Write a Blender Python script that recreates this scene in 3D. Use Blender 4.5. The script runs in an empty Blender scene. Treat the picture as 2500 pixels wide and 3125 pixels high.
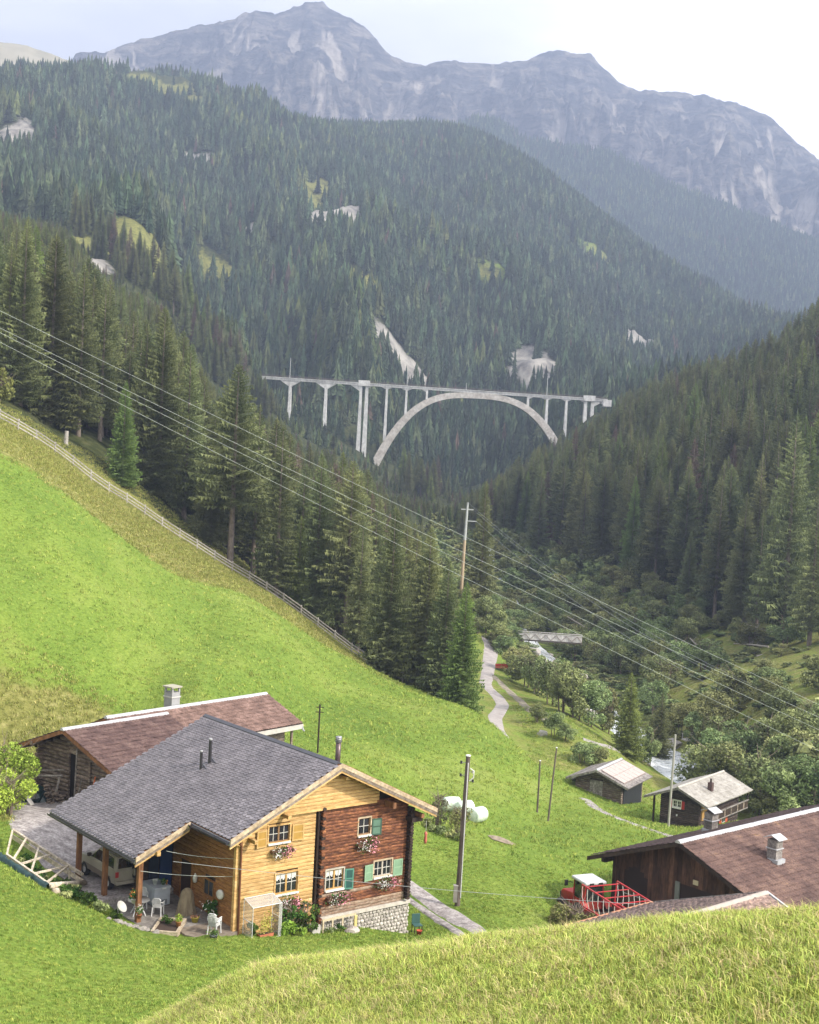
import bpy, bmesh, math, random
import numpy as np
from mathutils import Matrix, Vector, Euler
R = math.radians
rnd = random.Random(7)
rng = np.random.default_rng(11)
sc = bpy.context.scene
COL = sc.collection
# ---------------------------------------------------------------- camera
EYE = Vector((0, 0, 22.85))
cam_d = bpy.data.cameras.new('camera'); cam = bpy.data.objects.new('camera', cam_d); COL.objects.link(cam)
_p, _r = R(2.7), R(3.03)
fwd = Vector((0, math.cos(_p), -math.sin(_p))); r0 = Vector((1, 0, 0)); u0 = r0.cross(fwd)
rt = r0 * math.cos(_r) + u0 * math.sin(_r); up = u0 * math.cos(_r) - r0 * math.sin(_r)
cam.matrix_world = Matrix(((rt.x, up.x, -fwd.x, EYE.x), (rt.y, up.y, -fwd.y, EYE.y), (rt.z, up.z, -fwd.z, EYE.z), (0, 0, 0, 1)))
cam_d.sensor_fit = 'VERTICAL'; cam_d.sensor_height = 24.0; cam_d.lens = 24.0 * 4270 / 3125
cam_d.clip_start = 0.3; cam_d.clip_end = 30000
sc.camera = cam
# ---------------------------------------------------------------- world: bright overcast sky
SUN_EL, SUN_AZ = R(38), R(112)      # azimuth clockwise from +Y: to the right and a little behind
world = bpy.data.worlds.new('World'); sc.world = world; world.use_nodes = True
wn = world.node_tree.nodes; wl = world.node_tree.links; wn.clear()
def N(nodes, t, **kw):
    n = nodes.new(t)
    for k, v in kw.items():
        if k in n.inputs.keys(): n.inputs[k].default_value = v
        else: setattr(n, k, v)
    return n
sky = wn.new('ShaderNodeTexSky'); sky.sky_type = 'NISHITA'; sky.sun_disc = False
sky.sun_elevation = SUN_EL; sky.sun_rotation = SUN_AZ; sky.altitude = 1300
tc = wn.new('ShaderNodeTexCoord'); mp = wn.new('ShaderNodeMapping'); mp.inputs['Scale'].default_value = (1.0, 1.0, 2.6)
mp.inputs['Location'].default_value = (0.35, 0.1, 0.2)
nz = wn.new('ShaderNodeTexNoise'); nz.inputs['Scale'].default_value = 3.2; nz.inputs['Detail'].default_value = 6; nz.inputs['Roughness'].default_value = 0.5
wl.new(tc.outputs['Generated'], mp.inputs['Vector']); wl.new(mp.outputs['Vector'], nz.inputs['Vector'])
# thinner cloud (brighter) towards the right-hand side where the sun stands behind it
sep = wn.new('ShaderNodeSeparateXYZ'); wl.new(tc.outputs['Generated'], sep.inputs[0])
m1 = N(wn, 'ShaderNodeMath', operation='MULTIPLY_ADD'); m1.inputs[1].default_value = 0.9; wl.new(sep.outputs['X'], m1.inputs[0]); wl.new(nz.outputs['Fac'], m1.inputs[2])
cr = wn.new('ShaderNodeValToRGB'); e = cr.color_ramp.elements
e[0].position = 0.22; e[0].color = (0.40, 0.395, 0.41, 1); e[1].position = 0.72; e[1].color = (1.0, 0.98, 0.95, 1)
x = cr.color_ramp.elements.new(0.42); x.color = (0.58, 0.56, 0.55, 1)
wl.new(m1.outputs[0], cr.inputs['Fac'])
b1 = wn.new('ShaderNodeBackground'); b1.inputs['Strength'].default_value = 0.10; wl.new(sky.outputs[0], b1.inputs['Color'])
b2 = wn.new('ShaderNodeBackground'); b2.inputs['Strength'].default_value = 2.35; wl.new(cr.outputs['Color'], b2.inputs['Color'])
mxw = wn.new('ShaderNodeMixShader'); mxw.inputs[0].default_value = 0.86
ow = wn.new('ShaderNodeOutputWorld'); wl.new(b1.outputs[0], mxw.inputs[1]); wl.new(b2.outputs[0], mxw.inputs[2]); wl.new(mxw.outputs[0], ow.inputs['Surface'])
# sun through thin cloud
sd = bpy.data.lights.new('sun', 'SUN'); sd.energy = 3.9; sd.angle = R(4); sd.color = (1.0, 0.93, 0.82)
so = bpy.data.objects.new('sun', sd); COL.objects.link(so)
sv = Vector((math.sin(SUN_AZ) * math.cos(SUN_EL), math.cos(SUN_AZ) * math.cos(SUN_EL), math.sin(SUN_EL)))
so.rotation_euler = sv.to_track_quat('Z', 'Y').to_euler()
vs = sc.view_settings; vs.view_transform = 'Standard'; vs.look = 'None'; vs.gamma = 1; vs.exposure = 0.38; vs.use_curve_mapping = False
cy = sc.cycles; cy.max_bounces = 4; cy.diffuse_bounces = 2; cy.glossy_bounces = 2; cy.transmission_bounces = 3; cy.transparent_max_bounces = 6
cy.volume_bounces = 0; cy.use_denoising = True; cy.caustics_reflective = False; cy.caustics_refractive = False

# ---------------------------------------------------------------- materials
MATS = {}
def mat(name, cols, scale=4.0, stretch=(1, 1, 1), rough=0.8, var=0.0, bump=0.0, coord='Object', metallic=0.0, detail=5, spec=0.3, dist=0.0, hue=0.0, fine=None, alpha=None, trans=0.0):
    if name in MATS: return MATS[name]
    m = bpy.data.materials.new(name); m.use_nodes = True; nt = m.node_tree; n = nt.nodes; l = nt.links
    b = n['Principled BSDF']; b.inputs['Roughness'].default_value = rough; b.inputs['Metallic'].default_value = metallic
    b.inputs['Specular IOR Level'].default_value = spec
    if alpha is not None: b.inputs['Alpha'].default_value = alpha
    if trans: b.inputs['Transmission Weight'].default_value = trans
    if coord == 'World':
        g = n.new('ShaderNodeNewGeometry'); src = g.outputs['Position']
    else:
        g = n.new('ShaderNodeTexCoord'); src = g.outputs[coord]
    mpn = n.new('ShaderNodeMapping'); mpn.inputs['Scale'].default_value = stretch; l.new(src, mpn.inputs['Vector'])
    if var or hue:
        oi = n.new('ShaderNodeObjectInfo'); add = n.new('ShaderNodeVectorMath'); add.operation = 'ADD'
        sc_ = n.new('ShaderNodeVectorMath'); sc_.operation = 'SCALE'; sc_.inputs[0].default_value = (17, 31, 23); l.new(oi.outputs['Random'], sc_.inputs['Scale'])
        l.new(mpn.outputs[0], add.inputs[0]); l.new(sc_.outputs[0], add.inputs[1]); vec = add.outputs[0]
    else: vec = mpn.outputs[0]
    t = n.new('ShaderNodeTexNoise'); t.inputs['Scale'].default_value = scale; t.inputs['Detail'].default_value = detail; t.inputs['Roughness'].default_value = 0.6; t.inputs['Distortion'].default_value = dist
    l.new(vec, t.inputs['Vector'])
    r = n.new('ShaderNodeValToRGB'); els = r.color_ramp.elements
    while len(els) < len(cols): els.new(0.5)
    for i, (p, c) in enumerate(cols): els[i].position = p; els[i].color = (*c, 1)
    l.new(t.outputs['Fac'], r.inputs['Fac']); out = r.outputs['Color']
    if fine:
        t2 = n.new('ShaderNodeTexNoise'); t2.inputs['Scale'].default_value = fine[0]; t2.inputs['Detail'].default_value = 3; l.new(vec, t2.inputs['Vector'])
        mr = n.new('ShaderNodeMapRange'); mr.inputs['From Min'].default_value = 0.3; mr.inputs['From Max'].default_value = 0.7; mr.inputs['To Min'].default_value = 1 - fine[1]; mr.inputs['To Max'].default_value = 1 + fine[1]
        l.new(t2.outputs['Fac'], mr.inputs['Value']); vm = n.new('ShaderNodeVectorMath'); vm.operation = 'SCALE'; l.new(out, vm.inputs[0]); l.new(mr.outputs[0], vm.inputs['Scale']); out = vm.outputs[0]
    if var or hue:
        hs = n.new('ShaderNodeHueSaturation'); l.new(out, hs.inputs['Color'])
        mr = n.new('ShaderNodeMapRange'); mr.inputs['To Min'].default_value = 1 - var; mr.inputs['To Max'].default_value = 1 + var; l.new(oi.outputs['Random'], mr.inputs['Value']); l.new(mr.outputs[0], hs.inputs['Value'])
        if hue:
            ml = n.new('ShaderNodeMath'); ml.operation = 'FRACT'; mm = n.new('ShaderNodeMath'); mm.operation = 'MULTIPLY'; mm.inputs[1].default_value = 7.31; l.new(oi.outputs['Random'], mm.inputs[0]); l.new(mm.outputs[0], ml.inputs[0])
            m3 = n.new('ShaderNodeMapRange'); m3.inputs['To Min'].default_value = 0.5 - hue; m3.inputs['To Max'].default_value = 0.5 + hue; l.new(ml.outputs[0], m3.inputs['Value']); l.new(m3.outputs[0], hs.inputs['Hue'])
        out = hs.outputs['Color']
    l.new(out, b.inputs['Base Color'])
    if bump:
        bp = n.new('ShaderNodeBump'); bp.inputs['Strength'].default_value = bump; bp.inputs['Distance'].default_value = 0.02; l.new(t.outputs['Fac'], bp.inputs['Height']); l.new(bp.outputs[0], b.inputs['Normal'])
    MATS[name] = m; return m
def plain(name, c, rough=0.6, metallic=0.0, var=0.0, spec=0.4):
    d = tuple(v * 0.78 for v in c)
    return mat(name, [(0.3, d), (0.65, c)], scale=3.0, rough=rough, metallic=metallic, var=var, spec=spec)

# ---------------------------------------------------------------- mesh helpers
class MB:
    def __init__(s): s.v = []; s.f = []; s.m = []
    def add(s, vs, fs, mi=0):
        o = len(s.v); s.v += [tuple(q) for q in vs]; s.f += [tuple(i + o for i in q) for q in fs]; s.m += [mi] * len(fs); return s
    def box(s, a, b, mi=0, M=None):
        (x0, y0, z0), (x1, y1, z1) = a, b
        v = [(x0, y0, z0), (x1, y0, z0), (x1, y1, z0), (x0, y1, z0), (x0, y0, z1), (x1, y0, z1), (x1, y1, z1), (x0, y1, z1)]
        if M is not None: v = [M @ Vector(q) for q in v]
        return s.add(v, [(0, 3, 2, 1), (4, 5, 6, 7), (0, 1, 5, 4), (1, 2, 6, 5), (2, 3, 7, 6), (3, 0, 4, 7)], mi)
    def beam(s, a, b, w, h, mi=0, upv=(0, 0, 1)):
        a = Vector(a); b = Vector(b); d = (b - a); L = d.length; d.normalize(); x = d.cross(Vector(upv))
        if x.length < 1e-4: x = d.cross(Vector((1, 0, 0)))
        x.normalize(); z = x.cross(d)
        v = [a + x * sx * w / 2 + z * sz * h / 2 + d * L * t for t in (0, 1) for sx, sz in ((-1, -1), (1, -1), (1, 1), (-1, 1))]
        return s.add(v, [(0, 1, 2, 3), (7, 6, 5, 4), (0, 4, 5, 1), (1, 5, 6, 2), (2, 6, 7, 3), (3, 7, 4, 0)], mi)
    def tube(s, pts, rad, n=8, mi=0, cap=True):
        pts = [Vector(p) for p in pts]
        if not hasattr(rad, '__len__'): rad = [rad] * len(pts)
        o = []; x = None
        for i, p in enumerate(pts):
            d = (pts[min(i + 1, len(pts) - 1)] - pts[max(i - 1, 0)]).normalized()
            if x is None:
                x = d.cross(Vector((0, 0, 1)));
                if x.length < 1e-3: x = Vector((1, 0, 0))
            x = (x - d * x.dot(d)).normalized(); y = d.cross(x)
            o += [p + (x * math.cos(2 * math.pi * k / n) + y * math.sin(2 * math.pi * k / n)) * rad[i] for k in range(n)]
        f = [(i * n + k, i * n + (k + 1) % n, (i + 1) * n + (k + 1) % n, (i + 1) * n + k) for i in range(len(pts) - 1) for k in range(n)]
        if cap: f += [tuple(range(n))[::-1], tuple((len(pts) - 1) * n + k for k in range(n))]
        return s.add(o, f, mi)
    def lathe(s, prof, n=14, c=(0, 0, 0), mi=0, M=None):
        v = [(c[0] + r * math.cos(2 * math.pi * k / n), c[1] + r * math.sin(2 * math.pi * k / n), c[2] + z) for r, z in prof for k in range(n)]
        if M is not None: v = [M @ Vector(q) for q in v]
        f = [(i * n + k, i * n + (k + 1) % n, (i + 1) * n + (k + 1) % n, (i + 1) * n + k) for i in range(len(prof) - 1) for k in range(n)]
        return s.add(v, f, mi)
    def prism(s, poly, vec, mi=0):
        n = len(poly); vec = Vector(vec); v = [Vector(p) for p in poly]; v += [p + vec for p in v]
        return s.add(v, [tuple(range(n))[::-1], tuple(range(n, 2 * n))] + [(i, (i + 1) % n, n + (i + 1) % n, n + i) for i in range(n)], mi)
    def mesh(s, name, mats, smooth=False):
        me = bpy.data.meshes.new(name); me.from_pydata([tuple(q) for q in s.v], [], s.f)
        for m in (mats if isinstance(mats, (list, tuple)) else [mats]): me.materials.append(m)
        if len(set(s.m)) > 1: me.polygons.foreach_set('material_index', s.m)
        if smooth: me.polygons.foreach_set('use_smooth', [True] * len(me.polygons))
        me.update(); return me
    def build(s, name, mats, parent=None, smooth=False, **kw): return link(name, s.mesh(name, mats, smooth), parent, **kw)
def link(name, data, parent=None, kind=None, loc=None, rot=None, scale=None, label=None):
    o = bpy.data.objects.new(name, data); COL.objects.link(o)
    if parent is not None: o.parent = parent
    if loc is not None: o.location = loc
    if rot is not None: o.rotation_euler = rot
    if scale is not None: o.scale = scale
    if kind: o['kind'] = kind
    if label: o['label'] = label
    return o
def tag(o, label, cat, group=None, kind=None):
    o['label'] = label; o['category'] = cat
    if group: o['group'] = group
    if kind: o['kind'] = kind
    return o
def thing(name, label, cat, loc=(0, 0, 0), rz=0.0, group=None):
    o = link(name, None, loc=loc, rot=(0, 0, rz)); o.empty_display_size = 0.3
    return tag(o, label, cat, group)
def np_mesh(name, v, f, mats, smooth=False, attr=None):
    v = np.asarray(v, np.float32); f = np.asarray(f, np.int32); me = bpy.data.meshes.new(name)
    me.vertices.add(len(v)); me.vertices.foreach_set('co', v.ravel()); k = f.shape[1]
    me.loops.add(f.size); me.loops.foreach_set('vertex_index', f.ravel()); me.polygons.add(len(f))
    me.polygons.foreach_set('loop_start', np.arange(0, f.size, k, dtype=np.int32)); me.polygons.foreach_set('loop_total', np.full(len(f), k, np.int32))
    if smooth: me.polygons.foreach_set('use_smooth', np.ones(len(f), bool))
    for m in (mats if isinstance(mats, (list, tuple)) else [mats]): me.materials.append(m)
    me.update(calc_edges=True)
    if attr is not None:
        a = me.color_attributes.new('cover', 'FLOAT_COLOR', 'POINT'); a.data.foreach_set('color', np.asarray(attr, np.float32).ravel())
    return me

# ---------------------------------------------------------------- noise (numpy)
_perm = np.random.default_rng(5).random((256, 256))
def vnoise(x, y):
    xi = np.floor(x).astype(int); yi = np.floor(y).astype(int); fx = x - xi; fy = y - yi
    fx = fx * fx * (3 - 2 * fx); fy = fy * fy * (3 - 2 * fy)
    g = lambda a, b: _perm[a & 255, b & 255]
    return (g(xi, yi) * (1 - fx) + g(xi + 1, yi) * fx) * (1 - fy) + (g(xi, yi + 1) * (1 - fx) + g(xi + 1, yi + 1) * fx) * fy
def fbm(x, y, o=5, ridged=False, gain=0.5):
    s = 0; a = 1; t = 0; c, q = math.cos(0.6), math.sin(0.6)
    for i in range(o):
        n = vnoise(x + 31 * i, y + 17 * i)
        if ridged: n = 1 - np.abs(2 * n - 1)
        s = s + a * n; t += a; a *= gain; x, y = (x * c - y * q) * 2.03, (x * q + y * c) * 2.03
    return s / t
def interp(x, pts): return np.interp(x, [p[0] for p in pts], [p[1] for p in pts])

CTRL = [(2.9,9.1,19.19),(1.6,10.4,18.56),(0.2,12.0,17.81),(-1.3,14.9,16.49),(-3.4,19.7,14.15),(-6.9,25.1,10.86),(-2.0,21.9,14.39),(-0.4,19.0,15.8),(1.3,17.0,16.81),(2.3,15.8,17.41),(3.2,14.7,17.95),(4.2,13.4,18.53),(5.8,11.6,19.46),(4.1,8.0,19.93),(9.9,17.4,18.68),(-0.573576436351046,0.8191520442889918,21.25),(-2.8678821817552302,4.095760221444959,19.7),(-0.29237170472273677,0.9563047559630354,21.25),(-1.4618585236136838,4.781523779815177,19.7),(0.0,1.0,21.25),(0.0,5.0,19.7),(0.29237170472273677,0.9563047559630354,21.25),(1.4618585236136838,4.781523779815177,19.7),(0.573576436351046,0.8191520442889918,21.25),(2.8678821817552302,4.095760221444959,19.7),(-0.7,34.0,7.2),(2.5,33.9,6.2),(3.4,45.9,1.2),(4.9,33.6,5.4),(6.9,47.5,-0.6),(7.0,29.2,6.5),(10.8,44.7,-0.8),(8.9,28.6,6.0),(14.3,45.8,-1.0),(13.4,26.8,6.0),(24.7,49.2,-2.0),(-3.5,37.8,7.0),(14.5,60.3,-3.2),(22.3,66.4,-4.4),(30.2,90.1,-6.0),(-11.8,42.4,4.63),(-17.9,40.2,5.21),(-9.8,47.0,3.4),(-14.6,52.0,3.65),(-24.6,54.7,4.13),(-13.0,55.5,2.5),(-9.8,56.7,1.57),(-7.0,51.5,2.35),(-6.5,59.6,0.58),(-2.5,59.9,0.69),(-0.4,63.5,-0.43),(2.7,65.9,-0.68),(-6.77,63.49,-0.15),(-4.91,64.84,-0.4),(-3.11,66.28,-0.78),(-1.55,67.53,-0.95),(-0.07,68.71,-1.45),(1.28,69.91,-1.95),(-1.23,73.54,-1.7),(-4.35,77.45,-1.0),(-6.86,71.61,-0.9),(-8.89,66.14,-0.1),(-10.85,64.58,-0.1),(-11.88,62.99,0.3),(-9.29,62.63,0.0),(-13.81,64.78,0.45),(-15.68,67.12,0.45),(-17.79,70.56,0.4),(-13.57,68.8,0.0),(-12.01,70.05,-0.1),(-12.23,65.52,-0.1),(-11.62,67.16,-0.2),(-13.42,67.01,0.0),(-15.6,69.74,0.05),(-14.43,70.68,0.0),(-15.13,73.96,0.6),(-10.91,76.69,0.0),(-16.4,63.4,1.81),(-18.9,66.9,1.86),(-18.2,73.3,1.05),(-20.9,77.2,1.27),(-31.0,72.7,1.58),(-19.9,83.7,0.31),(-21.5,84.8,0.04),(-18.0,84.1,0.81),(-24.5,88.7,0.8),(-26.8,93.2,4.07),(-37.5,87.3,7.72),(-28.1,97.0,9.29),(-24.0,99.1,6.42),(-19.0,98.2,3.56),(-18.6,102.3,4.52),(-14.2,100.0,5.14),(-31.4,107.5,12.64),(-23.6,107.4,9.25),(-17.3,116.7,5.75),(-10.4,117.5,4.33),(-4.9,97.9,0.87),(-0.2,100.0,-0.55),(-7.3,114.8,1.37),(-0.5,118.0,0.02),(-10.0,101.5,1.97),(-35.3,119.9,19.53),(-30.1,124.4,16.16),(-24.2,127.7,11.41),(-16.8,132.9,8.25),(-11.4,137.5,5.13),(-5.1,139.9,1.23),(1.9,140.0,-1.61),(7.4,134.8,-2.68),(10.3,129.6,-4.18),(13.4,123.3,-6.09),(15.9,112.9,-5.4),(18.2,103.4,-4.65),(-52.3,108.0,26.68),(4.5,94.9,-2.06),(11.1,104.4,-4.48),(3.8,75.9,-2.27),(1.1,84.0,-1.77),(6.1,83.8,-2.45),(11.0,92.3,-3.69),(11.7,80.1,-4.36),(8.4,75.5,-2.81),(12.0,75.1,-3.99),(13.5,72.8,-3.42),(8.8,107.6,-3.15),(2.2,96.0,-1.78),(-46.8,158.2,23.39),(-36.6,164.0,16.28),(-29.3,167.5,11.45),(-21.7,170.6,6.64),(-14.0,167.4,2.86),(-5.8,157.9,-1.03),(-74.1,153.0,31.83),(-40.8,182.5,21.18),(-49.9,177.1,25.57),(-46.9,180.0,23.38),(-32.8,181.1,14.81),(-22.7,178.6,7.65),(-35.6,172.4,16.26),(-26.7,188.1,9.13),(11.3,139.5,-7.18),(11.5,149.6,-7.41),(11.1,159.6,-7.75),(12.7,169.5,-8.07),(11.7,187.6,-7.48),(13.5,211.6,-7.17),(17.9,157.0,-7.29),(14.7,141.2,-8.72),(22.7,150.3,-9.3),(17.3,132.9,-9.69),(22.0,132.2,-10.85),(19.1,124.5,-9.73),(23.1,121.8,-9.52),(24.4,119.5,-9.1),(31.3,126.2,-9.52),(21.2,384.4,-4.06),(24.2,319.1,-9.52),(23.6,256.9,-12.24),(25.0,223.6,-11.7),(28.5,187.8,-12.83),(31.9,167.0,-13.38),(34.1,156.3,-12.94),(37.7,145.2,-13.26),(45.3,127.2,-12.09),(4.9,199.9,-6.98),(9.7,239.8,-1.36),(3.7,240.0,-4.54),(-7.7,239.9,-2.3),(0.6,330.0,-3.36),(4.9,400.0,0.72),(46.1,158.4,-6.07),(49.9,180.2,-5.03),(61.0,204.1,-2.92),(57.4,227.9,-6.23),(43.7,200.3,-8.77),(45.3,291.5,-4.12),(56.8,255.8,-5.04),(31.6,288.3,-10.65),(33.4,348.4,-4.73),(66.9,225.3,0.51),(80.2,172.3,-2.89),(104.2,227.3,10.31),(83.9,288.0,17.94),(99.9,345.9,30.67),(69.4,312.4,11.98),(58.5,355.2,4.4),(121.1,423.0,48.15),(103.3,427.7,35.45),(85.5,436.7,28.54),(71.9,444.2,20.56),(63.8,450.5,14.24),(54.6,441.6,8.29),(186.4,398.6,75.47),(129.1,270.8,27.23),(-89.8,211.7,38.0),(-62.3,221.4,29.0),(-53.5,254.4,21.0),(-33.0,237.7,8.5),(-39.9,287.2,11.0),(-15.5,229.5,-2.0),(-21.6,319.3,0.0),(-89.4,317.7,45.0),(-128.8,303.8,60.0),(-64.2,394.8,38.0),(131.2,544.4,42.0),(166.8,534.6,54.0),(251.1,500.6,60.0),(226.4,725.5,66.0),(178.0,738.9,44.0),(-30.3,449.0,6.0),(-121.9,433.2,75.0),(-47.3,517.8,6.0),(-65.5,515.9,20.0),(-83.4,513.3,44.0),(-106.9,508.9,68.0),(-129.7,503.6,82.0),(-54.5,597.5,14.0),(-75.5,595.2,30.0),(-31.1,559.1,4.0),(-109.9,680.0,53.0),(-97.1,680.0,50.0),(-74.7,680.0,38.0),(-58.0,680.0,26.0),(-40.6,680.0,17.0),(-22.3,680.0,9.0),(-11.1,680.0,3.0),(8.0,680.0,-2.0),(27.1,680.0,-6.0),(49.4,680.0,2.0),(63.7,680.0,16.0),(76.0,680.0,24.0),(87.6,680.0,36.0),(98.7,680.0,32.0),(113.1,680.0,42.0),(-23.9,560.0,6.0),(23.9,560.0,-4.0),(63.7,560.0,6.0),(-55.7,780.0,40.0),(8.0,780.0,4.0),(39.8,780.0,4.0),(71.7,780.0,30.0),(-157.4,682.1,113.88),(-127.8,678.1,109.36),(-115.2,629.5,91.71),(-336.8,725.7,133.41),(-260.2,861.6,169.37),(-296.7,1059.2,238.27),(-406.2,1444.0,361.06),(-659.9,1347.1,340.63),(-356.8,1682.6,428.04),(-290.5,1756.1,432.76),(-214.0,1807.4,418.96),(-113.1,1876.6,426.94),(17.2,1899.9,441.46),(107.0,1897.0,407.23),(174.9,1891.9,366.3),(235.8,1834.9,317.16),(292.5,1776.1,270.11),(403.4,1651.4,181.29),(503.8,1518.6,142.04),(666.8,1343.6,108.7),(-184.4,1135.1,213.74),(-111.0,1194.9,228.14),(1.4,1350.0,230.35),(-88.3,654.1,73.3),(-40.1,919.1,130.12),(54.6,1098.6,148.83),(150.2,1240.9,135.29),(27.8,959.6,87.31),(-37.1,799.1,86.36),(79.0,926.6,81.38),(147.6,1090.1,71.74),(253.6,1172.9,94.12),(-22.8,819.7,52.55),(6.3,850.0,51.27),(68.2,877.3,49.3),(-959.8,2035.0,380.0),(-402.9,2162.8,360.0),(90.3,2298.2,330.0),(351.0,2222.5,230.0),(563.8,2074.8,120.0),(976.5,1859.2,60.0)]
RIDGE2 = [(-0.4155,424.9),(-0.0931,509.4),(-0.0249,576.9),(0.0135,628.8),(0.027,647.3),(0.0384,654.8),(0.0501,646.9),(0.0669,617.8),(0.0947,605.0),(0.1246,598.1),(0.148,569.0),(0.1713,536.6),(0.2056,504.8),(0.2349,475.6),(0.2728,434.8),(0.4198,288.5)]
HILL = [(-0.4377,647.4),(-0.3178,659.9),(-0.2968,665.4),(-0.2797,665.6),(-0.2624,656.2),(-0.2403,640.6),(-0.2094,637.9),(-0.1629,539.5),(-0.0639,166.6),(0.4447,59.4)]
ROCK = [(-0.4356,655.0),(-0.2746,870.0),(-0.2503,920.2),(-0.2468,941.5),(-0.2408,949.7),(-0.2276,953.5),(-0.2147,976.4),(-0.1994,1000.9),(-0.1774,1029.4),(-0.1574,1051.1),(-0.1395,1067.0),(-0.1352,1084.7),(-0.1262,1091.7),(-0.1125,1090.4),(-0.1035,1104.5),(-0.0979,1111.1),(-0.0923,1122.5),(-0.0798,1127.7),(-0.0738,1113.0),(-0.0598,1094.6),(-0.0455,1061.3),(-0.0332,1014.9),(-0.0168,993.8),(-0.0051,985.4),(0.0039,1001.9),(0.0294,1000.5),(0.0455,1003.0),(0.0615,1008.4),(0.0728,1026.1),(0.0863,1038.2),(0.1093,1032.1),(0.1152,1016.3),(0.1237,984.3),(0.1356,954.9),(0.1448,944.9),(0.1674,941.8),(0.1898,934.3),(0.2123,914.4),(0.2348,882.1),(0.2463,846.0),(0.2579,805.9),(0.2691,777.9),(0.3132,686.1),(0.4361,528.8)]
HERO_TREES = [
(-49.6, 176.2, 23.0, 0, 1.0, 'leftmost tall olive-green spruce at the top of the rail fence'),
(-46.8, 179.8, 24.2, 2, 1.1, 'broad tall spruce with hanging lichen-like boughs, second from the left edge'),
(-51.2, 175.6, 19.4, 1, 1.0, 'tall spruce cut by the left edge of the picture, above the fence'),
(-41.0, 183.3, 20.6, 3, 1.0, 'slim spruce with a long bare trunk standing left of a bright green young spruce'),
(-35.7, 172.9, 12.7, 4, 1.1, 'bright green dense young spruce before the dark wood edge'),
(-32.9, 182.0, 24.4, 2, 1.0, 'big dark spruce with heavy drooping boughs, right of the bright green young one'),
(-29.6, 183.5, 22.9, 1, 1.0, 'narrow spruce with a sparse top between two big dark spruces'),
(-22.1, 174.6, 25.0, 7, 1.15, 'tallest lone spruce with bare lower trunk right beside the rail fence'),
(-25.3, 178.7, 17.1, 0, 1.0, 'dark spruce close behind the lone bare-trunked spruce by the fence'),
(-15.9, 171.3, 21.3, 1, 1.0, 'grey-green spruce with a pale visible trunk under the viaduct piers'),
(-13.2, 171.5, 11.8, 4, 1.0, 'short bushy dark green spruce touching the rail fence'),
(-11.1, 172.9, 21.2, 0, 1.0, 'full dark spruce right of the short bushy one at the fence'),
(-5.3, 164.4, 15.7, 5, 1.0, 'dense dark spruce behind the lower end of the rail fence'),
(-7.2, 172.2, 22.7, 7, 1.0, 'tall thin-topped spruce rising behind the lower end of the fence'),
(-1.5, 150.6, 18.5, 0, 1.0, 'tall spruce directly above the crest of the green meadow'),
(2.5, 152.4, 18.0, 2, 1.0, 'broad dark spruce second from the footpath above the meadow crest'),
(6.2, 140.9, 13.1, 4, 1.15, 'dense dark conical spruce nearest the winding footpath'),
(4.5, 148.3, 15.1, 0, 1.1, 'spruce just left of the conical one beside the footpath'),
(-43.1, 180.2, 22.1, 5, 1.0, 'dark spruce between the broad left spruce and the bare-trunked slim one'),
(-35.0, 181.7, 20.0, 1, 1.0, 'pale-topped spruce left of the big dark drooping spruce'),
(-19.7, 178.9, 21.8, 3, 1.0, 'spruce with a bare pale stem just right of the lone fence spruce'),
(25.9, 156.0, 9.6, 4, 1.35, 'dense dark spruce standing behind the solar-roofed log hut'),
(31.6, 167.1, 8.3, 1, 1.3, 'loose grey-green conifer right of the dark spruce behind the log hut'),
(57.8, 228.6, 21.3, 3, 1.0, 'pale spruce with bare trunk standing on the grassy bank at far right'),
(56.4, 253.7, 25.3, 3, 1.0, 'slim light-green spruce in front of the dark right-hand wood'),
(49.8, 283.9, 23.4, 0, 1.0, 'spruce in the middle of the dark right-hand wood edge'),
(60.0, 220.2, 35.7, 1, 1.0, 'tall yellow-tipped spruce near the right edge'),
(53.2, 263.0, 14.9, 0, 1.0, 'short spruce below the middle of the right-hand wood'),
(33.2, 356.2, 22.2, 1, 1.0, 'leftmost spruce of the right-hand wood above the river bend'),
(44.5, 321.7, 25.7, 2, 1.0, 'dark spruce with a bare stem at the lower left of the right wood'),
(59.9, 205.4, 23.7, 5, 1.0, 'dark spruce cut by the right edge of the picture'),
(58.8, 244.6, 22.9, 0, 1.0, 'spruce beside the tall yellow-tipped one on the right bank'),
(35.8, 163.1, 5.8, 1, 1.0, 'small grey-green spruce among the bushes on the right river bank')]
ALDERS = [(15.9,195.5,2.4,4.6),(16.7,187.7,2.6,5.2),(18.1,183.4,2.8,6.0),(18.8,173.2,3.0,6.5),(19.6,165.1,3.0,7.0),(20.9,163.1,2.8,6.5),(22.6,163.7,2.8,6.0),(25.3,169.0,2.6,6.0),(15.5,210.5,2.0,3.6),(14.9,212.5,2.2,4.5),(18.9,199.8,2.2,4.2),(21.9,193.8,2.6,5.5),(16.8,149.4,1.5,3.0),(18.1,148.6,1.2,2.2),(15.6,155.8,1.3,2.6),(19.3,142.9,1.6,2.6),(21.0,143.1,1.4,2.4),(14.7,219.3,2.2,5.0)]
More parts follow.
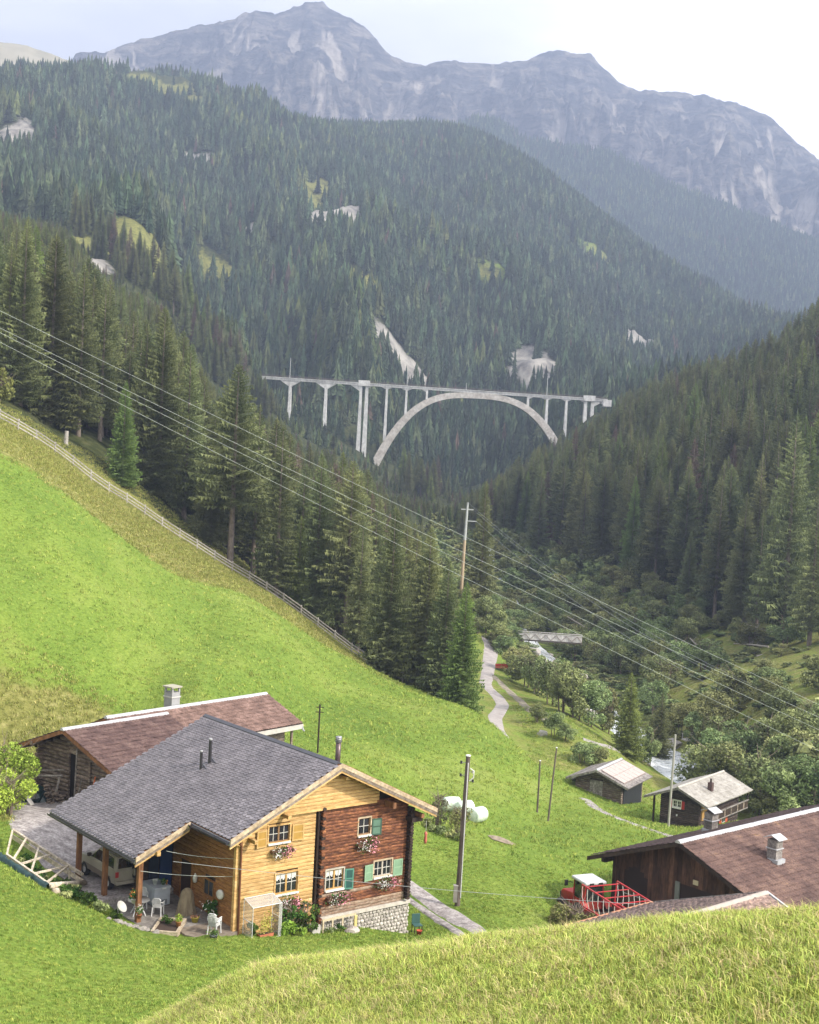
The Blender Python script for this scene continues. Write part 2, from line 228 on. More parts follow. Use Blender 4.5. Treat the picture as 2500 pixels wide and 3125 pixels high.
WILLOWS = [(33.7,150.7,3.2,6.5),(35.5,146.1,3.6,7.5),(37.3,141.1,3.6,7.5),(38.4,135.5,3.2,6),(41.0,136.6,3.4,6.5),(36.4,157.0,2.8,6),(38.8,151.6,3.2,7),(40.7,146.9,3.2,6.5),(42.7,144.2,3.2,6),(43.9,141.2,3.2,6),(37.8,165.4,2.6,5),(39.4,158.8,2.8,5.5),(41.6,154.8,2.8,5.5),(43.6,150.4,3,5.5),(33.9,175.9,2.2,5),(36.5,178.8,2.0,4.5),(29.0,160.2,1.8,5),(36.3,169.5,2.2,5)]
ROUTES = {'TRK_A':[(0.84,79.01,1.3),(1.69,77.88,1.35),(2.85,75.6,1.3),(3.87,72.17,1.3),(5.16,67.9,1.3)],'TRK_B':[(0.86,76.79,0.5),(1.86,75.28,0.5),(2.7,73.13,0.55),(3.48,68.84,0.6),(4.1,66.36,0.6)],'YARD':[(-21.63,85.91,3.0),(-20.15,79.48,4.2),(-18.18,74.67,5.0),(-16.55,73.14,5.5),(-14.58,71.34,5.5),(-13.08,69.8,4.0)],'PATH':[(11.66,144.4,1.6),(11.07,146.09,1.7),(10.55,148.78,1.8),(10.88,157.48,1.8),(12.61,168.75,1.8),(12.14,175.0,1.9),(10.94,180.17,1.8),(11.64,187.7,1.9),(12.68,201.02,2.2),(13.57,212.22,2.5),(13.25,216.37,2.5)],'DIRT':[(12.28,188.78,1.2),(13.25,184.88,1.2),(14.73,175.61,1.2),(16.05,159.48,1.1),(16.87,154.03,1.0)],'PATH2':[(20.18,151.02,1.3),(21.87,150.06,1.3),(24.67,155.27,1.3)],'HUTPATH':[(15.73,113.51,1.2),(16.6,108.2,1.4),(18.51,107.12,1.5),(20.66,107.57,2.0),(22.26,106.58,2.5)],'RIVER':[(21.24,384.41,5.0),(21.28,351.36,2.0),(24.2,319.08,1.6),(24.11,278.96,2.0),(23.74,244.85,4.5),(25.01,223.61,6.5),(28.5,187.85,7.0),(31.93,166.98,8.0),(34.08,156.33,9.0),(35.48,150.88,7.0)]}
TREE_CAP = [(-27.08, 0.1539), (-16.76, 0.143), (-14.27, 0.136), (-12.54, 0.1025), (-10.32, 0.0871), (-8.93, 0.0498), (-8.36, 0.0342), (-7.54, 0.0224), (-6.59, 0.0105), (-5.5, 0.0022), (-3.59, -0.0123), (-1.69, -0.0223), (-0.29, -0.0398), (1.07, -0.0456), (2.63, -0.03), (4.56, -0.0048), (5.83, 0.0127), (6.99, 0.0242), (7.85, 0.0434), (9.62, 0.0598), (13.39, 0.0828), (15.77, 0.1143), (24.91, 0.1615)]
WOOD_CAP = [(-27.08, 0.1539), (-16.76, 0.143), (-14.27, 0.136), (-12.54, 0.1025), (-10.33, 0.0894), (-8.94, 0.0544), (-8.37, 0.0377), (-7.55, 0.0247), (-6.61, 0.0198), (-5.53, 0.0139), (-4.28, -0.0059), (-2.94, -0.0071), (-1.69, -0.0223), (-0.69, -0.0402), (0.7, -0.0553), (2.16, -0.094), (3.06, -0.1238), (25.89, -0.0908)]
PATCH_DATA = [(-125.0,629.0,22.0,34.0,0.0),(-131.0,601.0,26.0,16.0,0.0),(-120.0,653.0,12.0,10.0,0.0),(-134.0,962.0,14.0,12.0,0.0),(-144.0,969.0,10.0,8.0,0.0),(-41.0,946.0,20.0,13.0,0.0),(-18.0,1031.0,14.0,10.0,0.0),(-265.0,1461.0,30.0,25.0,0.0),(-255.0,1457.0,30.0,20.0,0.0),(-300.0,1463.0,40.0,20.0,0.0),(-72.0,1074.0,20.0,45.0,2.0),(-95.0,1208.0,14.0,40.0,0.0),(-30.0,876.0,9.0,28.0,2.0),(-16.0,887.0,14.0,26.0,2.0),(-3.0,884.0,16.0,22.0,2.0),(4.0,861.0,18.0,22.0,2.0),(79.0,924.0,22.0,20.0,2.0),(72.0,958.0,14.0,14.0,2.0),(82.0,910.0,14.0,16.0,2.0),(194.0,1219.0,14.0,18.0,2.0),(495.0,2348.0,18.0,30.0,2.0),(194.0,1464.0,40.0,14.0,0.0),(-290.0,985.0,14.0,40.0,2.0),(-161.0,675.0,8.0,14.0,2.0),(-124.0,1036.0,8.0,22.0,2.0),(-127.0,1146.0,8.0,22.0,2.0),(-257.0,986.0,12.0,14.0,2.0),(51.0,1091.0,14.0,10.0,0.0),(-201.0,1228.0,16.0,10.0,2.0),(-141.0,962.0,10.0,18.0,0.0),(-138.0,565.0,12.0,14.0,2.0),(28.0,900.0,20.0,26.0,0.0)]
class Ground:
    def __init__(s, A, lam=2e-4):
        A = np.asarray(A, float); s.q = s.co(A[:, 0], A[:, 1]); D = np.hypot(A[:, 0], A[:, 1]); t = (A[:, 2] - 22.85) / D
        n = len(A); K = s.k(s.q, s.q) + lam * np.eye(n); P = np.c_[np.ones(n), s.q]
        s.w = np.linalg.solve(np.block([[K, P], [P.T, np.zeros((3, 3))]]), np.r_[t, 0, 0, 0])
    def co(s, x, y): return np.c_[np.arctan2(x, y) * 3.2, np.log(np.hypot(x, y) + 1e-9)]
    def k(s, a, b):
        d2 = ((a[:, None] - b[None]) ** 2).sum(-1); return np.where(d2 > 0, d2 * np.log(d2 + 1e-12) * .5, 0)
    def __call__(s, x, y):
        x = np.atleast_1d(np.asarray(x, float)); y = np.atleast_1d(np.asarray(y, float)); q = s.co(x, y); o = np.empty(len(x))
        for i in range(0, len(x), 20000):
            p = q[i:i + 20000]; o[i:i + 20000] = s.k(p, s.q) @ s.w[:-3] + np.c_[np.ones(len(p)), p] @ s.w[-3:]
        D = np.hypot(x, y)
        near = np.clip((D - 40) / 30, 0, 1) * np.clip((300 - D) / 100, 0, 1)
        z = 22.85 + o * D + near * ((fbm(x / 5 + 9, y / 5, 3) - .5) * 0.3 + (fbm(x / 17 + 4, y / 17, 2) - .5) * 1.7) * np.clip((D - 92) / 20, 0.06, 1) * np.clip((170 - D) / 20, .25, 1) + (fbm(x * .9, y * .9, 2) - .5) * .06
        far = np.clip((D - 350) / 400, 0, 1) * np.clip((1900 - D) / 600, .12, 1); z += far * (fbm(x / 130, y / 130, 5, True) - .55) * 85 * np.clip(D / 1500, .2, 1)
        return z
G = Ground(CTRL)
def gz(x, y): return float(G([x], [y])[0])
# ---------------------------------------------------------------- the ground
def cover_material():
    m = bpy.data.materials.new('meadow_ground'); m.use_nodes = True; n = m.node_tree.nodes; l = m.node_tree.links; b = n['Principled BSDF']
    b.inputs['Roughness'].default_value = 0.9; b.inputs['Specular IOR Level'].default_value = 0.1
    g = n.new('ShaderNodeNewGeometry'); at = n.new('ShaderNodeAttribute'); at.attribute_name = 'cover'; sp = n.new('ShaderNodeSeparateColor'); l.new(at.outputs['Color'], sp.inputs[0])
    def noise(s, d=5, st=(1, 1, 1)):
        mp = n.new('ShaderNodeMapping'); mp.inputs['Scale'].default_value = st; l.new(g.outputs['Position'], mp.inputs[0])
        t = n.new('ShaderNodeTexNoise'); t.inputs['Scale'].default_value = s; t.inputs['Detail'].default_value = d; t.inputs['Roughness'].default_value = .62; l.new(mp.outputs[0], t.inputs['Vector']); return t.outputs['Fac']
    def ramp(f, cols):
        r = n.new('ShaderNodeValToRGB'); els = r.color_ramp.elements
        while len(els) < len(cols): els.new(.5)
        for i, (p, c) in enumerate(cols): els[i].position = p; els[i].color = (*c, 1)
        l.new(f, r.inputs[0]); return r.outputs[0]
    def mix(f, a, c):
        x = n.new('ShaderNodeMix'); x.data_type = 'RGBA'; l.new(f, x.inputs[0]); l.new(a, x.inputs[6]); l.new(c, x.inputs[7]); return x.outputs[2]
    big = noise(.075, 7); fine = noise(3.2, 6, (1, 1, 2))
    a = ramp(big, [(.36, (.085, .135, .02)), (.46, (.135, .195, .03)), (.54, (.19, .245, .042)), (.64, (.26, .28, .075))])
    a2 = ramp(fine, [(.3, (.06, .11, .016)), (.5, (.15, .235, .036)), (.68, (.25, .32, .065))])
    c1 = mix(fine, a, a2); xx = n.new('ShaderNodeMix'); xx.data_type = 'RGBA'; xx.inputs[0].default_value = .5; l.new(a, xx.inputs[6]); l.new(a2, xx.inputs[7]); c1 = xx.outputs[2]
    dry = ramp(noise(1.6, 6), [(.3, (.11, .12, .03)), (.5, (.21, .21, .06)), (.7, (.31, .29, .11))])
    forest = ramp(noise(.5, 6), [(.3, (.022, .03, .012)), (.5, (.05, .06, .02)), (.7, (.10, .10, .045))])
    rock = ramp(noise(.12, 7, (1, 1, .4)), [(.3, (.13, .12, .11)), (.5, (.30, .28, .25)), (.7, (.46, .43, .38))])
    def soft(ch):   # cover weight broken up by noise
        mm = n.new('ShaderNodeMath'); mm.operation = 'ADD'; l.new(ch, mm.inputs[0]); f = noise(.45, 5); s2 = n.new('ShaderNodeMath'); s2.operation = 'MULTIPLY_ADD'; s2.inputs[1].default_value = 1.1; s2.inputs[2].default_value = -.55; l.new(f, s2.inputs[0]); l.new(s2.outputs[0], mm.inputs[1])
        r = n.new('ShaderNodeMapRange'); r.inputs['From Min'].default_value = .35; r.inputs['From Max'].default_value = .65; l.new(mm.outputs[0], r.inputs['Value']); return r.outputs[0]
    o = mix(soft(sp.outputs[0]), c1, dry); o = mix(soft(sp.outputs[1]), o, forest); o = mix(soft(sp.outputs[2]), o, rock)
    l.new(o, b.inputs['Base Color'])
    bp = n.new('ShaderNodeBump'); bp.inputs['Strength'].default_value = .9; bp.inputs['Distance'].default_value = .25; l.new(fine, bp.inputs['Height']); l.new(bp.outputs[0], b.inputs['Normal'])
    return m
PI = math.pi
# distance of the rail fence / wood edge and other boundaries as functions of bearing (degrees, 0 = straight ahead, + right)
DEG = 180 / math.pi
FENCE = [(-30, 172), (-16.3, 165), (-12.5, 168), (-7.3, 172), (-4.9, 168), (-2.4, 159), (0, 150)]
WOOD_R = [(0, 700), (2, 520), (4.2, 400), (6, 350), (8, 320), (9.5, 285), (12.2, 258), (14, 245), (16.3, 235), (30, 230)]
# patches: x, y, rx, ry, kind (r dry meadow, b rock)
PATCHES = [tuple(map(float, p)) for p in PATCH_DATA]
def patch_w(x, y, ch):
    w = np.zeros_like(x)
    for px, py, rx, ry, k in PATCHES:
        if int(k) != ch: continue
        d = np.hypot((x - px) / rx, (y - py) / ry) * (1.15 if ch == 0 else .95) + (fbm(x / 11, y / 11, 4) - .40) * 1.7; w = np.maximum(w, np.clip(1.6 - d, 0, 1))
    return w
def build_ground():
    nt = 620; th = np.concatenate([np.linspace(-34, -19, 40), np.linspace(-18.9, 18.9, nt), np.linspace(19, 34, 40)]) / DEG
    D = np.concatenate([[0.6], np.geomspace(1.5, 40, 110), np.geomspace(40.3, 260, 300)[0:], np.geomspace(262, 2400, 330)])
    T, DD = np.meshgrid(th, D, indexing='ij'); x = (np.sin(T) * DD).ravel(); y = (np.cos(T) * DD).ravel(); z = G(x, y)
    a, b = T.shape; i = np.arange(a * b).reshape(a, b); f = np.stack([i[:-1, :-1], i[1:, :-1], i[1:, 1:], i[:-1, 1:]], -1).reshape(-1, 4)
    t = T.ravel() * DEG; d = DD.ravel()
    r = np.zeros_like(x); g = np.zeros_like(x); bl = np.zeros_like(x)
    fe = interp(t, FENCE)
    crest = interp(t, [(-30, 122), (-16.3, 125), (-13.5, 128), (-10.8, 131), (-7.3, 135), (-2.4, 141), (2.7, 134)])
    r = np.maximum(r, np.clip((d - crest - 1) / 3, 0, .8) * (t < 0))                    # olive strip by the fence
    r = np.maximum(r, np.clip((interp(t, [(-30, 90), (-16.3, 100), (-13.5, 101), (-11, 99)]) - d) / 3, 0, .85) * (t < -10.8) * (d > 78))
    r = np.maximum(r, .5 * ((d > 140) & (d < 200) & (t > 2.5)))
    r = np.maximum(r, .42 * (d < 26))
    g = np.maximum(g, np.clip((d - fe - 4) / 5, 0, 1) * (t < 1.0) * (d < 420))
    g = np.maximum(g, np.clip((d - interp(t, [(-30, 700), (1, 190), (2.2, 260), (4, 232), (7, 205), (10, 168), (16.5, 150), (30, 140)])) / 8, 0, .85) * (t > .8))
    hillR = np.clip((d - interp(t, WOOD_R)) / 10, 0, 1); g = np.maximum(g, hillR)
    g = np.maximum(g, np.clip((d - 400) / 20, 0, 1))
    cl = patch_w(x, y, 0); g *= 1 - np.clip(cl * 1.4, 0, .62); r = np.maximum(r, cl * .75)
    bl = patch_w(x, y, 2)
    bank = (t > 3) & (d > 150) & (d < 330) & (d < interp(t, WOOD_R) - 2); g = np.where(bank, g * .6, g); r = np.where(bank, np.maximum(r, .45), r)
    right_grass = (d > 150) & (d < 250) & (t > 10.5); g = np.where(right_grass, g * .45, g); r = np.where(right_grass, np.maximum(r, .6), r)
    me = np_mesh('ground', np.c_[x, y, z], f, cover_material(), True, np.c_[r, g, bl, np.ones_like(r)])
    link('ground', me, kind='structure')
build_ground()

def ridge_sheet(name, sky, Dc, Df, Db, zf, m, amp, nth=520, nd=150, fr=1 / 260., kind='structure', p=1.0, spur=0.0, tr=(-30, 30), gully=0.0):
    th = np.linspace(tr[0], tr[1], nth) / DEG; D = np.concatenate([np.linspace(Df, Dc, nd), np.linspace(Dc, Db, 12)[1:]])
    T, DD = np.meshgrid(th, D, indexing='ij'); zc = interp(T, sky); s = (DD - Df) / (Dc - Df)
    x = np.sin(T) * DD; y = np.cos(T) * DD
    wx = x + 120 * fbm(x / 400, y / 400, 3); n = fbm(wx * fr, y * fr, 7, True, .55) - .55
    front = np.clip(s, 0, 1); z = zf + (zc - zf) * front ** p + n * amp * np.sin(np.clip(front, 0, 1) * PI) ** .8
    if spur: z += spur * (fbm(T * DEG / 3.1 + 3 + front * .8, front * 1.3, 4, True) - .5) * np.sin(front * PI) ** 1.3
    gul = np.zeros_like(z)
    if gully:
        gul = fbm(T * DEG * 1.3 + fbm(T * DEG * .9, front * 4, 4) * 2.6, front * 3.6 + 5, 5, True, .6); z += gully * (gul - .6) * np.sin(front * PI) ** .7
    z = np.where(s > 1, zc - (s - 1) * (Dc - Df) * .8, z)
    z += (fbm(T * DEG * 3.5, front * 2, 4) - .5) * amp * .10 * np.clip((front - .8) * 5, 0, 1)
    a, b = T.shape; i = np.arange(a * b).reshape(a, b); f = np.stack([i[:-1, :-1], i[1:, :-1], i[1:, 1:], i[:-1, 1:]], -1).reshape(-1, 4)
    o = link(name, np_mesh(name, np.stack([x, y, z], -1).reshape(-1, 3), f, m, False, None if not gully else np.stack([np.clip((.60 - gul) * 5 + .75 - front * 1.15, 0, 1).ravel()] * 3 + [np.ones(a * b)], -1)), kind=kind)
    return x, y, z, T, front
def rock_material():
    m = bpy.data.materials.new('mountain_rock'); m.use_nodes = True; n = m.node_tree.nodes; l = m.node_tree.links; b = n['Principled BSDF']; b.inputs['Roughness'].default_value = .95; b.inputs['Specular IOR Level'].default_value = .05
    g = n.new('ShaderNodeNewGeometry'); mp = n.new('ShaderNodeMapping'); mp.inputs['Scale'].default_value = (1, 1, 2.2); l.new(g.outputs['Position'], mp.inputs[0])
    t = n.new('ShaderNodeTexNoise'); t.inputs['Scale'].default_value = .015; t.inputs['Detail'].default_value = 12; t.inputs['Roughness'].default_value = .68; t.inputs['Distortion'].default_value = .6; l.new(mp.outputs[0], t.inputs['Vector'])
    r = n.new('ShaderNodeValToRGB'); e = r.color_ramp.elements; e[0].position = .36; e[0].color = (.03, .03, .035, 1); e[1].position = .68; e[1].color = (.33, .285, .23, 1); k = e.new(.5); k.color = (.095, .09, .09, 1); l.new(t.outputs['Fac'], r.inputs[0])
    # scree: pale where the slope is gentler
    sp = n.new('ShaderNodeSeparateXYZ'); l.new(g.outputs['Normal'], sp.inputs[0]); t2 = n.new('ShaderNodeTexNoise'); t2.inputs['Scale'].default_value = .0022; t2.inputs['Detail'].default_value = 8; l.new(g.outputs['Position'], t2.inputs['Vector'])
    ma = n.new('ShaderNodeMath'); ma.operation = 'MULTIPLY_ADD'; ma.inputs[1].default_value = 1.3; at = n.new('ShaderNodeAttribute'); at.attribute_name = 'cover'; l.new(t2.outputs['Fac'], ma.inputs[0]); l.new(at.outputs['Fac'], ma.inputs[2])
    mr = n.new('ShaderNodeMapRange'); mr.inputs['From Min'].default_value = .9; mr.inputs['From Max'].default_value = 1.5; l.new(ma.outputs[0], mr.inputs['Value'])
    x = n.new('ShaderNodeMix'); x.data_type = 'RGBA'; l.new(mr.outputs[0], x.inputs[0]); l.new(r.outputs[0], x.inputs[6]); x.inputs[7].default_value = (.44, .39, .33, 1); l.new(x.outputs[2], b.inputs['Base Color'])
    bp = n.new('ShaderNodeBump'); bp.inputs['Distance'].default_value = 30; bp.inputs['Strength'].default_value = 1; l.new(t.outputs['Fac'], bp.inputs['Height']); l.new(bp.outputs[0], b.inputs['Normal'])
    return m
ridge_sheet('rock_mountains', ROCK, 3600, 2780, 4100, 380, rock_material(), 130, nth=1000, nd=320, fr=1 / 200., p=1.2, spur=220, gully=90)
ridge_sheet('alpine_hill', HILL, 2500, 2050, 2900, 420, mat('alpine_grass', [(.3, (.20, .19, .12)), (.5, (.32, .29, .20)), (.7, (.42, .38, .28))], scale=.01, coord='World', rough=1, spec=.05), 30, nth=160, nd=60, tr=(-30, -8))
forest_floor = mat('forest_floor', [(.35, (.02, .035, .018)), (.6, (.05, .07, .03))], scale=.02, coord='World', rough=1, spec=.02)
R2 = ridge_sheet('far_wooded_ridge', RIDGE2, 2700, 1950, 3000, 60, forest_floor, 70, nth=300, nd=80, p=.9)

def strip(name, pts, m, lift=.06, seg=1.0, rough=.12, edge=6):
    """drape a ribbon on the ground: pts = (x, y, width)"""
    P = []
    for (x0, y0, w0), (x1, y1, w1) in zip(pts[:-1], pts[1:]):
        k = max(1, int(math.hypot(x1 - x0, y1 - y0) / seg))
        P += [(x0 + (x1 - x0) * i / k, y0 + (y1 - y0) * i / k, w0 + (w1 - w0) * i / k) for i in range(k)]
    P.append(pts[-1]); P = np.array(P)
    for _ in range(3): P[1:-1] = (P[:-2] + P[1:-1] * 2 + P[2:]) / 4
    d = np.gradient(P[:, :2], axis=0); d /= np.linalg.norm(d, axis=1)[:, None]; nrm = np.c_[-d[:, 1], d[:, 0]]
    s = np.linspace(-1, 1, edge + 1); n = len(P)
    X = []
    for k, t in enumerate(s):
        jit = (rng.random(n) - .5) * rough * 2 if k in (0, edge) else np.zeros(n)
        X.append(P[:, :2] + nrm * (P[:, 2:3] / 2 * t + jit[:, None]))
    X = np.stack(X, 1).reshape(-1, 2); z = G(X[:, 0], X[:, 1]) + lift
    z = z.reshape(n, edge + 1); z[:, 0] -= lift * 1.5; z[:, -1] -= lift * 1.5; z = z.ravel()
    i = np.arange(n * (edge + 1)).reshape(n, edge + 1); f = np.stack([i[:-1, :-1], i[:-1, 1:], i[1:, 1:], i[1:, :-1]], -1).reshape(-1, 4)
    return link(name, np_mesh(name, np.c_[X, z], f[:, ::-1], m, True), kind='structure')
gravel = mat('gravel', [(.3, (.15, .13, .125)), (.5, (.29, .26, .25)), (.7, (.42, .39, .37))], scale=2.2, coord='World', rough=.95, bump=.8, detail=8, fine=(9, .35))
asphalt = mat('pale_asphalt', [(.35, (.27, .24, .23)), (.6, (.36, .33, .31))], scale=1.3, coord='World', rough=.9, bump=.2)
dirt = mat('dirt_track', [(.3, (.16, .13, .10)), (.6, (.30, .27, .20))], scale=1.5, coord='World', rough=.95)
for nm, k, m, kw in (('gravel_track', 'TRK_A', gravel, {}), ('gravel_track', 'TRK_B', gravel, {}), ('gravel_yard', 'YARD', gravel, dict(edge=12, rough=.35)), ('footpath', 'PATH', asphalt, dict(rough=.03)), ('dirt_track', 'DIRT', dirt, dict(rough=.2)), ('footpath', 'PATH2', asphalt, {}), ('gravel_track', 'HUTPATH', gravel, dict(rough=.25))):
    strip(nm, ROUTES[k], m, **kw)
# river
def river():
    w = bpy.data.materials.new('river_water'); w.use_nodes = True; n = w.node_tree.nodes; l = w.node_tree.links; b = n['Principled BSDF']
    g = n.new('ShaderNodeNewGeometry'); t = n.new('ShaderNodeTexNoise'); t.inputs['Scale'].default_value = .55; t.inputs['Detail'].default_value = 8; t.inputs['Roughness'].default_value = .7; t.inputs['Distortion'].default_value = 1.5; l.new(g.outputs['Position'], t.inputs['Vector'])
    r = n.new('ShaderNodeValToRGB'); e = r.color_ramp.elements; e[0].position = .36; e[0].color = (.12, .15, .15, 1); e[1].position = .5; e[1].color = (.75, .78, .80, 1); l.new(t.outputs['Fac'], r.inputs[0]); l.new(r.outputs[0], b.inputs['Base Color']); b.inputs['Roughness'].default_value = .25
    bp = n.new('ShaderNodeBump'); bp.inputs['Distance'].default_value = .3; l.new(t.outputs['Fac'], bp.inputs['Height']); l.new(bp.outputs[0], b.inputs['Normal'])
    strip('river', ROUTES['RIVER'], w, lift=.35, seg=3, rough=.5)
river()
# ---------------------------------------------------------------- vegetation
def foliage_mat(name, dark, light, hue=.02, var=.25, sc_=.9):
    return mat(name, [(.32, dark), (.62, light)], scale=sc_, rough=.75, var=var, hue=hue, spec=.12, detail=3, fine=(6, .35))
SPR = foliage_mat('spruce_needles', (.078, .098, .040), (.18, .20, .08), sc_=.35)
SPR_B = foliage_mat('bright_spruce_needles', (.085, .12, .03), (.18, .235, .065), sc_=.35)
SPR_D = foliage_mat('dry_spruce_needles', (.10, .07, .05), (.17, .12, .09), sc_=.35)
SPR_F = foliage_mat('far_spruce_needles', (.038, .060, .036), (.095, .125, .062), hue=.035, var=.55, sc_=.25)
BARK = mat('bark', [(.3, (.10, .08, .06)), (.6, (.22, .18, .15))], scale=6, stretch=(1, 1, .3), rough=.95, bump=.5)
LEAF = foliage_mat('shrub_leaves', (.11, .14, .055), (.28, .32, .13), hue=.035, sc_=.5)
LEAF_Y = foliage_mat('yellow_green_leaves', (.10, .15, .02), (.24, .32, .06), sc_=1.2)
TWIG = mat('twig_bark', [(.3, (.12, .09, .07)), (.6, (.24, .19, .15))], scale=8, rough=.95)

def spruce_crown(seed, H, Rm, bare=.12, nb=230, seg=7, leafy=3, wl=.42, droop=.35, thin=0.0):
    g = np.random.default_rng(seed); V = []; F = []
    z0 = H * bare
    for b in range(nb):
        u = (b + g.random()) / nb; t = u ** 1.15; z = z0 + (H - z0) * t * .985
        if thin and g.random() < thin * (1 - t): continue
        L = Rm * ((1 - t) ** .8 * .95 + .05) * (.65 + .5 * g.random()) * (1 if t > .12 else .75 + t * 2)
        az = b * 2.39996 + g.random() * .5; dx, dy = math.cos(az), math.sin(az)
        up_ = .35 * t - droop * (1 - t) - .05
        px = py = 0.0; pts = []
        for k in range(seg + 1):
            s = k / seg; h = z + L * (up_ * s * 1.2 + .28 * s * s * (1 - t) + (.0 if k else 0))
            pts.append((dx * L * s, dy * L * s, h))
        for k in range(seg):
            p, q = pts[k], pts[k + 1]; s = (k + .5) / seg
            if s < .12: continue
            w = wl * L * (1.1 - s * .85) * (.5 + .8 * g.random()); w = min(w, 1.1)
            for side in (-1, 1):
                c = g.random(); mx = p[0] + (q[0] - p[0]) * c; my = p[1] + (q[1] - p[1]) * c; mz = p[2] + (q[2] - p[2]) * c
                fx = mx - dy * side * w + dx * w * .75; fy = my + dx * side * w + dy * w * .75; fz = mz - w * (.25 + .45 * g.random())
                o = len(V); V += [(mx - dx * .16 * L / seg, my - dy * .16 * L / seg, mz), (q[0], q[1], q[2] - .02), (fx, fy, fz)]; F.append((o, o + 1, o + 2))
            if leafy > 2:
                o = len(V); hw = .5 * L / seg + .08; dr = (.25 + .5 * g.random()) * min(1.0, .35 * L + .2)
                V += [(p[0], p[1], p[2]), (q[0] + dx * hw * .4, q[1] + dy * hw * .4, q[2]), ((p[0] + q[0]) / 2 + (g.random() - .5) * .3, (p[1] + q[1]) / 2 + (g.random() - .5) * .3, (p[2] + q[2]) / 2 - dr)]; F.append((o, o + 1, o + 2))
    # leader
    o = len(V); V += [(0.12, 0, H * .955), (-.08, .1, H * .955), (-.06, -.1, H * .955), (0, 0, H * 1.01)]; F += [(o, o + 1, o + 3), (o + 1, o + 2, o + 3), (o + 2, o, o + 3)]
    return np.array(V), np.array(F)
def trunk_mesh(name, H, r, seed, stubs=10, mat_=None):
    m = MB(); g = random.Random(seed)
    m.tube([(0, 0, -.8), (0, 0, 0), (0, 0, H * .3), (.05, 0, H * .65), (0, 0, H * .97)], [r * 1.35, r * 1.15, r * .85, r * .5, r * .07], 7)
    for i in range(stubs):
        z = H * (.05 + .35 * g.random()); a = g.random() * 6.28; L = .5 + 1.4 * g.random()
        m.tube([(0, 0, z), (math.cos(a) * L, math.sin(a) * L, z - .1 - .3 * g.random())], [.035, .012], 3, cap=False)
    return m.mesh(name, mat_ or BARK, True)
# template spruces, all 24 m tall (scaled per tree): crown mesh + trunk mesh
TPL = []
for i, (Rm, bare, nb, seg, droop, thin, mt) in enumerate([(4.3, .04, 560, 10, .36, .08, SPR), (3.7, .08, 480, 10, .32, .28, SPR), (4.9, .03, 600, 10, .44, .05, SPR), (3.1, .22, 400, 9, .30, .40, SPR), (4.0, .01, 580, 10, .38, .02, SPR_B), (3.6, .12, 460, 10, .42, .25, SPR), (3.6, .05, 420, 9, .22, .5, SPR_D), (4.6, .30, 420, 10, .28, .35, SPR)]):
    v, f = spruce_crown(100 + i, 24, Rm, bare, nb, seg, 3, .40, droop, thin)
    TPL.append((np_mesh('spruce_crown_mesh', v, f, mt), trunk_mesh('spruce_trunk_mesh', 24, .30, i, 14)))
def spruce(x, y, H, k, label, group=None, rz=None, wide=1.0, name='spruce_tree'):
    s = H / 24.0; z = gz(x, y)
    t = thing(name, label, 'tree', (x, y, z), rnd.random() * 6.28 if rz is None else rz, group)
    link('trunk', TPL[k][1], t, scale=(s * wide, s * wide, s)); link('crown', TPL[k][0], t, scale=(s * wide, s * wide, s))
    return t

def far_spruce_mesh(name, seed, H=1.0, Rm=.15, layers=8, n=7, mt=None):
    g = random.Random(seed); m = MB()
    for i in range(layers):
        t0 = i / layers; z = .06 + .86 * t0; r = Rm * (1 - t0) ** .85 * (.85 + .3 * g.random()) + .008; h = .92 / layers * 2.1
        o = [(math.cos(2 * math.pi * (k + g.random() * .5) / (2 * n)) * r * (1.15 if k % 2 else .55) * (.7 + .6 * g.random()), math.sin(2 * math.pi * (k + .3) / (2 * n)) * r * (1.15 if k % 2 else .55) * (.7 + .6 * g.random()), z - (.035 if k % 2 else 0) + g.random() * .02) for k in range(2 * n)]
        o.append((0, 0, min(1.0, z + h)))
        m.add(o, [(k, (k + 1) % (2 * n), 2 * n) for k in range(2 * n)])
    m.tube([(0, 0, -.06), (0, 0, .5)], [.011, .006], 4, cap=False)
    return m.mesh(name, mt or SPR_F)
def leaf_blob(seed, n, R_, H, leaf, lobes=9, low=.15, flat=1.0):
    """crown of separate leaf faces spread through several lobes; width R_, height H"""
    g = np.random.default_rng(seed); c = []
    for i in range(lobes):
        a = g.random() * 6.28; rr = R_ * .72 * math.sqrt(g.random()); zz = H * (low + (1 - low) * (.1 + .75 * g.random() ** .8 * (1 - .35 * rr / R_))); c.append((rr * math.cos(a), rr * math.sin(a), zz, R_ * (.18 + .27 * g.random())))
    V = np.empty((n * 3, 3)); k = g.integers(0, lobes, n); d = g.normal(size=(n, 3)); d /= np.linalg.norm(d, axis=1)[:, None]; cc = np.array(c)[k]
    rad = cc[:, 3] * (.55 + .5 * g.random(n) ** .5); p = cc[:, :3] + d * rad[:, None] * np.array([1, 1, min(1.0, H / R_ / 1.6) * flat]); p[:, 2] = np.clip(p[:, 2], H * .03, None)
    a = g.normal(size=(n, 3)); a /= np.linalg.norm(a, axis=1)[:, None]; b = np.cross(a, g.normal(size=(n, 3))); b /= np.linalg.norm(b, axis=1)[:, None]; s = leaf * (.6 + .8 * g.random(n))[:, None]
    V[0::3] = p + a * s; V[1::3] = p - a * s * .6 + b * s * .55; V[2::3] = p - a * s * .6 - b * s * .55
    return V, np.arange(n * 3).reshape(-1, 3)
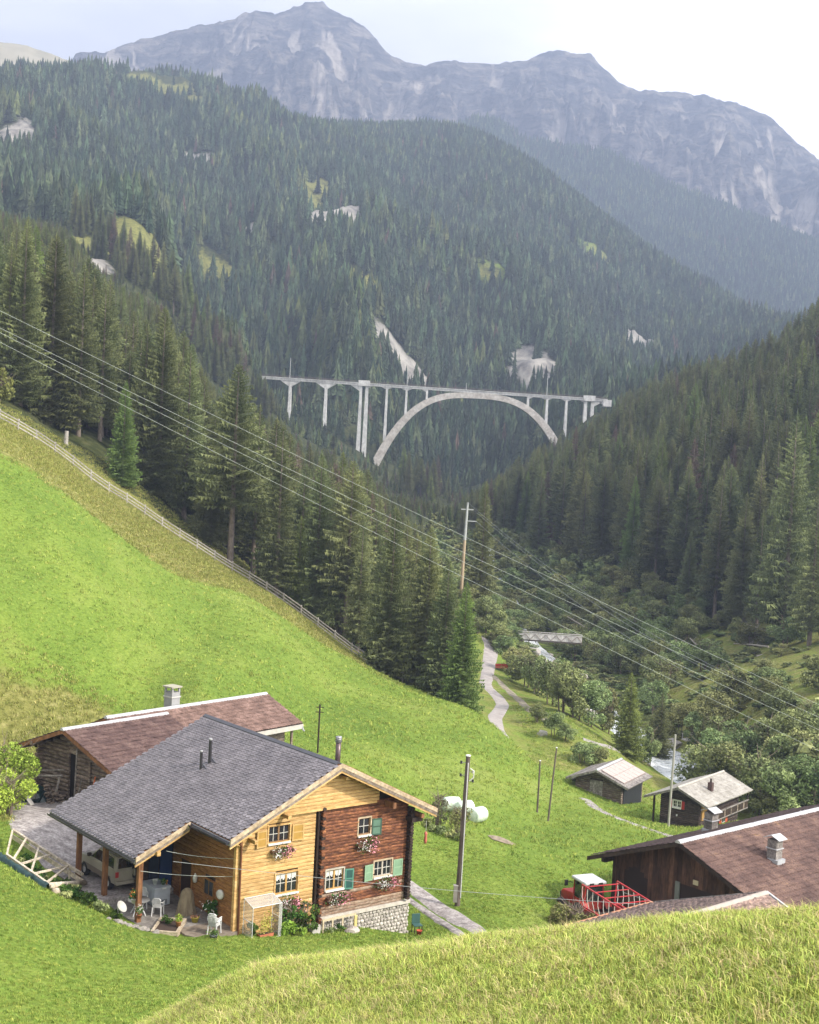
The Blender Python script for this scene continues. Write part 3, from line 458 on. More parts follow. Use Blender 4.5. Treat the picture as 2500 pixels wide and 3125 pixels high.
def branch_mesh(name, seed, R_, H, n=9, r=.06, stem=1, m_=None):
    g = random.Random(seed); m = MB()
    for s in range(stem):
        ox, oy = (g.random() - .5) * R_ * .4 * (stem > 1), (g.random() - .5) * R_ * .4 * (stem > 1)
        top = Vector((ox * 2, oy * 2, H * .8)); m.tube([(ox, oy, -.4), (ox, oy, 0), (ox * 1.4, oy * 1.4, H * .4), top], [r * 1.2, r, r * .7, r * .2], 5, cap=False)
        for i in range(n):
            z = H * (.2 + .55 * g.random()); a = g.random() * 6.28; L = R_ * (.4 + .5 * g.random())
            m.tube([(ox, oy, z), (ox + math.cos(a) * L * .6, oy + math.sin(a) * L * .6, z + L * .35), (ox + math.cos(a) * L, oy + math.sin(a) * L, z + L * .7)], [r * .4, r * .25, r * .08], 4, cap=False)
    return m.mesh(name, m_ or TWIG, True)

WHOLE = []
for cr_, tr_ in TPL:
    bm = bmesh.new(); bm.from_mesh(tr_); n0 = len(bm.faces); bm.from_mesh(cr_); me = bpy.data.meshes.new('wood_spruce_mesh'); bm.faces.ensure_lookup_table()
    for q in range(n0, len(bm.faces)): bm.faces[q].material_index = 1
    bm.to_mesh(me); bm.free(); me.materials.append(BARK); me.materials.append(cr_.materials[0]); WHOLE.append(me)
# --- geometry-node scatter for what nobody could count
def scatter(name, pts, idx, scl, rot, meshes, kind='stuff', parent=None):
    c = bpy.data.collections.new(name + '_kinds')
    for i, me in enumerate(meshes):
        o = bpy.data.objects.new('%s_kind_%02d' % (name, i), me); c.objects.link(o)
    me = bpy.data.meshes.new(name); me.vertices.add(len(pts)); me.vertices.foreach_set('co', np.asarray(pts, np.float32).ravel())
    a = me.attributes.new('idx', 'INT', 'POINT'); a.data.foreach_set('value', np.asarray(idx, np.int32))
    a = me.attributes.new('scl', 'FLOAT_VECTOR', 'POINT'); a.data.foreach_set('vector', np.asarray(scl, np.float32).ravel())
    a = me.attributes.new('rot', 'FLOAT_VECTOR', 'POINT'); a.data.foreach_set('vector', np.asarray(rot, np.float32).ravel())
    o = link(name, me, parent, kind=kind)
    ng = bpy.data.node_groups.new(name, 'GeometryNodeTree'); ng.interface.new_socket('Geometry', in_out='INPUT', socket_type='NodeSocketGeometry'); ng.interface.new_socket('Geometry', in_out='OUTPUT', socket_type='NodeSocketGeometry')
    n = ng.nodes; l = ng.links; gi = n.new('NodeGroupInput'); go = n.new('NodeGroupOutput'); ip = n.new('GeometryNodeInstanceOnPoints'); ci = n.new('GeometryNodeCollectionInfo')
    ci.inputs['Collection'].default_value = c; ci.inputs['Separate Children'].default_value = True; ci.inputs['Reset Children'].default_value = True
    l.new(gi.outputs[0], ip.inputs['Points']); l.new(ci.outputs[0], ip.inputs['Instance']); ip.inputs['Pick Instance'].default_value = True
    for nm, ty, so_ in (('idx', 'INT', 'Instance Index'), ('rot', 'FLOAT_VECTOR', 'Rotation'), ('scl', 'FLOAT_VECTOR', 'Scale')):
        at = n.new('GeometryNodeInputNamedAttribute'); at.data_type = ty; at.inputs['Name'].default_value = nm
        out = [q for q in at.outputs if q.enabled][0]; l.new(out, ip.inputs[so_])
    l.new(ip.outputs[0], go.inputs[0]); md = o.modifiers.new('scatter', 'NODES'); md.node_group = ng
    return o
def polar(n, t0, t1, d0, d1):
    t = (t0 + (t1 - t0) * rng.random(n)) / DEG; d = np.sqrt(d0 ** 2 + (d1 ** 2 - d0 ** 2) * rng.random(n)); return t * DEG, d, np.sin(t) * d, np.cos(t) * d
def thin_min(x, y, s):
    seen = {}; keep = []
    for i in range(len(x)):
        k = (int(x[i] // s), int(y[i] // s)); ok = True
        for a in (-1, 0, 1):
            for b in (-1, 0, 1):
                for j in seen.get((k[0] + a, k[1] + b), ()):
                    if (x[j] - x[i]) ** 2 + (y[j] - y[i]) ** 2 < s * s: ok = False
        if ok: seen.setdefault(k, []).append(i); keep.append(i)
    return np.array(keep)
FARM = [far_spruce_mesh('far_spruce_mesh', 40 + i, Rm=(.14, .18, .11, .16, .22, .13)[i], layers=(12, 10, 13, 11, 10, 14)[i], n=8) for i in range(6)]
FAR_G = foliage_mat('larch_needles', (.06, .085, .035), (.13, .16, .06), hue=.03, var=.3, sc_=.3)
FARM += [far_spruce_mesh('far_larch_mesh', 60 + i, Rm=.17, layers=7, mt=FAR_G) for i in range(2)] + [far_spruce_mesh('far_dead_spruce_mesh', 70, Rm=.12, layers=8, mt=SPR_D)]
def far_forest():
    X = []; Y = []; H = []
    # slopes beyond the river, 400 m to the ridge
    def lattice(sp, t0, t1, d0, d1):
        x, y = np.meshgrid(np.arange(-1000, 1000, sp), np.arange(100, 2750, sp * .87)); x = x + (np.arange(x.shape[0]) % 2 * sp / 2)[:, None]; x = x.ravel() + rng.uniform(-.38, .38, x.size) * sp; y = y.ravel() + rng.uniform(-.38, .38, y.size) * sp
        t = np.arctan2(x, y) * DEG; d = np.hypot(x, y); k = (t > t0) & (t < t1) & (d > d0) & (d < d1); return t[k], d[k], x[k], y[k]
    t, d, x, y = lattice(5.0, -20, 20, 395, 2050)
    keep = ((patch_w(x, y, 0) < .5) | (rng.random(len(x)) < .10)) & (patch_w(x, y, 2) < .5)
    # right-hand wooded spur starts nearer; the gorge under the viaduct keeps lower trees
    dens = fbm(x / 90, y / 90, 3); keep &= rng.random(len(x)) < np.clip(.55 + dens * .9, 0, 1)
    keep &= ~((d > 1250) & (d < 1700) & (t < -9.5) & (t > -17) & (vnoise(x / 60, y / 60) < .25))
    keep &= (d > 1950 - 400) | True
    t, d, x, y = t[keep], d[keep], x[keep], y[keep]
    h = (12 + 15 * rng.random(len(x)) ** .8) * np.interp(d, [400, 700, 1300, 2000], [1.0, .92, .74, .68]); h *= .75 + .5 * fbm(x / 50, y / 50, 2)
    gorge = (np.abs(y - 680) < 60) & (x > -120) & (x < 95); h[gorge] *= .45; foot = (y > 560) & (y < 690) & (x > -34) & (x < -4); h[foot] *= .6
    z = G(x, y) - .5
    d = np.hypot(x, y); t = np.arctan2(x, y) * DEG; lim = 22.85 + interp(t, TREE_CAP) * d - z; lim = np.where(lim > 0, lim * (.62 + .5 * rng.random(len(lim))), lim); lo = d < 700; h = np.where(lo, np.where(lim < -2, h * .8, np.clip(np.minimum(h, lim), 5, 30)), h); q = h > 4.5; x, y, z, h = x[q], y[q], z[q], h[q]
    # second ridge
    t2, d2, x2, y2 = lattice(6.2, -2, 19, 2000, 2720)
    th = T2 = R2[3][:, 0]; dd = np.hypot(R2[0][0], R2[1][0]); Z = R2[2]
    ti = (t2 / DEG - th[0]) / (th[1] - th[0]); di = np.interp(d2, dd, np.arange(len(dd)))
    i0 = np.clip(ti.astype(int), 0, len(th) - 2); j0 = np.clip(di.astype(int), 0, len(dd) - 2); fi = ti - i0; fj = di - j0
    z2 = (Z[i0, j0] * (1 - fi) + Z[i0 + 1, j0] * fi) * (1 - fj) + (Z[i0, j0 + 1] * (1 - fi) + Z[i0 + 1, j0 + 1] * fi) * fj
    h2 = 8 + 10 * rng.random(len(x2))
    x = np.r_[x, x2]; y = np.r_[y, y2]; z = np.r_[z, z2 - .5]; h = np.r_[h, h2]; n = len(x)
    sp = vnoise(x / 45, y / 45); u = rng.random(n)
    idx = rng.integers(0, 6, n); idx = np.where((sp > .66) & (u < .35), 6 + rng.integers(0, 2, n), idx); idx = np.where((u > .985), 8, idx)
    close = np.hypot(x, y) < 640; idx = np.where(close, 9 + rng.integers(0, 8, n), idx); h = h / np.where(close, 24, 1)
    s = np.stack([h * (.85 + .4 * rng.random(n)), h * (.85 + .4 * rng.random(n)), h], -1)
    o = scatter('far_forest', np.c_[x, y, z], idx, s, np.c_[np.zeros(n), np.zeros(n), rng.random(n) * 6.28], FARM + WHOLE)
    o['label'] = 'dense spruce forest covering the far mountain slopes'; print('far trees', n)
far_forest()
# ---------------------------------------------------------------- woods of separate trees
def woods():
    hx = [(t[0], t[1]) for t in HERO_TREES]
    for x, y, H, k, w, lab in HERO_TREES: spruce(x, y, H, k, lab, wide=w * 1.08)
    def cand(n, t0, t1, d0, d1, s, ok):
        t, d, x, y = polar(n, t0, t1, d0, d1); m = ok(t, d); t, d, x, y = t[m], d[m], x[m], y[m]; k = thin_min(x, y, s); t, d, x, y = t[k], d[k], x[k], y[k]
        m = np.array([min((a - b[0]) ** 2 + (c - b[1]) ** 2 for b in hx) > 7 for a, c in zip(x, y)]); return t[m], d[m], x[m], y[m]
    L = cand(5000, -20, 4.5, 160, 415, 3.5, lambda t, d: (d > interp(t, FENCE) + 15 + 8 * (t < -8)) & (d < interp(t, [(-20, 420), (-2, 420), (0, 330), (2.2, 262), (4, 252)])) & (d > interp(t, [(-20, 0), (0, 0), (.8, 178), (2, 215), (4, 246)])) & ((t < 1.2) | (d < 250)))
    Rr = cand(5200, .2, 20, 225, 480, 3.7, lambda t, d: d > interp(t, WOOD_R) + 4)
    rest = []
    for (t, d, x, y), side, nmax in ((L, 'l', 115), (Rr, 'r', 152)):
        vis = (np.abs(t) < 17.0); edge = d - (interp(t, FENCE) if side == 'l' else interp(t, WOOD_R))
        order = np.argsort(np.where(vis, edge, 1e5)); z = G(x, y)
        for n_, i in enumerate(order):
            H = 19 + 8 * rnd.random(); H *= .7 if rnd.random() < .15 else 1
            if side == 'r': H = (19 + 9 * rnd.random()) * (.66 if t[i] < 6.5 and d[i] > 400 else 1)
            k = rnd.choice([0, 0, 1, 1, 2, 3, 5, 5, 7] if side == 'l' else [0, 1, 1, 3, 3, 5, 5, 7, 2])
            if rnd.random() < .04: k = 6
            if rnd.random() < (.03 if side == 'l' else .07): k = 4
            lim = 22.85 + float(interp(t[i], WOOD_CAP if side == 'l' else TREE_CAP)) * d[i] - z[i]; H = H * .8 if lim < -2 else min(H, lim * (.72 + .36 * rnd.random()))
            if H < 5: continue
            if n_ < nmax and vis[i]:
                lab, gr = (('dark spruce in the crowded wood beyond the rail fence', 'spruces in the wood beyond the rail fence') if side == 'l' else ('dark spruce standing in the steep wood on the right side of the valley', 'spruces in the steep right-hand wood'))
                if k == 6: lab, gr = (lab.replace('dark', 'brownish half-dead'), gr.replace('spruces', 'brownish spruces'))
                if k == 4: lab, gr = (lab.replace('dark', 'brighter green dense'), gr.replace('spruces', 'brighter spruces'))
                zone = (('far left', 'above the middle fence', 'behind the lower fence', 'above the meadow crest')[int(np.digitize(t[i], [-11, -5.5, -1.5]))] if side == 'l' else ('below the viaduct end', 'above the footbridge', 'mid slope', 'near the right edge')[int(np.digitize(t[i], [5.5, 9.0, 13.0]))])
                size = ('tall ' if H > 22 else 'short ' if H < 15 else 'mid-sized '); row = ('at the edge of' if edge[i] < (24 if side == 'l' else 14) else 'just inside' if edge[i] < (36 if side == 'l' else 30) else 'deep in')
                lab = size.strip() + ' ' + ('brownish half-dead' if k == 6 else 'bright green' if k == 4 else 'narrow dark' if k in (3, 5) else 'dark') + ' spruce ' + row + ' the ' + ('left' if side == 'l' else 'right') + ' wood, ' + zone
                spruce(float(x[i]), float(y[i]), H, k, lab, gr, wide=(1.05 if side == 'l' else .9) + .35 * rnd.random())
            else: rest.append((x[i], y[i], z[i], H, k))
    rest = np.array(rest)
    s = rest[:, 3] / 24; w = s * (.85 + .35 * rng.random(len(s)))
    o = scatter('spruce_wood', rest[:, :3], rest[:, 4].astype(int), np.stack([w, w, s], -1), np.c_[np.zeros(len(s)), np.zeros(len(s)), rng.random(len(s)) * 6.28], WHOLE)
    o['label'] = 'mass of spruces deeper in the woods on both valley sides'; print('wood rest', len(rest))
woods()

# alders and willows: templates 1 m radius-ish, scaled
DEC = []
for i in range(5):
    v, f = leaf_blob(200 + i, 5200, 2.6, 6.0, .15, 16 + i, .06); DEC.append((np_mesh('alder_crown_mesh', v, f, LEAF), branch_mesh('alder_stem_mesh', 300 + i, 2.2, 6.0, 9, .09, 2 + i % 2)))
def bushy(name, x, y, r, h, label, cat, group=None, k=None, z=None):
    k = rnd.randrange(5) if k is None else k
    t = thing(name, label, cat, (x, y, gz(x, y) if z is None else z), rnd.random() * 6.28, group); s = (r / 2.6, r / 2.6, h / 6.0)
    link('trunk', DEC[k][1], t, scale=s); link('crown', DEC[k][0], t, scale=s); return t
for x, y, r, h in ALDERS: bushy('alder_tree', x, y, r, h, 'rounded green alder in the row between the footpath and the river', 'tree', 'alders between the footpath and the river')
for x, y, r, h in WILLOWS: bushy('willow_tree', x, y, r, h, 'big pale green willow crowding the river bank beyond the cottage', 'tree', 'big willows on the bank beyond the cottage')
def valley_bushes():
    rx = np.array([p[0] for p in ROUTES['RIVER']]); ry = np.array([p[1] for p in ROUTES['RIVER']]); dr = np.hypot(rx, ry); tr_ = np.arctan2(rx, ry) * DEG
    px = np.array([p[0] for p in ROUTES['PATH']] + [p[0] for p in ROUTES['DIRT']]); py = np.array([p[1] for p in ROUTES['PATH']] + [p[1] for p in ROUTES['DIRT']])
    t, d, x, y = polar(3500, .8, 19, 140, 420)
    # position relative to the river: bearing greater than the river's at that distance = right bank
    triv = np.interp(d, dr[::-1], tr_[::-1]); off = (t - triv) / DEG * d
    ok = ((off > np.where(d > 262, .3, 5.0)) | ((off < -np.where(d > 262, .3, 4)) & (d > 214)) ) & (d < interp(t, WOOD_R) + 6)
    ok &= ~((off < -4) & (t < interp(d, [(200, 3.3), (250, 2.0), (420, -2)])))
    # the snaggy grass clearing on the right bank keeps few bushes
    clear = (t > 10.5) & (d > 168) & (d < 240); ok &= ~(clear & (rng.random(len(x)) < .82))
    # views down to the water are left open
    for cx, cy, w in ((23.6, 216, 8), (38, 157, 7), (20.6, 384, 7)): ok &= np.hypot(x - cx, y - cy) > w
    ok &= ~((off > 4) & (off < 10) & (d > 195) & (d < 226))
    x, y, t, d, off = x[ok], y[ok], t[ok], d[ok], off[ok]; k = thin_min(x, y, 2.5); x, y, t, d, off = x[k], y[k], t[k], d[k], off[k]
    order = np.argsort(d); n = 0; rest = []
    for i in order:
        low = rnd.random() < .45 or (d[i] > 225 and off[i] < 0) or (203 < d[i] < 242 and 3.6 < t[i] < 8.0); r = (1.2 + 1.1 * rnd.random()) if low else (2.0 + 1.2 * rnd.random()); h = r * (1.1 + .7 * rnd.random()) * (1 if low else 1.3) * (.55 if 203 < d[i] < 242 and 3.6 < t[i] < 8.0 else 1)
        if d[i] < 185: h *= 1.12; r *= 1.15
        if abs(t[i]) > 17 or n >= 240: rest.append((x[i], y[i], r, h)); continue
        n += 1; zone = ('beside the footpath', 'above the footbridge', 'beyond the log hut', 'near the right edge')[int(np.digitize(t[i], [4.5, 8.0, 12.0]))]; far_ = 'far' if d[i] > 260 else 'near' if d[i] < 190 else 'middle'
        if off[i] > 0 and not low: bushy('willow_tree', float(x[i]), float(y[i]), r, h, 'grey-green leafy tree on right river bank, ' + far_ + ' distance, ' + zone, 'tree', 'leafy trees on the right river bank')
        else: bushy('alder_bush', float(x[i]), float(y[i]), r, h, 'low green bush in the river thicket, ' + far_ + ' distance, ' + zone, 'bush', 'bushes in the thicket along the river')
    rest = np.array(rest); z = G(rest[:, 0], rest[:, 1]); n = len(rest)
    # undergrowth
    t, d, x, y = polar(6500, .8, 19, 140, 400); triv = np.interp(d, dr[::-1], tr_[::-1]); off = (t - triv) / DEG * d
    ok = ((off > 4.6) | ((off < -4) & (d > 225))) & (d < interp(t, WOOD_R) + 25) & ~((off < -4) & (t < interp(d, [(200, 3.3), (250, 2.0), (420, -2)])))
    ok &= rng.random(len(x)) < np.where((t > 10.5) & (d > 165), .35, 1); x, y = x[ok], y[ok]; m = len(x); s = .45 + .8 * rng.random(m)
    P = np.r_[np.c_[rest[:, :2], z], np.c_[x, y, G(x, y)]]; S = np.r_[np.c_[rest[:, 2] / 2.6, rest[:, 2] / 2.6, rest[:, 3] / 6], np.c_[s / 2.6, s / 2.6, s * .9 / 6]]
    small = []
    for i in range(3):
        v, f = leaf_blob(400 + i, 700, 2.6, 6.0, .55, 8, .02); small.append(np_mesh('undergrowth_mesh', v, f, LEAF))
    o = scatter('undergrowth', P, np.r_[rng.integers(0, 3, n), rng.integers(0, 3, m)], S, np.c_[np.zeros(n + m), np.zeros(n + m), rng.random(n + m) * 6.28], small)
    o['label'] = 'undergrowth of low bushes covering the river banks'; print('bushes rest', n, m)
valley_bushes()
# snags, felled trunks on the right bank
for i, (x, y, L, a, b) in enumerate([(60, 219, 6, 2.9, .2), (64, 208, 8, 1.4, .1), (48, 240, 8, .4, .2), (54, 212, 9, .5, .12), (57, 217, 7, 2.2, -.1), (62, 205, 10, .9, .05), (50, 228, 6, 1.9, .3), (66, 222, 8, .2, .0), (46, 250, 7, 1.2, .4), (37, 262, 7, 2.6, .35)]):
    m = MB(); dx, dy = math.cos(a), math.sin(a); m.tube([(0, 0, .1), (dx * L / 2, dy * L / 2, .2 + b * L * .4), (dx * L, dy * L, .25 + b * L)], [.18, .14, .06], 6)
    for q in range(5): s = .35 + .12 * q; m.tube([(dx * L * s, dy * L * s, .2 + b * L * s), (dx * L * s + rnd.uniform(-.8, .8), dy * L * s + rnd.uniform(-.8, .8), .9 + b * L * s)], [.04, .015], 4, cap=False)
    o = m.build('fallen_trunk', mat('bare_wood', [(.3, (.28, .24, .20)), (.6, (.46, .42, .36))], scale=5, rough=.9)); o.location = (x, y, gz(x, y)); tag(o, 'bleached fallen trunk lying on the slope of the right bank', 'trunk', 'fallen trunks on the right bank')

# ---------------------------------------------------------------- grass
GR = [mat('grass_blade_%d' % i, [(.3, a), (.65, b)], scale=1.2, rough=.7, var=.3, hue=.02, spec=.15, coord='World') for i, (a, b) in enumerate([((.17, .235, .04), (.32, .40, .08)), ((.21, .26, .05), (.38, .43, .10)), ((.11, .185, .03), (.22, .32, .055)), ((.30, .26, .10), (.52, .45, .21))])]
def tuft(name, seed, n, h, w, spread, m, bend=.6):
    g = np.random.default_rng(seed); V = []; F = []
    for i in range(n):
        a = g.random() * 6.28; r = spread * math.sqrt(g.random()); x, y = r * math.cos(a), r * math.sin(a); hh = h * (.55 + .7 * g.random()); b = g.random() * 6.28; be = bend * hh * (.3 + .8 * g.random()); c = g.random() * 6.28
        dx, dy = math.cos(c) * w / 2, math.sin(c) * w / 2; bx, by = math.cos(b) * be, math.sin(b) * be; o = len(V)
        V += [(x - dx, y - dy, -.02), (x + dx, y + dy, -.02), (x + bx * .35 + dx * .8, y + by * .35 + dy * .8, hh * .6), (x + bx * .35 - dx * .8, y + by * .35 - dy * .8, hh * .6), (x + bx, y + by, hh * (1 - .25 * bend))]
        F += [(o, o + 1, o + 2), (o, o + 2, o + 3), (o + 3, o + 2, o + 4)]
    return np_mesh(name, np.array(V), np.array(F), m)
def grass():
    NG = [mat('bank_blade_%d' % i, [(.3, a), (.65, b)], scale=1.2, rough=.7, var=.3, hue=.02, spec=.15, coord='World') for i, (a, b) in enumerate([((.21, .29, .045), (.40, .49, .10)), ((.29, .33, .07), (.52, .54, .15)), ((.13, .21, .035), (.26, .36, .065)), ((.36, .31, .13), (.58, .50, .24))])]
    near = [tuft('grass_tuft', 500 + i, 12, (.11, .09, .13, .16)[i], .009, .08, NG[(0, 1, 1, 3)[i]], 1.0) for i in range(4)] + [tuft('grass_tuft', 510, 10, .11, .008, .07, NG[2], .9), tuft('grass_tuft', 511, 7, .15, .006, .06, NG[0], 1.3)]
    def put(name, n, t0, t1, d0, d1, ms, s0, s1, p, keep=None, label=''):
        t, d, x, y = polar(n, t0, t1, d0, d1)
        if keep is not None:
            k = keep(t, d, x, y); t, d, x, y = t[k], d[k], x[k], y[k]
        q = rng.choice(len(ms), len(x), p=p); c = fbm(x / 1.7, y / 1.7, 3); s = (s0 + (s1 - s0) * rng.random(len(x))) * (.6 + .8 * c)
        o = scatter(name, np.c_[x, y, G(x, y) - .01], q, np.stack([s, s, s], -1), np.c_[rng.normal(0, .12, len(x)), rng.normal(0, .12, len(x)), rng.random(len(x)) * 6.28], ms); o['label'] = label; print(name, len(x))
    cr_ = [(-20, 34), (-6, 23), (-2, 20), (3.3, 18.5), (7, 17.5), (11, 17), (17, 16.5)]
    put('foreground_grass', 250000, -22, 27, 6.8, 25, near, .5, 1.05, [.24, .24, .2, .07, .15, .10], lambda t, d, x, y: (d < interp(t, cr_) + 1) & (rng.random(len(x)) < np.where(d < 14, 1, .75)), 'tall pale green grass on the bank in the foreground')
    nb = near[0:1] + near[1:2] + near[4:6]
    lawn = [tuft('lawn_tuft', 520 + i, 12, .10, .022, .16, GR[(0, 2, 1)[i]], .8) for i in range(3)]
    HH = lambda x, y: ((x + 7.02) * math.cos(R(38.6)) + (y - 63.8) * math.sin(R(38.6)), -(x + 7.02) * math.sin(R(38.6)) + (y - 63.8) * math.cos(R(38.6)))
    def off_house(t, d, x, y):
        u, w = HH(x, y); k = ~((u > -4.4) & (u < 10.2) & (w > -.1) & (w < 13)) & ~((u > -3.4) & (u < .2) & (w > .4) & (w < 3))
        for nm, mrg in (('TRK_A', .1), ('TRK_B', .1), ('YARD', -.2)):
            R_ = np.array(ROUTES[nm]); dd = np.full(len(x), 99.)
            for (x0, y0, w0), (x1, y1, w1) in zip(R_[:-1], R_[1:]):
                q = np.clip(((x - x0) * (x1 - x0) + (y - y0) * (y1 - y0)) / ((x1 - x0) ** 2 + (y1 - y0) ** 2), 0, 1); dd = np.minimum(dd, np.hypot(x - x0 - q * (x1 - x0), y - y0 - q * (y1 - y0)) - w0 / 2)
            k &= dd > mrg
        return k
    put('lawn_grass', 90000, -17.5, 17.5, 38, 88, lawn, .45, .95, [.45, .4, .15], off_house, 'short bright green grass of the mown meadow round the houses')
    mead = [tuft('meadow_tuft', 530 + i, 9, (.28, .22, .34)[i], .05, .35, GR[(0, 2, 1)[i]], .9) for i in range(3)]
    put('meadow_grass', 52000, -17.5, 17.2, 88, 176, mead, .35, .8, [.45, .35, .2], lambda t, d, x, y: (d < interp(t, [(-20, 123), (-16.3, 125.5), (-13.5, 128.5), (-10.8, 131.5), (-7.3, 135.5), (-2.4, 142), (-.5, 160), (3, 175), (8, 160), (17, 120)])) & ~((t < -10.9) & (d < interp(t, [(-16.3, 98), (-13.5, 99), (-11, 97)]))) & ~((np.abs(x - 11.5) < 2.2) & (d > 142)), 'uneven green grass on the big meadow slope')
    OLV = [mat('olive_blade_%d' % i, [(.3, a), (.65, b)], scale=.8, rough=.8, var=.25, hue=.015, spec=.1, coord='World') for i, (a, b) in enumerate([((.19, .21, .05), (.32, .33, .09)), ((.27, .25, .08), (.42, .38, .14))])]
    dry = [tuft('dry_tuft', 540 + i, 9, .24, .05, .35, OLV[i], .9) for i in range(2)]
    def dz(t, d, x, y):
        c_ = interp(t, [(-20, 123), (-16.3, 125), (-13.5, 128), (-10.8, 131), (-7.3, 135), (-2.4, 141)]); a = (t < -1.5) & (d > c_ + 1) & (d < interp(t, FENCE) + 12); b = (t < -10.8) & (d > 78) & (d < interp(t, [(-16.3, 100), (-13.5, 101), (-11, 99)]) + 1)
        return (a | b) & off_house(t, d, x, y)
    put('olive_grass', 42000, -17.5, -1.5, 78, 185, dry, .5, 1.1, [.8, .2], dz, 'olive and straw coloured dry grass on the upper slope')
grass()
# ---------------------------------------------------------------- rail fence along the wood
GREYW = mat('weathered_wood', [(.3, (.22, .20, .17)), (.6, (.40, .37, .33))], scale=5, stretch=(1, 1, 1), rough=.9, var=.2, coord='World')
def fence():
    pts = []
    s = -17.2
    while s < .4:
        D = float(interp(s, FENCE)); pts.append((math.sin(s / DEG) * D, math.cos(s / DEG) * D)); s += 0.72
    t = thing('rail_fence', 'long weathered wooden rail fence between the upper meadow and the wood', 'fence', (pts[0][0], pts[0][1], gz(*pts[0])))
    o = Vector(t.location); post = MB().box((-.07, -.07, -.3), (.07, .07, 1.25)).mesh('fence_post', GREYW); rail = MB().box((0, -.03, -.06), (1, .03, .06)).mesh('fence_rail', GREYW)
    P = [Vector((x, y, gz(x, y))) - o for x, y in pts]
    for i, p in enumerate(P):
        link('post', post, t, loc=p, rot=(rnd.uniform(-.05, .05), rnd.uniform(-.05, .05), rnd.random()))
        if i + 1 < len(P):
            d = P[i + 1] - p; L = d.length
            for h in (.35, .72, 1.08):
                q = d.to_track_quat('X', 'Z').to_euler(); link('rail', rail, t, loc=p + Vector((0, -.09, h + rnd.uniform(-.03, .03))), rot=q, scale=(L * 1.03, 1, 1))
fence()
# tree stump near the top of the fence
m = MB(); m.tube([(0, 0, -.2), (0, 0, .3), (.05, 0, 1.6)], [.34, .27, .24], 9); o = m.build('tree_stump', GREYW); X = (-42.6, 172.0); o.location = (*X, gz(*X)); tag(o, 'grey tree stump on the olive grass above the rail fence', 'stump')

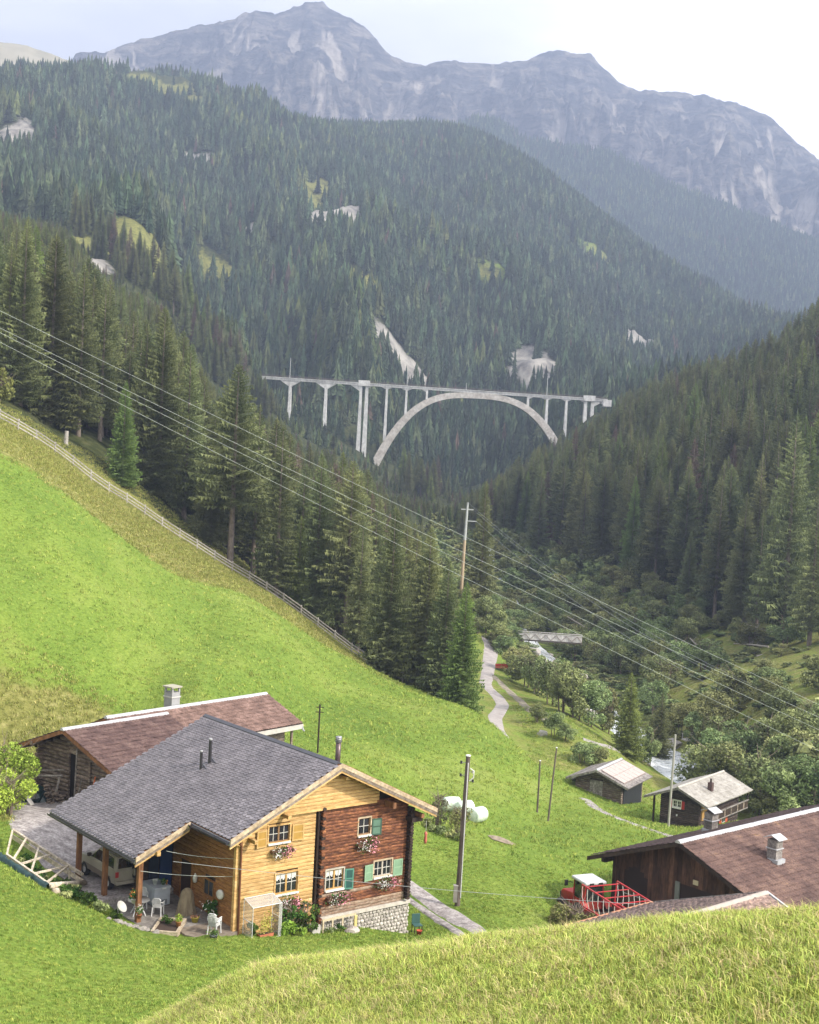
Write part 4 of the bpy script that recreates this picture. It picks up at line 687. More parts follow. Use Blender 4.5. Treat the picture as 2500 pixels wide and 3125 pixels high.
# ---------------------------------------------------------------- the concrete viaduct
CONC = mat('pale_concrete', [(.28, (.50, .49, .47)), (.5, (.66, .65, .63)), (.72, (.76, .75, .73))], scale=.22, stretch=(1, 1, .5), rough=.9, detail=8, fine=(1.2, .18))
CONC_D = mat('stained_concrete', [(.3, (.42, .37, .32)), (.55, (.60, .56, .51)), (.7, (.70, .67, .63))], scale=.3, rough=.9, detail=8, fine=(1.0, .2))
VY = 680.0
def vx(px): return (px - 1268) * VY / 4270
def vdeck(x): return 51.0 - .0144 * (x - vx(1455))
def viaduct():
    t = thing('railway_viaduct', 'long pale concrete railway viaduct with one great arch over the gorge', 'bridge', (0, VY, 0))
    x0, x1 = vx(640), vx(1850); hw = 1.9
    m = MB(); m.prism([(x0, -hw, vdeck(x0)), (x1, -hw, vdeck(x1)), (x1, -hw, vdeck(x1) - .95), (x0, -hw, vdeck(x0) - .95)], (0, hw * 2, 0)); m.build('deck', CONC, t)
    m = MB(); m.prism([(x0, -hw - .35, vdeck(x0) + .02), (x1, -hw - .35, vdeck(x1) + .02), (x1, -hw - .35, vdeck(x1) + .32), (x0, -hw - .35, vdeck(x0) + .32)], (0, hw * 2 + .7, 0)); m.build('deck_slab', CONC, t)
    m = MB()
    for yy in (-hw - .25, hw + .25):
        for z in (.65, 1.0, 1.35): m.beam((x0, yy, vdeck(x0) + z), (x1, yy, vdeck(x1) + z), .05, .05)
        x = x0
        while x < x1: m.beam((x, yy, vdeck(x) + .3), (x, yy, vdeck(x) + 1.37), .06, .06); x += 2.0
    o = m.build('railing', plain('dark_rail_metal', (.16, .12, .11)), t)
    # arch
    xc = vx(1452); a = 50.6; top = vdeck(xc) - .9; rise = 39.5
    def zo(x): s = abs(x - xc) / a; return top - rise * s ** 3.0
    n = 40; m = MB(); xs = [xc - a + 2 * a * i / n for i in range(n + 1)]
    ou = []; inn = []
    for x in xs:
        s = abs(x - xc) / a; dz = -rise * 3.0 * s ** 2 / a * (1 if x > xc else -1); L = math.hypot(1, dz); th = 2.7 + 1.5 * s ** 2; ou.append((x, zo(x))); inn.append((x + dz / L * th * 1.0, zo(x) - th / L))
    for side in (-1, 1):
        pass
    V = []; 
    for (ax, az), (bx, bz) in zip(ou, inn):
        w = 1.9 + 1.3 * abs(ax - xc) / a; V += [(ax, -w, az), (ax, w, az), (bx, w, bz), (bx, -w, bz)]
    F = []
    for i in range(n):
        for k in range(4): F.append((i * 4 + k, i * 4 + (k + 1) % 4, i * 4 + 4 + (k + 1) % 4, i * 4 + 4 + k))
    F += [(0, 3, 2, 1), (n * 4, n * 4 + 1, n * 4 + 2, n * 4 + 3)]; m.add(V, F); m.build('arch', CONC_D, t)
    def pier(x, zb, w0=1.15, w1=1.6, name='pier'):
        zt = vdeck(x) - .9; m = MB(); H = zt - zb; k = min(1.0, H / 40); wb = w0 / 2 + (w1 - w0) / 2 * k + .25 * k; d0, d1 = 1.6, 1.6 + .9 * k
        v = [(x - w0 / 2, -d0, zt), (x + w0 / 2, -d0, zt), (x + w0 / 2, d0, zt), (x - w0 / 2, d0, zt), (x - wb, -d1, zb), (x + wb, -d1, zb), (x + wb, d1, zb), (x - wb, d1, zb)]
        m.add(v, [(0, 1, 2, 3), (7, 6, 5, 4), (0, 4, 5, 1), (1, 5, 6, 2), (2, 6, 7, 3), (3, 7, 4, 0)])
        return m.build(name, CONC, t)
    def haunch(xa, xb, r=3.4, h=2.3):
        """curved underside between two piers"""
        for sx, x in ((1, xa), (-1, xb)):
            poly = [(x, -1.55, vdeck(x) - .96)]
            for q in range(7): an = q / 6 * math.pi / 2; poly.append((x + sx * (r * (1 - math.cos(an)) if False else r * math.sin(an)), -1.55, vdeck(x) - .96 - h * (1 - math.sin(an)) ** 1.0 * (1 if q < 6 else 0)))
            MB().prism(poly, (0, 3.1, 0)).build('haunch', CONC, t)
    px = [640, 700, 781, 886, 995, 1101]
    for i, p in enumerate(px):
        if p > 640: x = vx(p); pier(x, gz(x, VY) - 3)
    for a_, b_ in zip(px[:-1], px[1:]): haunch(vx(a_) + .5, vx(b_) - .5, 4.6, 2.9)
    pier(vx(1119), gz(vx(1119), VY) - 3, 1.3, 1.9)
    m = MB().box((vx(1093), -2.4, vdeck(vx(1110)) - 1.2), (vx(1127), 2.4, vdeck(vx(1110)) + 1.5)); m.build('tower_head', CONC, t)
    sp = [1119, 1180, 1240, 1302]
    for p in sp[1:]: x = vx(p); pier(x, zo(x) - .6, .95, 1.2, 'spandrel_column')
    for a_, b_ in zip(sp[:-1], sp[1:]): haunch(vx(a_) + .5, vx(b_) - .5, 2.4, 1.0)
    sp2 = [1610, 1668, 1727, 1785]
    for p in sp2[:3]: x = vx(p); pier(x, max(zo(x) if abs(x - xc) < a else -9, gz(x, VY) - 2 if abs(x - xc) >= a - 4 else -99) - .6, .95, 1.25, 'spandrel_column')
    for a_, b_ in zip(sp2[:-1], sp2[1:]): haunch(vx(a_) + .5, vx(b_) - .5, 2.4, 1.0)
    for p in (1785, 1806): pier(vx(p), gz(vx(p), VY) - 3, 1.4, 2.0)
    MB().box((vx(1779), -2.4, vdeck(vx(1795)) - 1.2), (vx(1813), 2.4, vdeck(vx(1795)) + 1.5)).build('tower_head', CONC, t)
    haunch(vx(1811), vx(1850), 4.4, 2.6)
    for x in (x0, x1): MB().box((x - 2, -2.2, vdeck(x) - 3.2), (x + 2, 2.2, vdeck(x) - .05)).build('abutment', CONC, t)
    for px_, h, lab in ((884, 9.6, 'tall thin catenary mast standing over the second viaduct pier from the left'), (1240, 6.5, 'catenary mast on the viaduct above the left side of the arch'), (1665, 9.2, 'catenary mast on the viaduct above the right side of the arch'), (1420, 3.2, 'short catenary mast near the crown of the viaduct arch'), (668, 4.6, 'catenary mast at the left end of the viaduct')):
        x = vx(px_); q = thing('catenary_mast', lab, 'mast', (x, VY - 2.1, vdeck(x) + .32)); met = plain('mast_metal', (.62, .63, .62), .5)
        MB().tube([(0, 0, 0), (0, 0, h)], [.16, .10], 6).build('pole', met, q); MB().beam((0, 0, h * .78), (0, 2.6, h * .84), .08, .08).build('arm', met, q)
viaduct()

# ---------------------------------------------------------------- covered wooden footbridge
def covered_bridge():
    P0 = Vector((18.3, 239.3, -9.1)); P1 = Vector((30.6, 238.1, -8.8)); L = (P1 - P0).length; rz = math.atan2(P1.y - P0.y, P1.x - P0.x)
    t = thing('covered_footbridge', 'small grey wooden footbridge with truss sides across the river', 'bridge', P0, rz)
    w = mat('silver_planks', [(.3, (.46, .43, .41)), (.6, (.68, .65, .62))], scale=2, rough=.85, coord='World', var=.12)
    MB().box((0, -1, -.25), (L, 1, 0)).build('deck', plain('dark_beam', (.12, .10, .08)), t)
    n = 21
    for i in range(n): MB().box((L * i / n + .01, -1.05, .03), (L * (i + 1) / n - .01, -.98, 1.02)).build('side_plank', w, t)
    for y in (-1.1, 1.0): MB().box((-.1, y, 1.04), (L + .1, y + .12, 1.16)).build('handrail', w, t)
    for i in range(7):
        a = L * i / 7
        for s in (0, 1): MB().beam((a + (L / 14) * s, -1.12, .08 if s == 0 else 1.0), (a + (L / 14) * (s + 1), -1.12, 1.0 if s == 0 else .08), .07, .09).build('truss_brace', plain('brown_brace', (.33, .28, .25)), t)
    for i in range(12): MB().box((L * i / 11 - .07, -1.25, -.42), (L * i / 11 + .07, 1.2, -.26)).build('cross_beam', plain('dark_beam', (.12, .10, .08)), t)
covered_bridge()
def small_bridge():
    t = thing('plank_footbridge', 'narrow pale plank footbridge over the stream beyond the log huts', 'bridge', (38.6, 170.5, -11.2), .35)
    w = plain('pale_plank', (.50, .47, .43)); MB().box((-4, -.5, 0), (4, .5, .14)).build('deck', w, t)
    for y in (-.5, .45):
        MB().box((-4, y, .75), (4, y + .06, .83)).build('handrail', w, t)
        for x in (-3.9, -1.3, 1.3, 3.9): MB().box((x - .05, y, .14), (x + .05, y + .06, .75)).build('post', w, t)
small_bridge()

# ---------------------------------------------------------------- poles and wires
def wire(name, pts, r, label, sag=0.0, group=None, m=None):
    P = []
    for (a, b) in zip(pts[:-1], pts[1:]):
        a, b = Vector(a), Vector(b)
        for i in range(16): s = i / 16; P.append(a.lerp(b, s) - Vector((0, 0, sag * 4 * s * (1 - s))))
    P.append(Vector(pts[-1])); o = MB().tube(P, r, 4, cap=False).build(name, m or plain('wire_metal', (.50, .54, .50), .5)); tag(o, label, 'cable', group)
def extend(a, b, k): a, b = Vector(a), Vector(b); return a + (a - b) * k, b + (b - a) * k
for a, b, sg, lab in (((-28.61, 95.82, 30.9), (36.08, 119.68, 2.81), .5, 'uppermost of the power lines slanting down across the valley'),
                      ((-28.58, 95.83, 30.0), (36.20, 119.64, 1.97), .9, 'second power line from the top slanting across the valley'),
                      ((-28.58, 95.9, 29.75), (36.20, 119.64, .97), 1.0, 'third power line from the top, close beside the second'),
                      ((-28.54, 95.84, 28.97), (36.32, 119.61, -.98), .8, 'lowest of the power lines slanting down across the valley')):
    p, q = extend(a, b, .35); wire('power_line', [p, q], .0095, lab, sg)
DARKP = mat('dark_pole_wood', [(.3, (.07, .055, .045)), (.6, (.15, .12, .10))], scale=4, stretch=(1, 1, .2), rough=.9)
def pole(x, y, h, r, label, lean=(0, 0), m=None, name='utility_pole', cap=True):
    t = thing(name, label, 'pole', (x, y, gz(x, y))); MB().tube([(0, 0, -.5), (lean[0] * .5, lean[1] * .5, h * .5), (lean[0], lean[1], h)], [r, r * .9, r * .78], 9).build('shaft', m or DARKP, t)
    if cap: MB().lathe([(0, .09), (r * .95, .05), (r * .95, 0), (0, 0)], 9, (lean[0], lean[1], h)).build('cap', plain('white_cap', (.75, .76, .74)), t)
    return t
t = pole(3.76, 75.9, 8.35, .155, 'tall dark wooden utility pole with white top beside the gravel track', (.16, 0))
wm = plain('white_insulator', (.72, .72, .68), .4)
MB().tube([(.15, -.12, .5), (.17, -.16, 8.0)], .035, 6).build('cable_duct', plain('grey_duct', (.62, .62, .60), .45), t)
for z, sx in ((8.0, -1), (7.3, -1), (7.5, 1), (7.0, 1)):
    MB().tube([(.14, 0, z), (.14 + sx * .30, -.02, z - .02)], .02, 5).build('bracket', plain('bracket_metal', (.3, .3, .3)), t); MB().lathe([(0, -.1), (.07, -.08), (.05, 0), (.07, .06), (0, .09)], 8, (.14 + sx * .34, -.02, z)).build('insulator', plain('black_insulator', (.03, .03, .03)) if z != 7.5 else wm, t)
MB().tube([(.3, -.1, 7.7), (.52, -.14, 7.55), (.50, -.14, 7.2), (.3, -.12, 7.0)], .03, 6).build('cable_loop', wm, t)
MB().box((-.24, -.2, .25), (-.02, .05, 1.15)).build('junction_box', plain('grey_box', (.30, .28, .25)), t)
MB().box((-.26, -.22, 1.15), (.0, .06, 1.2)).build('box_lid', plain('grey_box_lid', (.4, .38, .35)), t)
t = pole(10.93, 105.5, 3.95, .075, 'shorter of the two thin dark poles on the meadow slope'); 
t = pole(11.57, 103.7, 5.55, .075, 'taller leaning of the two thin dark poles on the meadow slope', (.35, 0))
t = pole(23.5, 118.2, 8.0, .11, 'grey concrete pole in front of the dark cottage with red shutters', (.12, 0), plain('grey_pole', (.38, .36, .33)), cap=False)
t = pole(3.55, 96.9, .1, .05, 'x', cap=False) if False else None
# far power pole with cross arms
x, y = 9.25, 231.8; t = thing('power_pylon', 'tall orange-brown wooden power pole with two cross arms above the river thicket', 'pole', (x, y, gz(x, y)))
zb = gz(x, y); h = 13.4 - zb + 3.2 - 3.6
ztop = 22.85 - math.tan(math.radians(2.18)) * 232; h = ztop - zb
ow_ = mat('orange_pole_wood', [(.3, (.30, .22, .13)), (.6, (.46, .36, .24))], scale=3, stretch=(1, 1, .2), rough=.85); gm = plain('grey_steel', (.45, .47, .45))
MB().tube([(0, 0, -1), (0.15, 0, h * .62)], [.30, .24], 9).build('shaft', ow_, t); MB().tube([(0.15, 0, h * .62), (.32, 0, h)], [.26, .16], 9).build('upper_shaft', gm, t)
MB().box((-.75, -.08, h - 1.25), (1.35, .08, h - 1.08)).build('cross_arm', gm, t); MB().box((.25, -.08, h - 3.15), (1.95, .08, h - 3.0)).build('cross_arm', gm, t)
for zz_, xx_ in ((h - 1.17, 1.3), (h - 3.07, 1.9), (h, .32)):
    wire('power_line', [(x + xx_, y, zb + zz_), (x + xx_ + 45, y - 70, zb + zz_ - 24 + .15 * zz_)], .02, {1.3: 'thin wire running right from the upper cross arm of the far power pole', 1.9: 'thin wire running right from the lower cross arm of the far power pole', .32: 'thin wire running right from the top of the far power pole'}[xx_], 3.5, m=plain('dull_wire', (.34, .36, .36)))
# wire strung over the barn front
for (p, q, lab) in (((-9.3, 59, 4.6), (17.5, 71.5, -.2), 'thin cable slanting down past the yellow house front towards the barn'), ((12.6, 74.4, -.55), (19.2, 72.0, -.85), 'pale cable stretched across the dark barn front'), ((12.6, 74.3, -1.35), (19.4, 71.9, -1.55), 'second pale cable lower on the dark barn front')):
    wire('service_cable', [p, q], .009, lab, .25, m=plain('dull_wire', (.34, .36, .36)))
# round bales
bw = mat('white_bale_wrap', [(.35, (.50, .62, .48)), (.55, (.72, .80, .70)), (.7, (.82, .86, .80))], scale=4, rough=.35, bump=.4)
for i, (x, y, lab) in enumerate([(3.95, 95.4, 'left white wrapped hay bale behind the twiggy shrubs'), (4.85, 95.0, 'middle white wrapped hay bale behind the twiggy shrubs'), (5.75, 94.2, 'right white wrapped hay bale beside the tall pole')]):
    m = MB(); m.lathe([(0, -.6), (.40, -.6), (.50, -.52), (.53, 0), (.50, .52), (.40, .6), (0, .6)], 18, (0, 0, 0), M=Matrix.Rotation(R(90), 4, 'Y')); o = m.build('hay_bale', bw, smooth=True); o.location = (x, y, gz(x, y) + .46); o.rotation_euler = (0, 0, .3 + i * .3); tag(o, lab, 'hay bale')
# stones and a red bench by the path
t = thing('bench', 'small red bench beside the bend of the footpath', 'bench', (14.1, 195.2, gz(14.1, 195.2)), .15); rm = plain('red_paint', (.45, .06, .04))
MB().box((-.9, -.25, .42), (.9, .25, .48)).build('seat', rm, t); MB().box((-.9, .22, .55), (.9, .28, .95)).build('backrest', rm, t)
for sx in (-.75, .75): MB().box((sx - .05, -.22, 0), (sx + .05, .22, .42)).build('leg', plain('dark_leg', (.10, .08, .07)), t)
def boulder(x, y, r, label, c=(.38, .36, .33), z=None, group=None, name='boulder'):
    g = random.Random(int(x * 91 + y * 7)); bm = bmesh.new(); bmesh.ops.create_icosphere(bm, subdivisions=2, radius=r)
    for v in bm.verts: v.co *= 1 + g.uniform(-.22, .22); v.co.z *= .7
    me = bpy.data.meshes.new('boulder'); bm.to_mesh(me); bm.free(); me.materials.append(mat('stone_%d' % int(c[0] * 100), [(.3, tuple(q * .6 for q in c)), (.6, c)], scale=3, rough=.95, coord='World')); o = link(name, me, loc=(x, y, (gz(x, y) if z is None else z) + r * .25)); tag(o, label, 'rock', group)
boulder(15.64, 150.2, .55, 'pale boulder lying on the grass slope above the log hut', (.55, .52, .47))
for i in range(26):
    s = rnd.random(); R_ = ROUTES['RIVER']; k = rnd.choice([4, 5, 6, 7, 7]); a, b = R_[k], R_[k + 1] if k + 1 < len(R_) else R_[k]; side = rnd.choice([-1, 1]); xx = a[0] + (b[0] - a[0]) * s; yy = a[1] + (b[1] - a[1]) * s; d = Vector((b[0] - a[0], b[1] - a[1])).normalized(); off = side * (a[2] / 2 + rnd.uniform(-.6, .8))
    boulder(xx - d.y * off, yy + d.x * off, rnd.uniform(.5, 1.2), 'grey boulder at the edge of the white water', (.42, .39, .36), group='boulders along the river')
# ---------------------------------------------------------------- building materials
YEL = mat('fresh_larch_boards', [(.28, (.36, .20, .07)), (.5, (.56, .35, .14)), (.72, (.68, .47, .23))], scale=2.2, stretch=(1, 1, 5), rough=.7, var=.16, coord='World', fine=(7, .16), bump=.15)
ORG = mat('stained_larch_boards', [(.3, (.20, .085, .03)), (.55, (.36, .17, .06)), (.72, (.46, .24, .09))], scale=2.4, stretch=(1, 1, 5), rough=.7, var=.15, coord='World', fine=(7, .2))
DRK = mat('sunburnt_logs', [(.28, (.05, .02, .013)), (.45, (.13, .05, .028)), (.6, (.25, .10, .045)), (.76, (.42, .20, .09))], scale=2.6, stretch=(1, 1, 3.5), rough=.8, var=.28, coord='World', fine=(9, .4), bump=.4, detail=8)
DRK2 = mat('greyed_logs', [(.3, (.16, .09, .06)), (.5, (.30, .21, .15)), (.7, (.42, .35, .29))], scale=2.6, stretch=(1, 1, 4), rough=.85, var=.18, coord='World', fine=(9, .3), detail=8)
BLK = mat('blackened_wood', [(.3, (.018, .012, .010)), (.65, (.06, .04, .03))], scale=3, rough=.85, var=.2, coord='World')
BRN = mat('brown_beam', [(.3, (.14, .06, .028)), (.65, (.27, .13, .06))], scale=3, stretch=(1, 1, .4), rough=.75, coord='World', fine=(8, .25))
CREAM = mat('cream_bargeboard', [(.3, (.33, .24, .15)), (.6, (.54, .43, .30))], scale=2.5, rough=.75, coord='World', fine=(8, .25))
GBARGE = mat('grey_bargeboard', [(.3, (.13, .10, .08)), (.6, (.27, .22, .18))], scale=3, rough=.85, coord='World', fine=(8, .3))
SHN = mat('slate_grey_shingle', [(.32, (.125, .112, .12)), (.55, (.175, .158, .168)), (.72, (.22, .20, .212))], scale=.9, rough=.45, var=.2, coord='World', fine=(4.5, .35), spec=.45)
SHD = plain('ridge_cap_metal', (.085, .085, .10), .4)
GUT = plain('zinc_gutter', (.42, .42, .45), .35); DGUT = plain('dark_gutter', (.05, .045, .05), .4)
GLS = mat('window_glass', [(.3, (.012, .014, .016)), (.7, (.03, .034, .038))], scale=2, rough=.06, spec=.8)
WHT = plain('white_paint', (.78, .77, .74), .5); LACE = mat('lace_curtain', [(.35, (.35, .35, .34)), (.55, (.75, .74, .70))], scale=22, rough=.9, coord='World')
STN = mat('rubble_stone', [(.3, (.30, .27, .24)), (.5, (.46, .42, .38)), (.7, (.60, .57, .53))], scale=5, rough=.95, var=.28, coord='World', fine=(18, .25)); MORT = plain('mortar', (.40, .37, .33), .95)
TILE = mat('red_brown_roof_tile', [(.3, (.055, .032, .030)), (.5, (.092, .054, .048)), (.68, (.14, .09, .078))], scale=1.6, rough=.8, coord='World', fine=(11, .35), detail=7)
TILE_L = mat('lichened_roof_tile', [(.30, (.065, .038, .033)), (.50, (.105, .062, .052)), (.64, (.155, .095, .075)), (.76, (.32, .19, .06))], scale=.8, rough=.85, coord='World', fine=(11, .4), detail=8)
PINK = mat('petal_pink', [(.3, (.55, .12, .22)), (.6, (.80, .38, .45))], scale=9, coord='World', rough=.7); PWHT = plain('petal_white', (.82, .78, .76), .7); FLEAF = foliage_mat('pot_plant_leaves', (.03, .07, .012), (.09, .17, .035), sc_=4)
YLEAF = foliage_mat('lime_leaves', (.14, .24, .03), (.34, .48, .08), sc_=4); RED = plain('red_lacquer', (.42, .03, .035), .4); RPET = plain('petal_red', (.6, .05, .04), .6)

HY = R(38.6); HP = Vector((-7.02, 63.8, 0)); HM = Matrix.Translation(HP) @ Matrix.Rotation(HY, 4, 'Z')
def hw_(u, w, z): return HM @ Vector((u, w, z))
house = thing('farmhouse', 'large two-tone wooden farmhouse with a wide dark shingle roof and open carport', 'house', HP, HY)
# unit weatherboard: 0..1 along x, 0..1 high, rounded face towards -y
def board_mesh(name, m, r=.03):
    b = MB(); pr_ = [(0, 0), (-r * .7, .06), (-r, .3), (-r, .7), (-r * .7, .95), (0, 1)]; b.prism([(0, y, z) for y, z in pr_][::-1], (1, 0, 0)); return b.mesh(name, m)
BM = {m.name: board_mesh('board', m) for m in (YEL, ORG, DRK, DRK2, BLK)}
def boards(parent, u0, u1, z0, z1, h, m, holes=(), w=0.0, axis='x', clip=None, name='wall_board', jit=0.0, gap=.006, prob=None, z_fun=None):
    """rows of boards on the wall plane, split round the openings, clipped by the roof"""
    z = z0
    while z < z1 - .02:
        zt = min(z + h, z1); a, b = u0, u1
        if clip: a, b = clip(a, b, zt)
        if z_fun: a = max(a, z_fun(z))
        segs = [(a, b)] if b - a > .06 else []
        for (ha, hb, za, zb) in holes:
            if zt > za + .01 and z < zb - .01:
                ns = []
                for s in segs:
                    if hb <= s[0] or ha >= s[1]: ns.append(s); continue
                    if ha - s[0] > .03: ns.append((s[0], ha))
                    if s[1] - hb > .03: ns.append((hb, s[1]))
                segs = ns
        for (a_, b_) in segs:
            mm = prob(z) if prob else m
            me = BM[mm.name]; o = link(name, me, parent); dz = rnd.uniform(-jit, jit)
            if axis == 'x': o.location = (a_, w + dz, z + gap); o.scale = (b_ - a_, 1 + (rnd.uniform(0, 1.2) if jit else 0), zt - z - gap)
            else: o.location = (w, b_, z + gap); o.rotation_euler = (0, 0, -PI / 2); o.scale = (b_ - a_, 1, zt - z - gap)
        z = zt
ua, za, sl, eL, eR, Bk, eC, wN, ov = 4.95, 7.5, .477, 1.06, 1.0, 11.9, 3.9, 2.65, .88
def zr(u): return za - sl * abs(u - ua)
TH = .26   # roof build-up below the shingle line
def rclip(a, b, zt): m_ = (za - TH - zt) / sl; return max(a, ua - m_), min(b, ua + m_)
# core walls (rendered dark behind the boards)
m = MB(); m.prism([(0.05, .09, -2.2), (10.0, .09, -2.2), (10.0, .09, zr(10) - TH), (ua, .09, za - TH), (.05, .09, zr(0) - TH)], (0, 10.6, 0)); m.build('wall_core', BLK, house)
WIN = dict(uy=(1.55, 2.72, 3.92, 4.70), ly=(2.06, 3.32, 1.40, 2.36), ud=(6.80, 7.52, 3.60, 4.42), ld=(4.98, 6.02, 1.14, 2.10), rd=(7.90, 9.00, 1.34, 2.12))
boards(house, 0, 4.22, -.35, 5.26, .178, YEL, [WIN['uy'], WIN['ly']], clip=rclip)
def dprob(z): return DRK2 if z < .9 and rnd.random() < .8 - z * .6 else DRK
boards(house, 4.72, 9.86, -.14, 5.26, .155, DRK, [WIN['ud'], WIN['ld'], WIN['rd']], clip=rclip, jit=.012, prob=dprob)
boards(house, 2.3, 7.9, 5.27, 7.4, .168, YEL, clip=lambda a, b, z: (max(a, rclip(a, b, z)[0]), min(b, rclip(a, b, z)[1])), w=-.14, name='gable_board')
MB().box((2.3, -.20, 5.16), (7.75, -.10, 5.28)).build('gable_sill_board', YEL, house)
MB().box((2.6, -.10, 5.27), (7.7, .05, 6.1)).build('gable_backing', BLK, house)
# side wall under the porch roof and beyond
boards(house, 0.05, 10.6, -.1, 4.9, .2, ORG, [(4.15, 5.2, -.2, 2.1), (2.0, 2.95, .95, 1.75)], axis='y', w=.045, name='side_board')
MB().box((-.03, 4.15, .1), (.06, 5.2, 2.08)).build('door', plain('dark_brown_door', (.055, .03, .02), .6), house)
d_ = MB()
for a, b in (((-.06, 4.08, .1), (.0, 4.18, 2.15)), ((-.06, 5.17, .1), (.0, 5.27, 2.15)), ((-.06, 4.08, 2.1), (.0, 5.27, 2.2))): d_.box(a, b)
d_.build('door_frame', ORG, house)
# corner posts, downpipe, log ends
MB().box((-.22, -.10, -.55), (-.02, .10, 4.15)).build('corner_post', YEL, house)
MB().box((-.02, -.14, -.5), (.08, -.035, 4.35)).build('corner_board', BRN, house)
MB().tube([(-.30, -.28, 4.28), (-.02, -.2, 4.05), (.02, -.2, -.45)], .045, 8).build('downpipe', plain('copper_downpipe', (.20, .08, .045), .4, .3), house)
MB().tube([(4.33, -.10, 5.15), (4.33, -.10, -.8)], .05, 8).build('downpipe', plain('dark_downpipe', (.04, .025, .02), .5), house)
lg = MB(); lg.tube([(0, 0, 0), (0, -1, 0)], .5, 8); LOGEND = lg.mesh('log_end', DRK)
lg2 = MB(); lg2.tube([(0, 0, 0), (0, -1, 0)], .5, 8); LOGENDB = lg2.mesh('log_end', BLK)
z = -.55; i = 0
while z < 5.15:
    link('log_end', LOGEND if i % 3 else LOGENDB, house, loc=(4.58, .0, z + .08), scale=(.22, .20 + rnd.random() * .1, .165)); z += .158; i += 1
z = -.05
while z < 4.6:
    link('log_end', LOGENDB, house, loc=(9.97, .0, z + .08), scale=(.24, .30 + .06 * rnd.random(), .17)); z += .158
MB().box((4.36, -.05, -.75), (4.48, .05, 5.15)).build('joint_board', BLK, house)
boards(house, .1, 10.6, -.14, 4.6, .158, DRK, axis='y', w=10.06, name='end_board')
# purlins and brackets
for u, z, L, hh in ((.52, 4.25, .62, .17), (2.32, 5.19, .6, .17), (5.5, 6.72, .7, .16), (8.45, 5.05, .75, .30), (10.25, 4.32, .8, .2)):
    MB().box((u - .09, -L, z - hh / 2), (u + .09, .1, z + hh / 2)).build('purlin_end', YEL if u < 6 else BRN, house)
MB().box((9.75, -.55, 3.98), (10.45, .1, 4.2)).build('eave_beam', BLK, house)
# stone plinth under the dark part
MB().box((4.72, -.16, -.30), (10.25, .05, -.14)).build('plinth_sill', mat('pale_sill_beam', [(.3, (.42, .38, .33)), (.6, (.58, .54, .48))], scale=3, rough=.9, coord='World'), house)
MB().box((4.75, -.02, -2.9), (10.22, .08, -.3)).build('plinth_mortar', MORT, house)
MB().box((0.05, -.02, -1.3), (4.7, .06, -.35)).build('plinth_mortar', MORT, house)
MB().box((10.18, .05, -2.9), (10.24, 10.6, -.3)).build('plinth_side', MORT, house)
def stone_mesh(seed, m_):
    g = random.Random(seed); n = 7; po = [(math.cos(6.283 * k / n) * .5 * g.uniform(.78, 1.1), math.sin(6.283 * k / n) * .5 * g.uniform(.78, 1.1)) for k in range(n)]
    b = MB(); v = [(x, 0, z) for x, z in po] + [(x * .86, -.7, z * .86) for x, z in po] + [(0, -1, 0)]
    b.add(v, [(k, (k + 1) % n, n + (k + 1) % n, n + k) for k in range(n)] + [(n + k, n + (k + 1) % n, 2 * n) for k in range(n)]); return b.mesh('stone', m_)
STM = [stone_mesh(i, STN) for i in range(8)]
def stone_wall(parent, u0, u1, z0f, z1, row, w, maxn=300, sx=1.45):
    z = z1 - row / 2; n = 0
    while z > z0f(u1) - row:
        u = u0 + rnd.random() * .2
        while u < u1:
            L = row * rnd.uniform(.8, sx)
            if z > z0f(u) - .3 and n < maxn: link('stone', STM[rnd.randrange(8)], parent, loc=(u + L / 2, w, z + rnd.uniform(-.02, .02)), rot=(0, rnd.uniform(-.2, .2), 0), scale=(min(L, u1 - u + .1) * 1.0, rnd.uniform(.05, .10), row * rnd.uniform(.85, 1.05))); n += 1
            u += L * .98
        z -= row * .93
stone_wall(house, 4.8, 10.15, lambda u: -.85 - (u - 4.8) * .24, -.32, .19, -.02)
# ------------------------------ roof: right plane, left plane with the carport extension and the notch
m = MB(); q = lambda u, w, d=0: (u, w, zr(u) - d)
m.prism([q(ua, -ov), q(10 + eR, -ov), q(10 + eR, -ov, TH), q(ua, -ov, TH)], (0, Bk + ov, 0)); m.build('roof_slab', BRN, house)
m = MB(); m.prism([q(ua, -ov, .03), q(-eL, -ov, .03), q(-eL, -ov, TH), q(ua, -ov, TH)], (0, Bk + ov, 0)); m.prism([q(-eL, wN, .03), q(-eC, wN, .03), q(-eC, wN, TH), q(-eL, wN, TH)], (0, Bk - wN, 0)); m.build('roof_slab', BRN, house)
# shingles: hexagon-cut slates in overlapping rows
cs = 1 / math.sqrt(1 + sl * sl); dn = Vector((-cs, 0, -sl * cs)); nv = Vector((-sl * cs, 0, cs))
SW, SE = .30, .19
sm = MB(); po = [(-.145, .02), (.145, .02), (.145, -.13), (.07, -.235), (-.07, -.235), (-.145, -.13)]
sm.add([(x, y, .014 + (-y) * .11) for x, y in po] + [(x, y, (-y) * .11 - .010) for x, y in po], [(0, 5, 4, 3, 2, 1)] + [(i, (i + 1) % 6, 6 + (i + 1) % 6, 6 + i) for i in range(6)][0:6]); SHM = sm.mesh('shingle', SHN)
def shingle_matrix(sd, w): p = Vector((ua, w, za)) + dn * sd + nv * .004; return Matrix(((0, -dn.x, nv.x, p.x), (1, -dn.y, nv.y, p.y), (0, -dn.z, nv.z, p.z), (0, 0, 0, 1)))
Ltot = (ua + eC) / cs; Lmain = (ua + eL) / cs; spots = []
r_ = 0; sd = .10
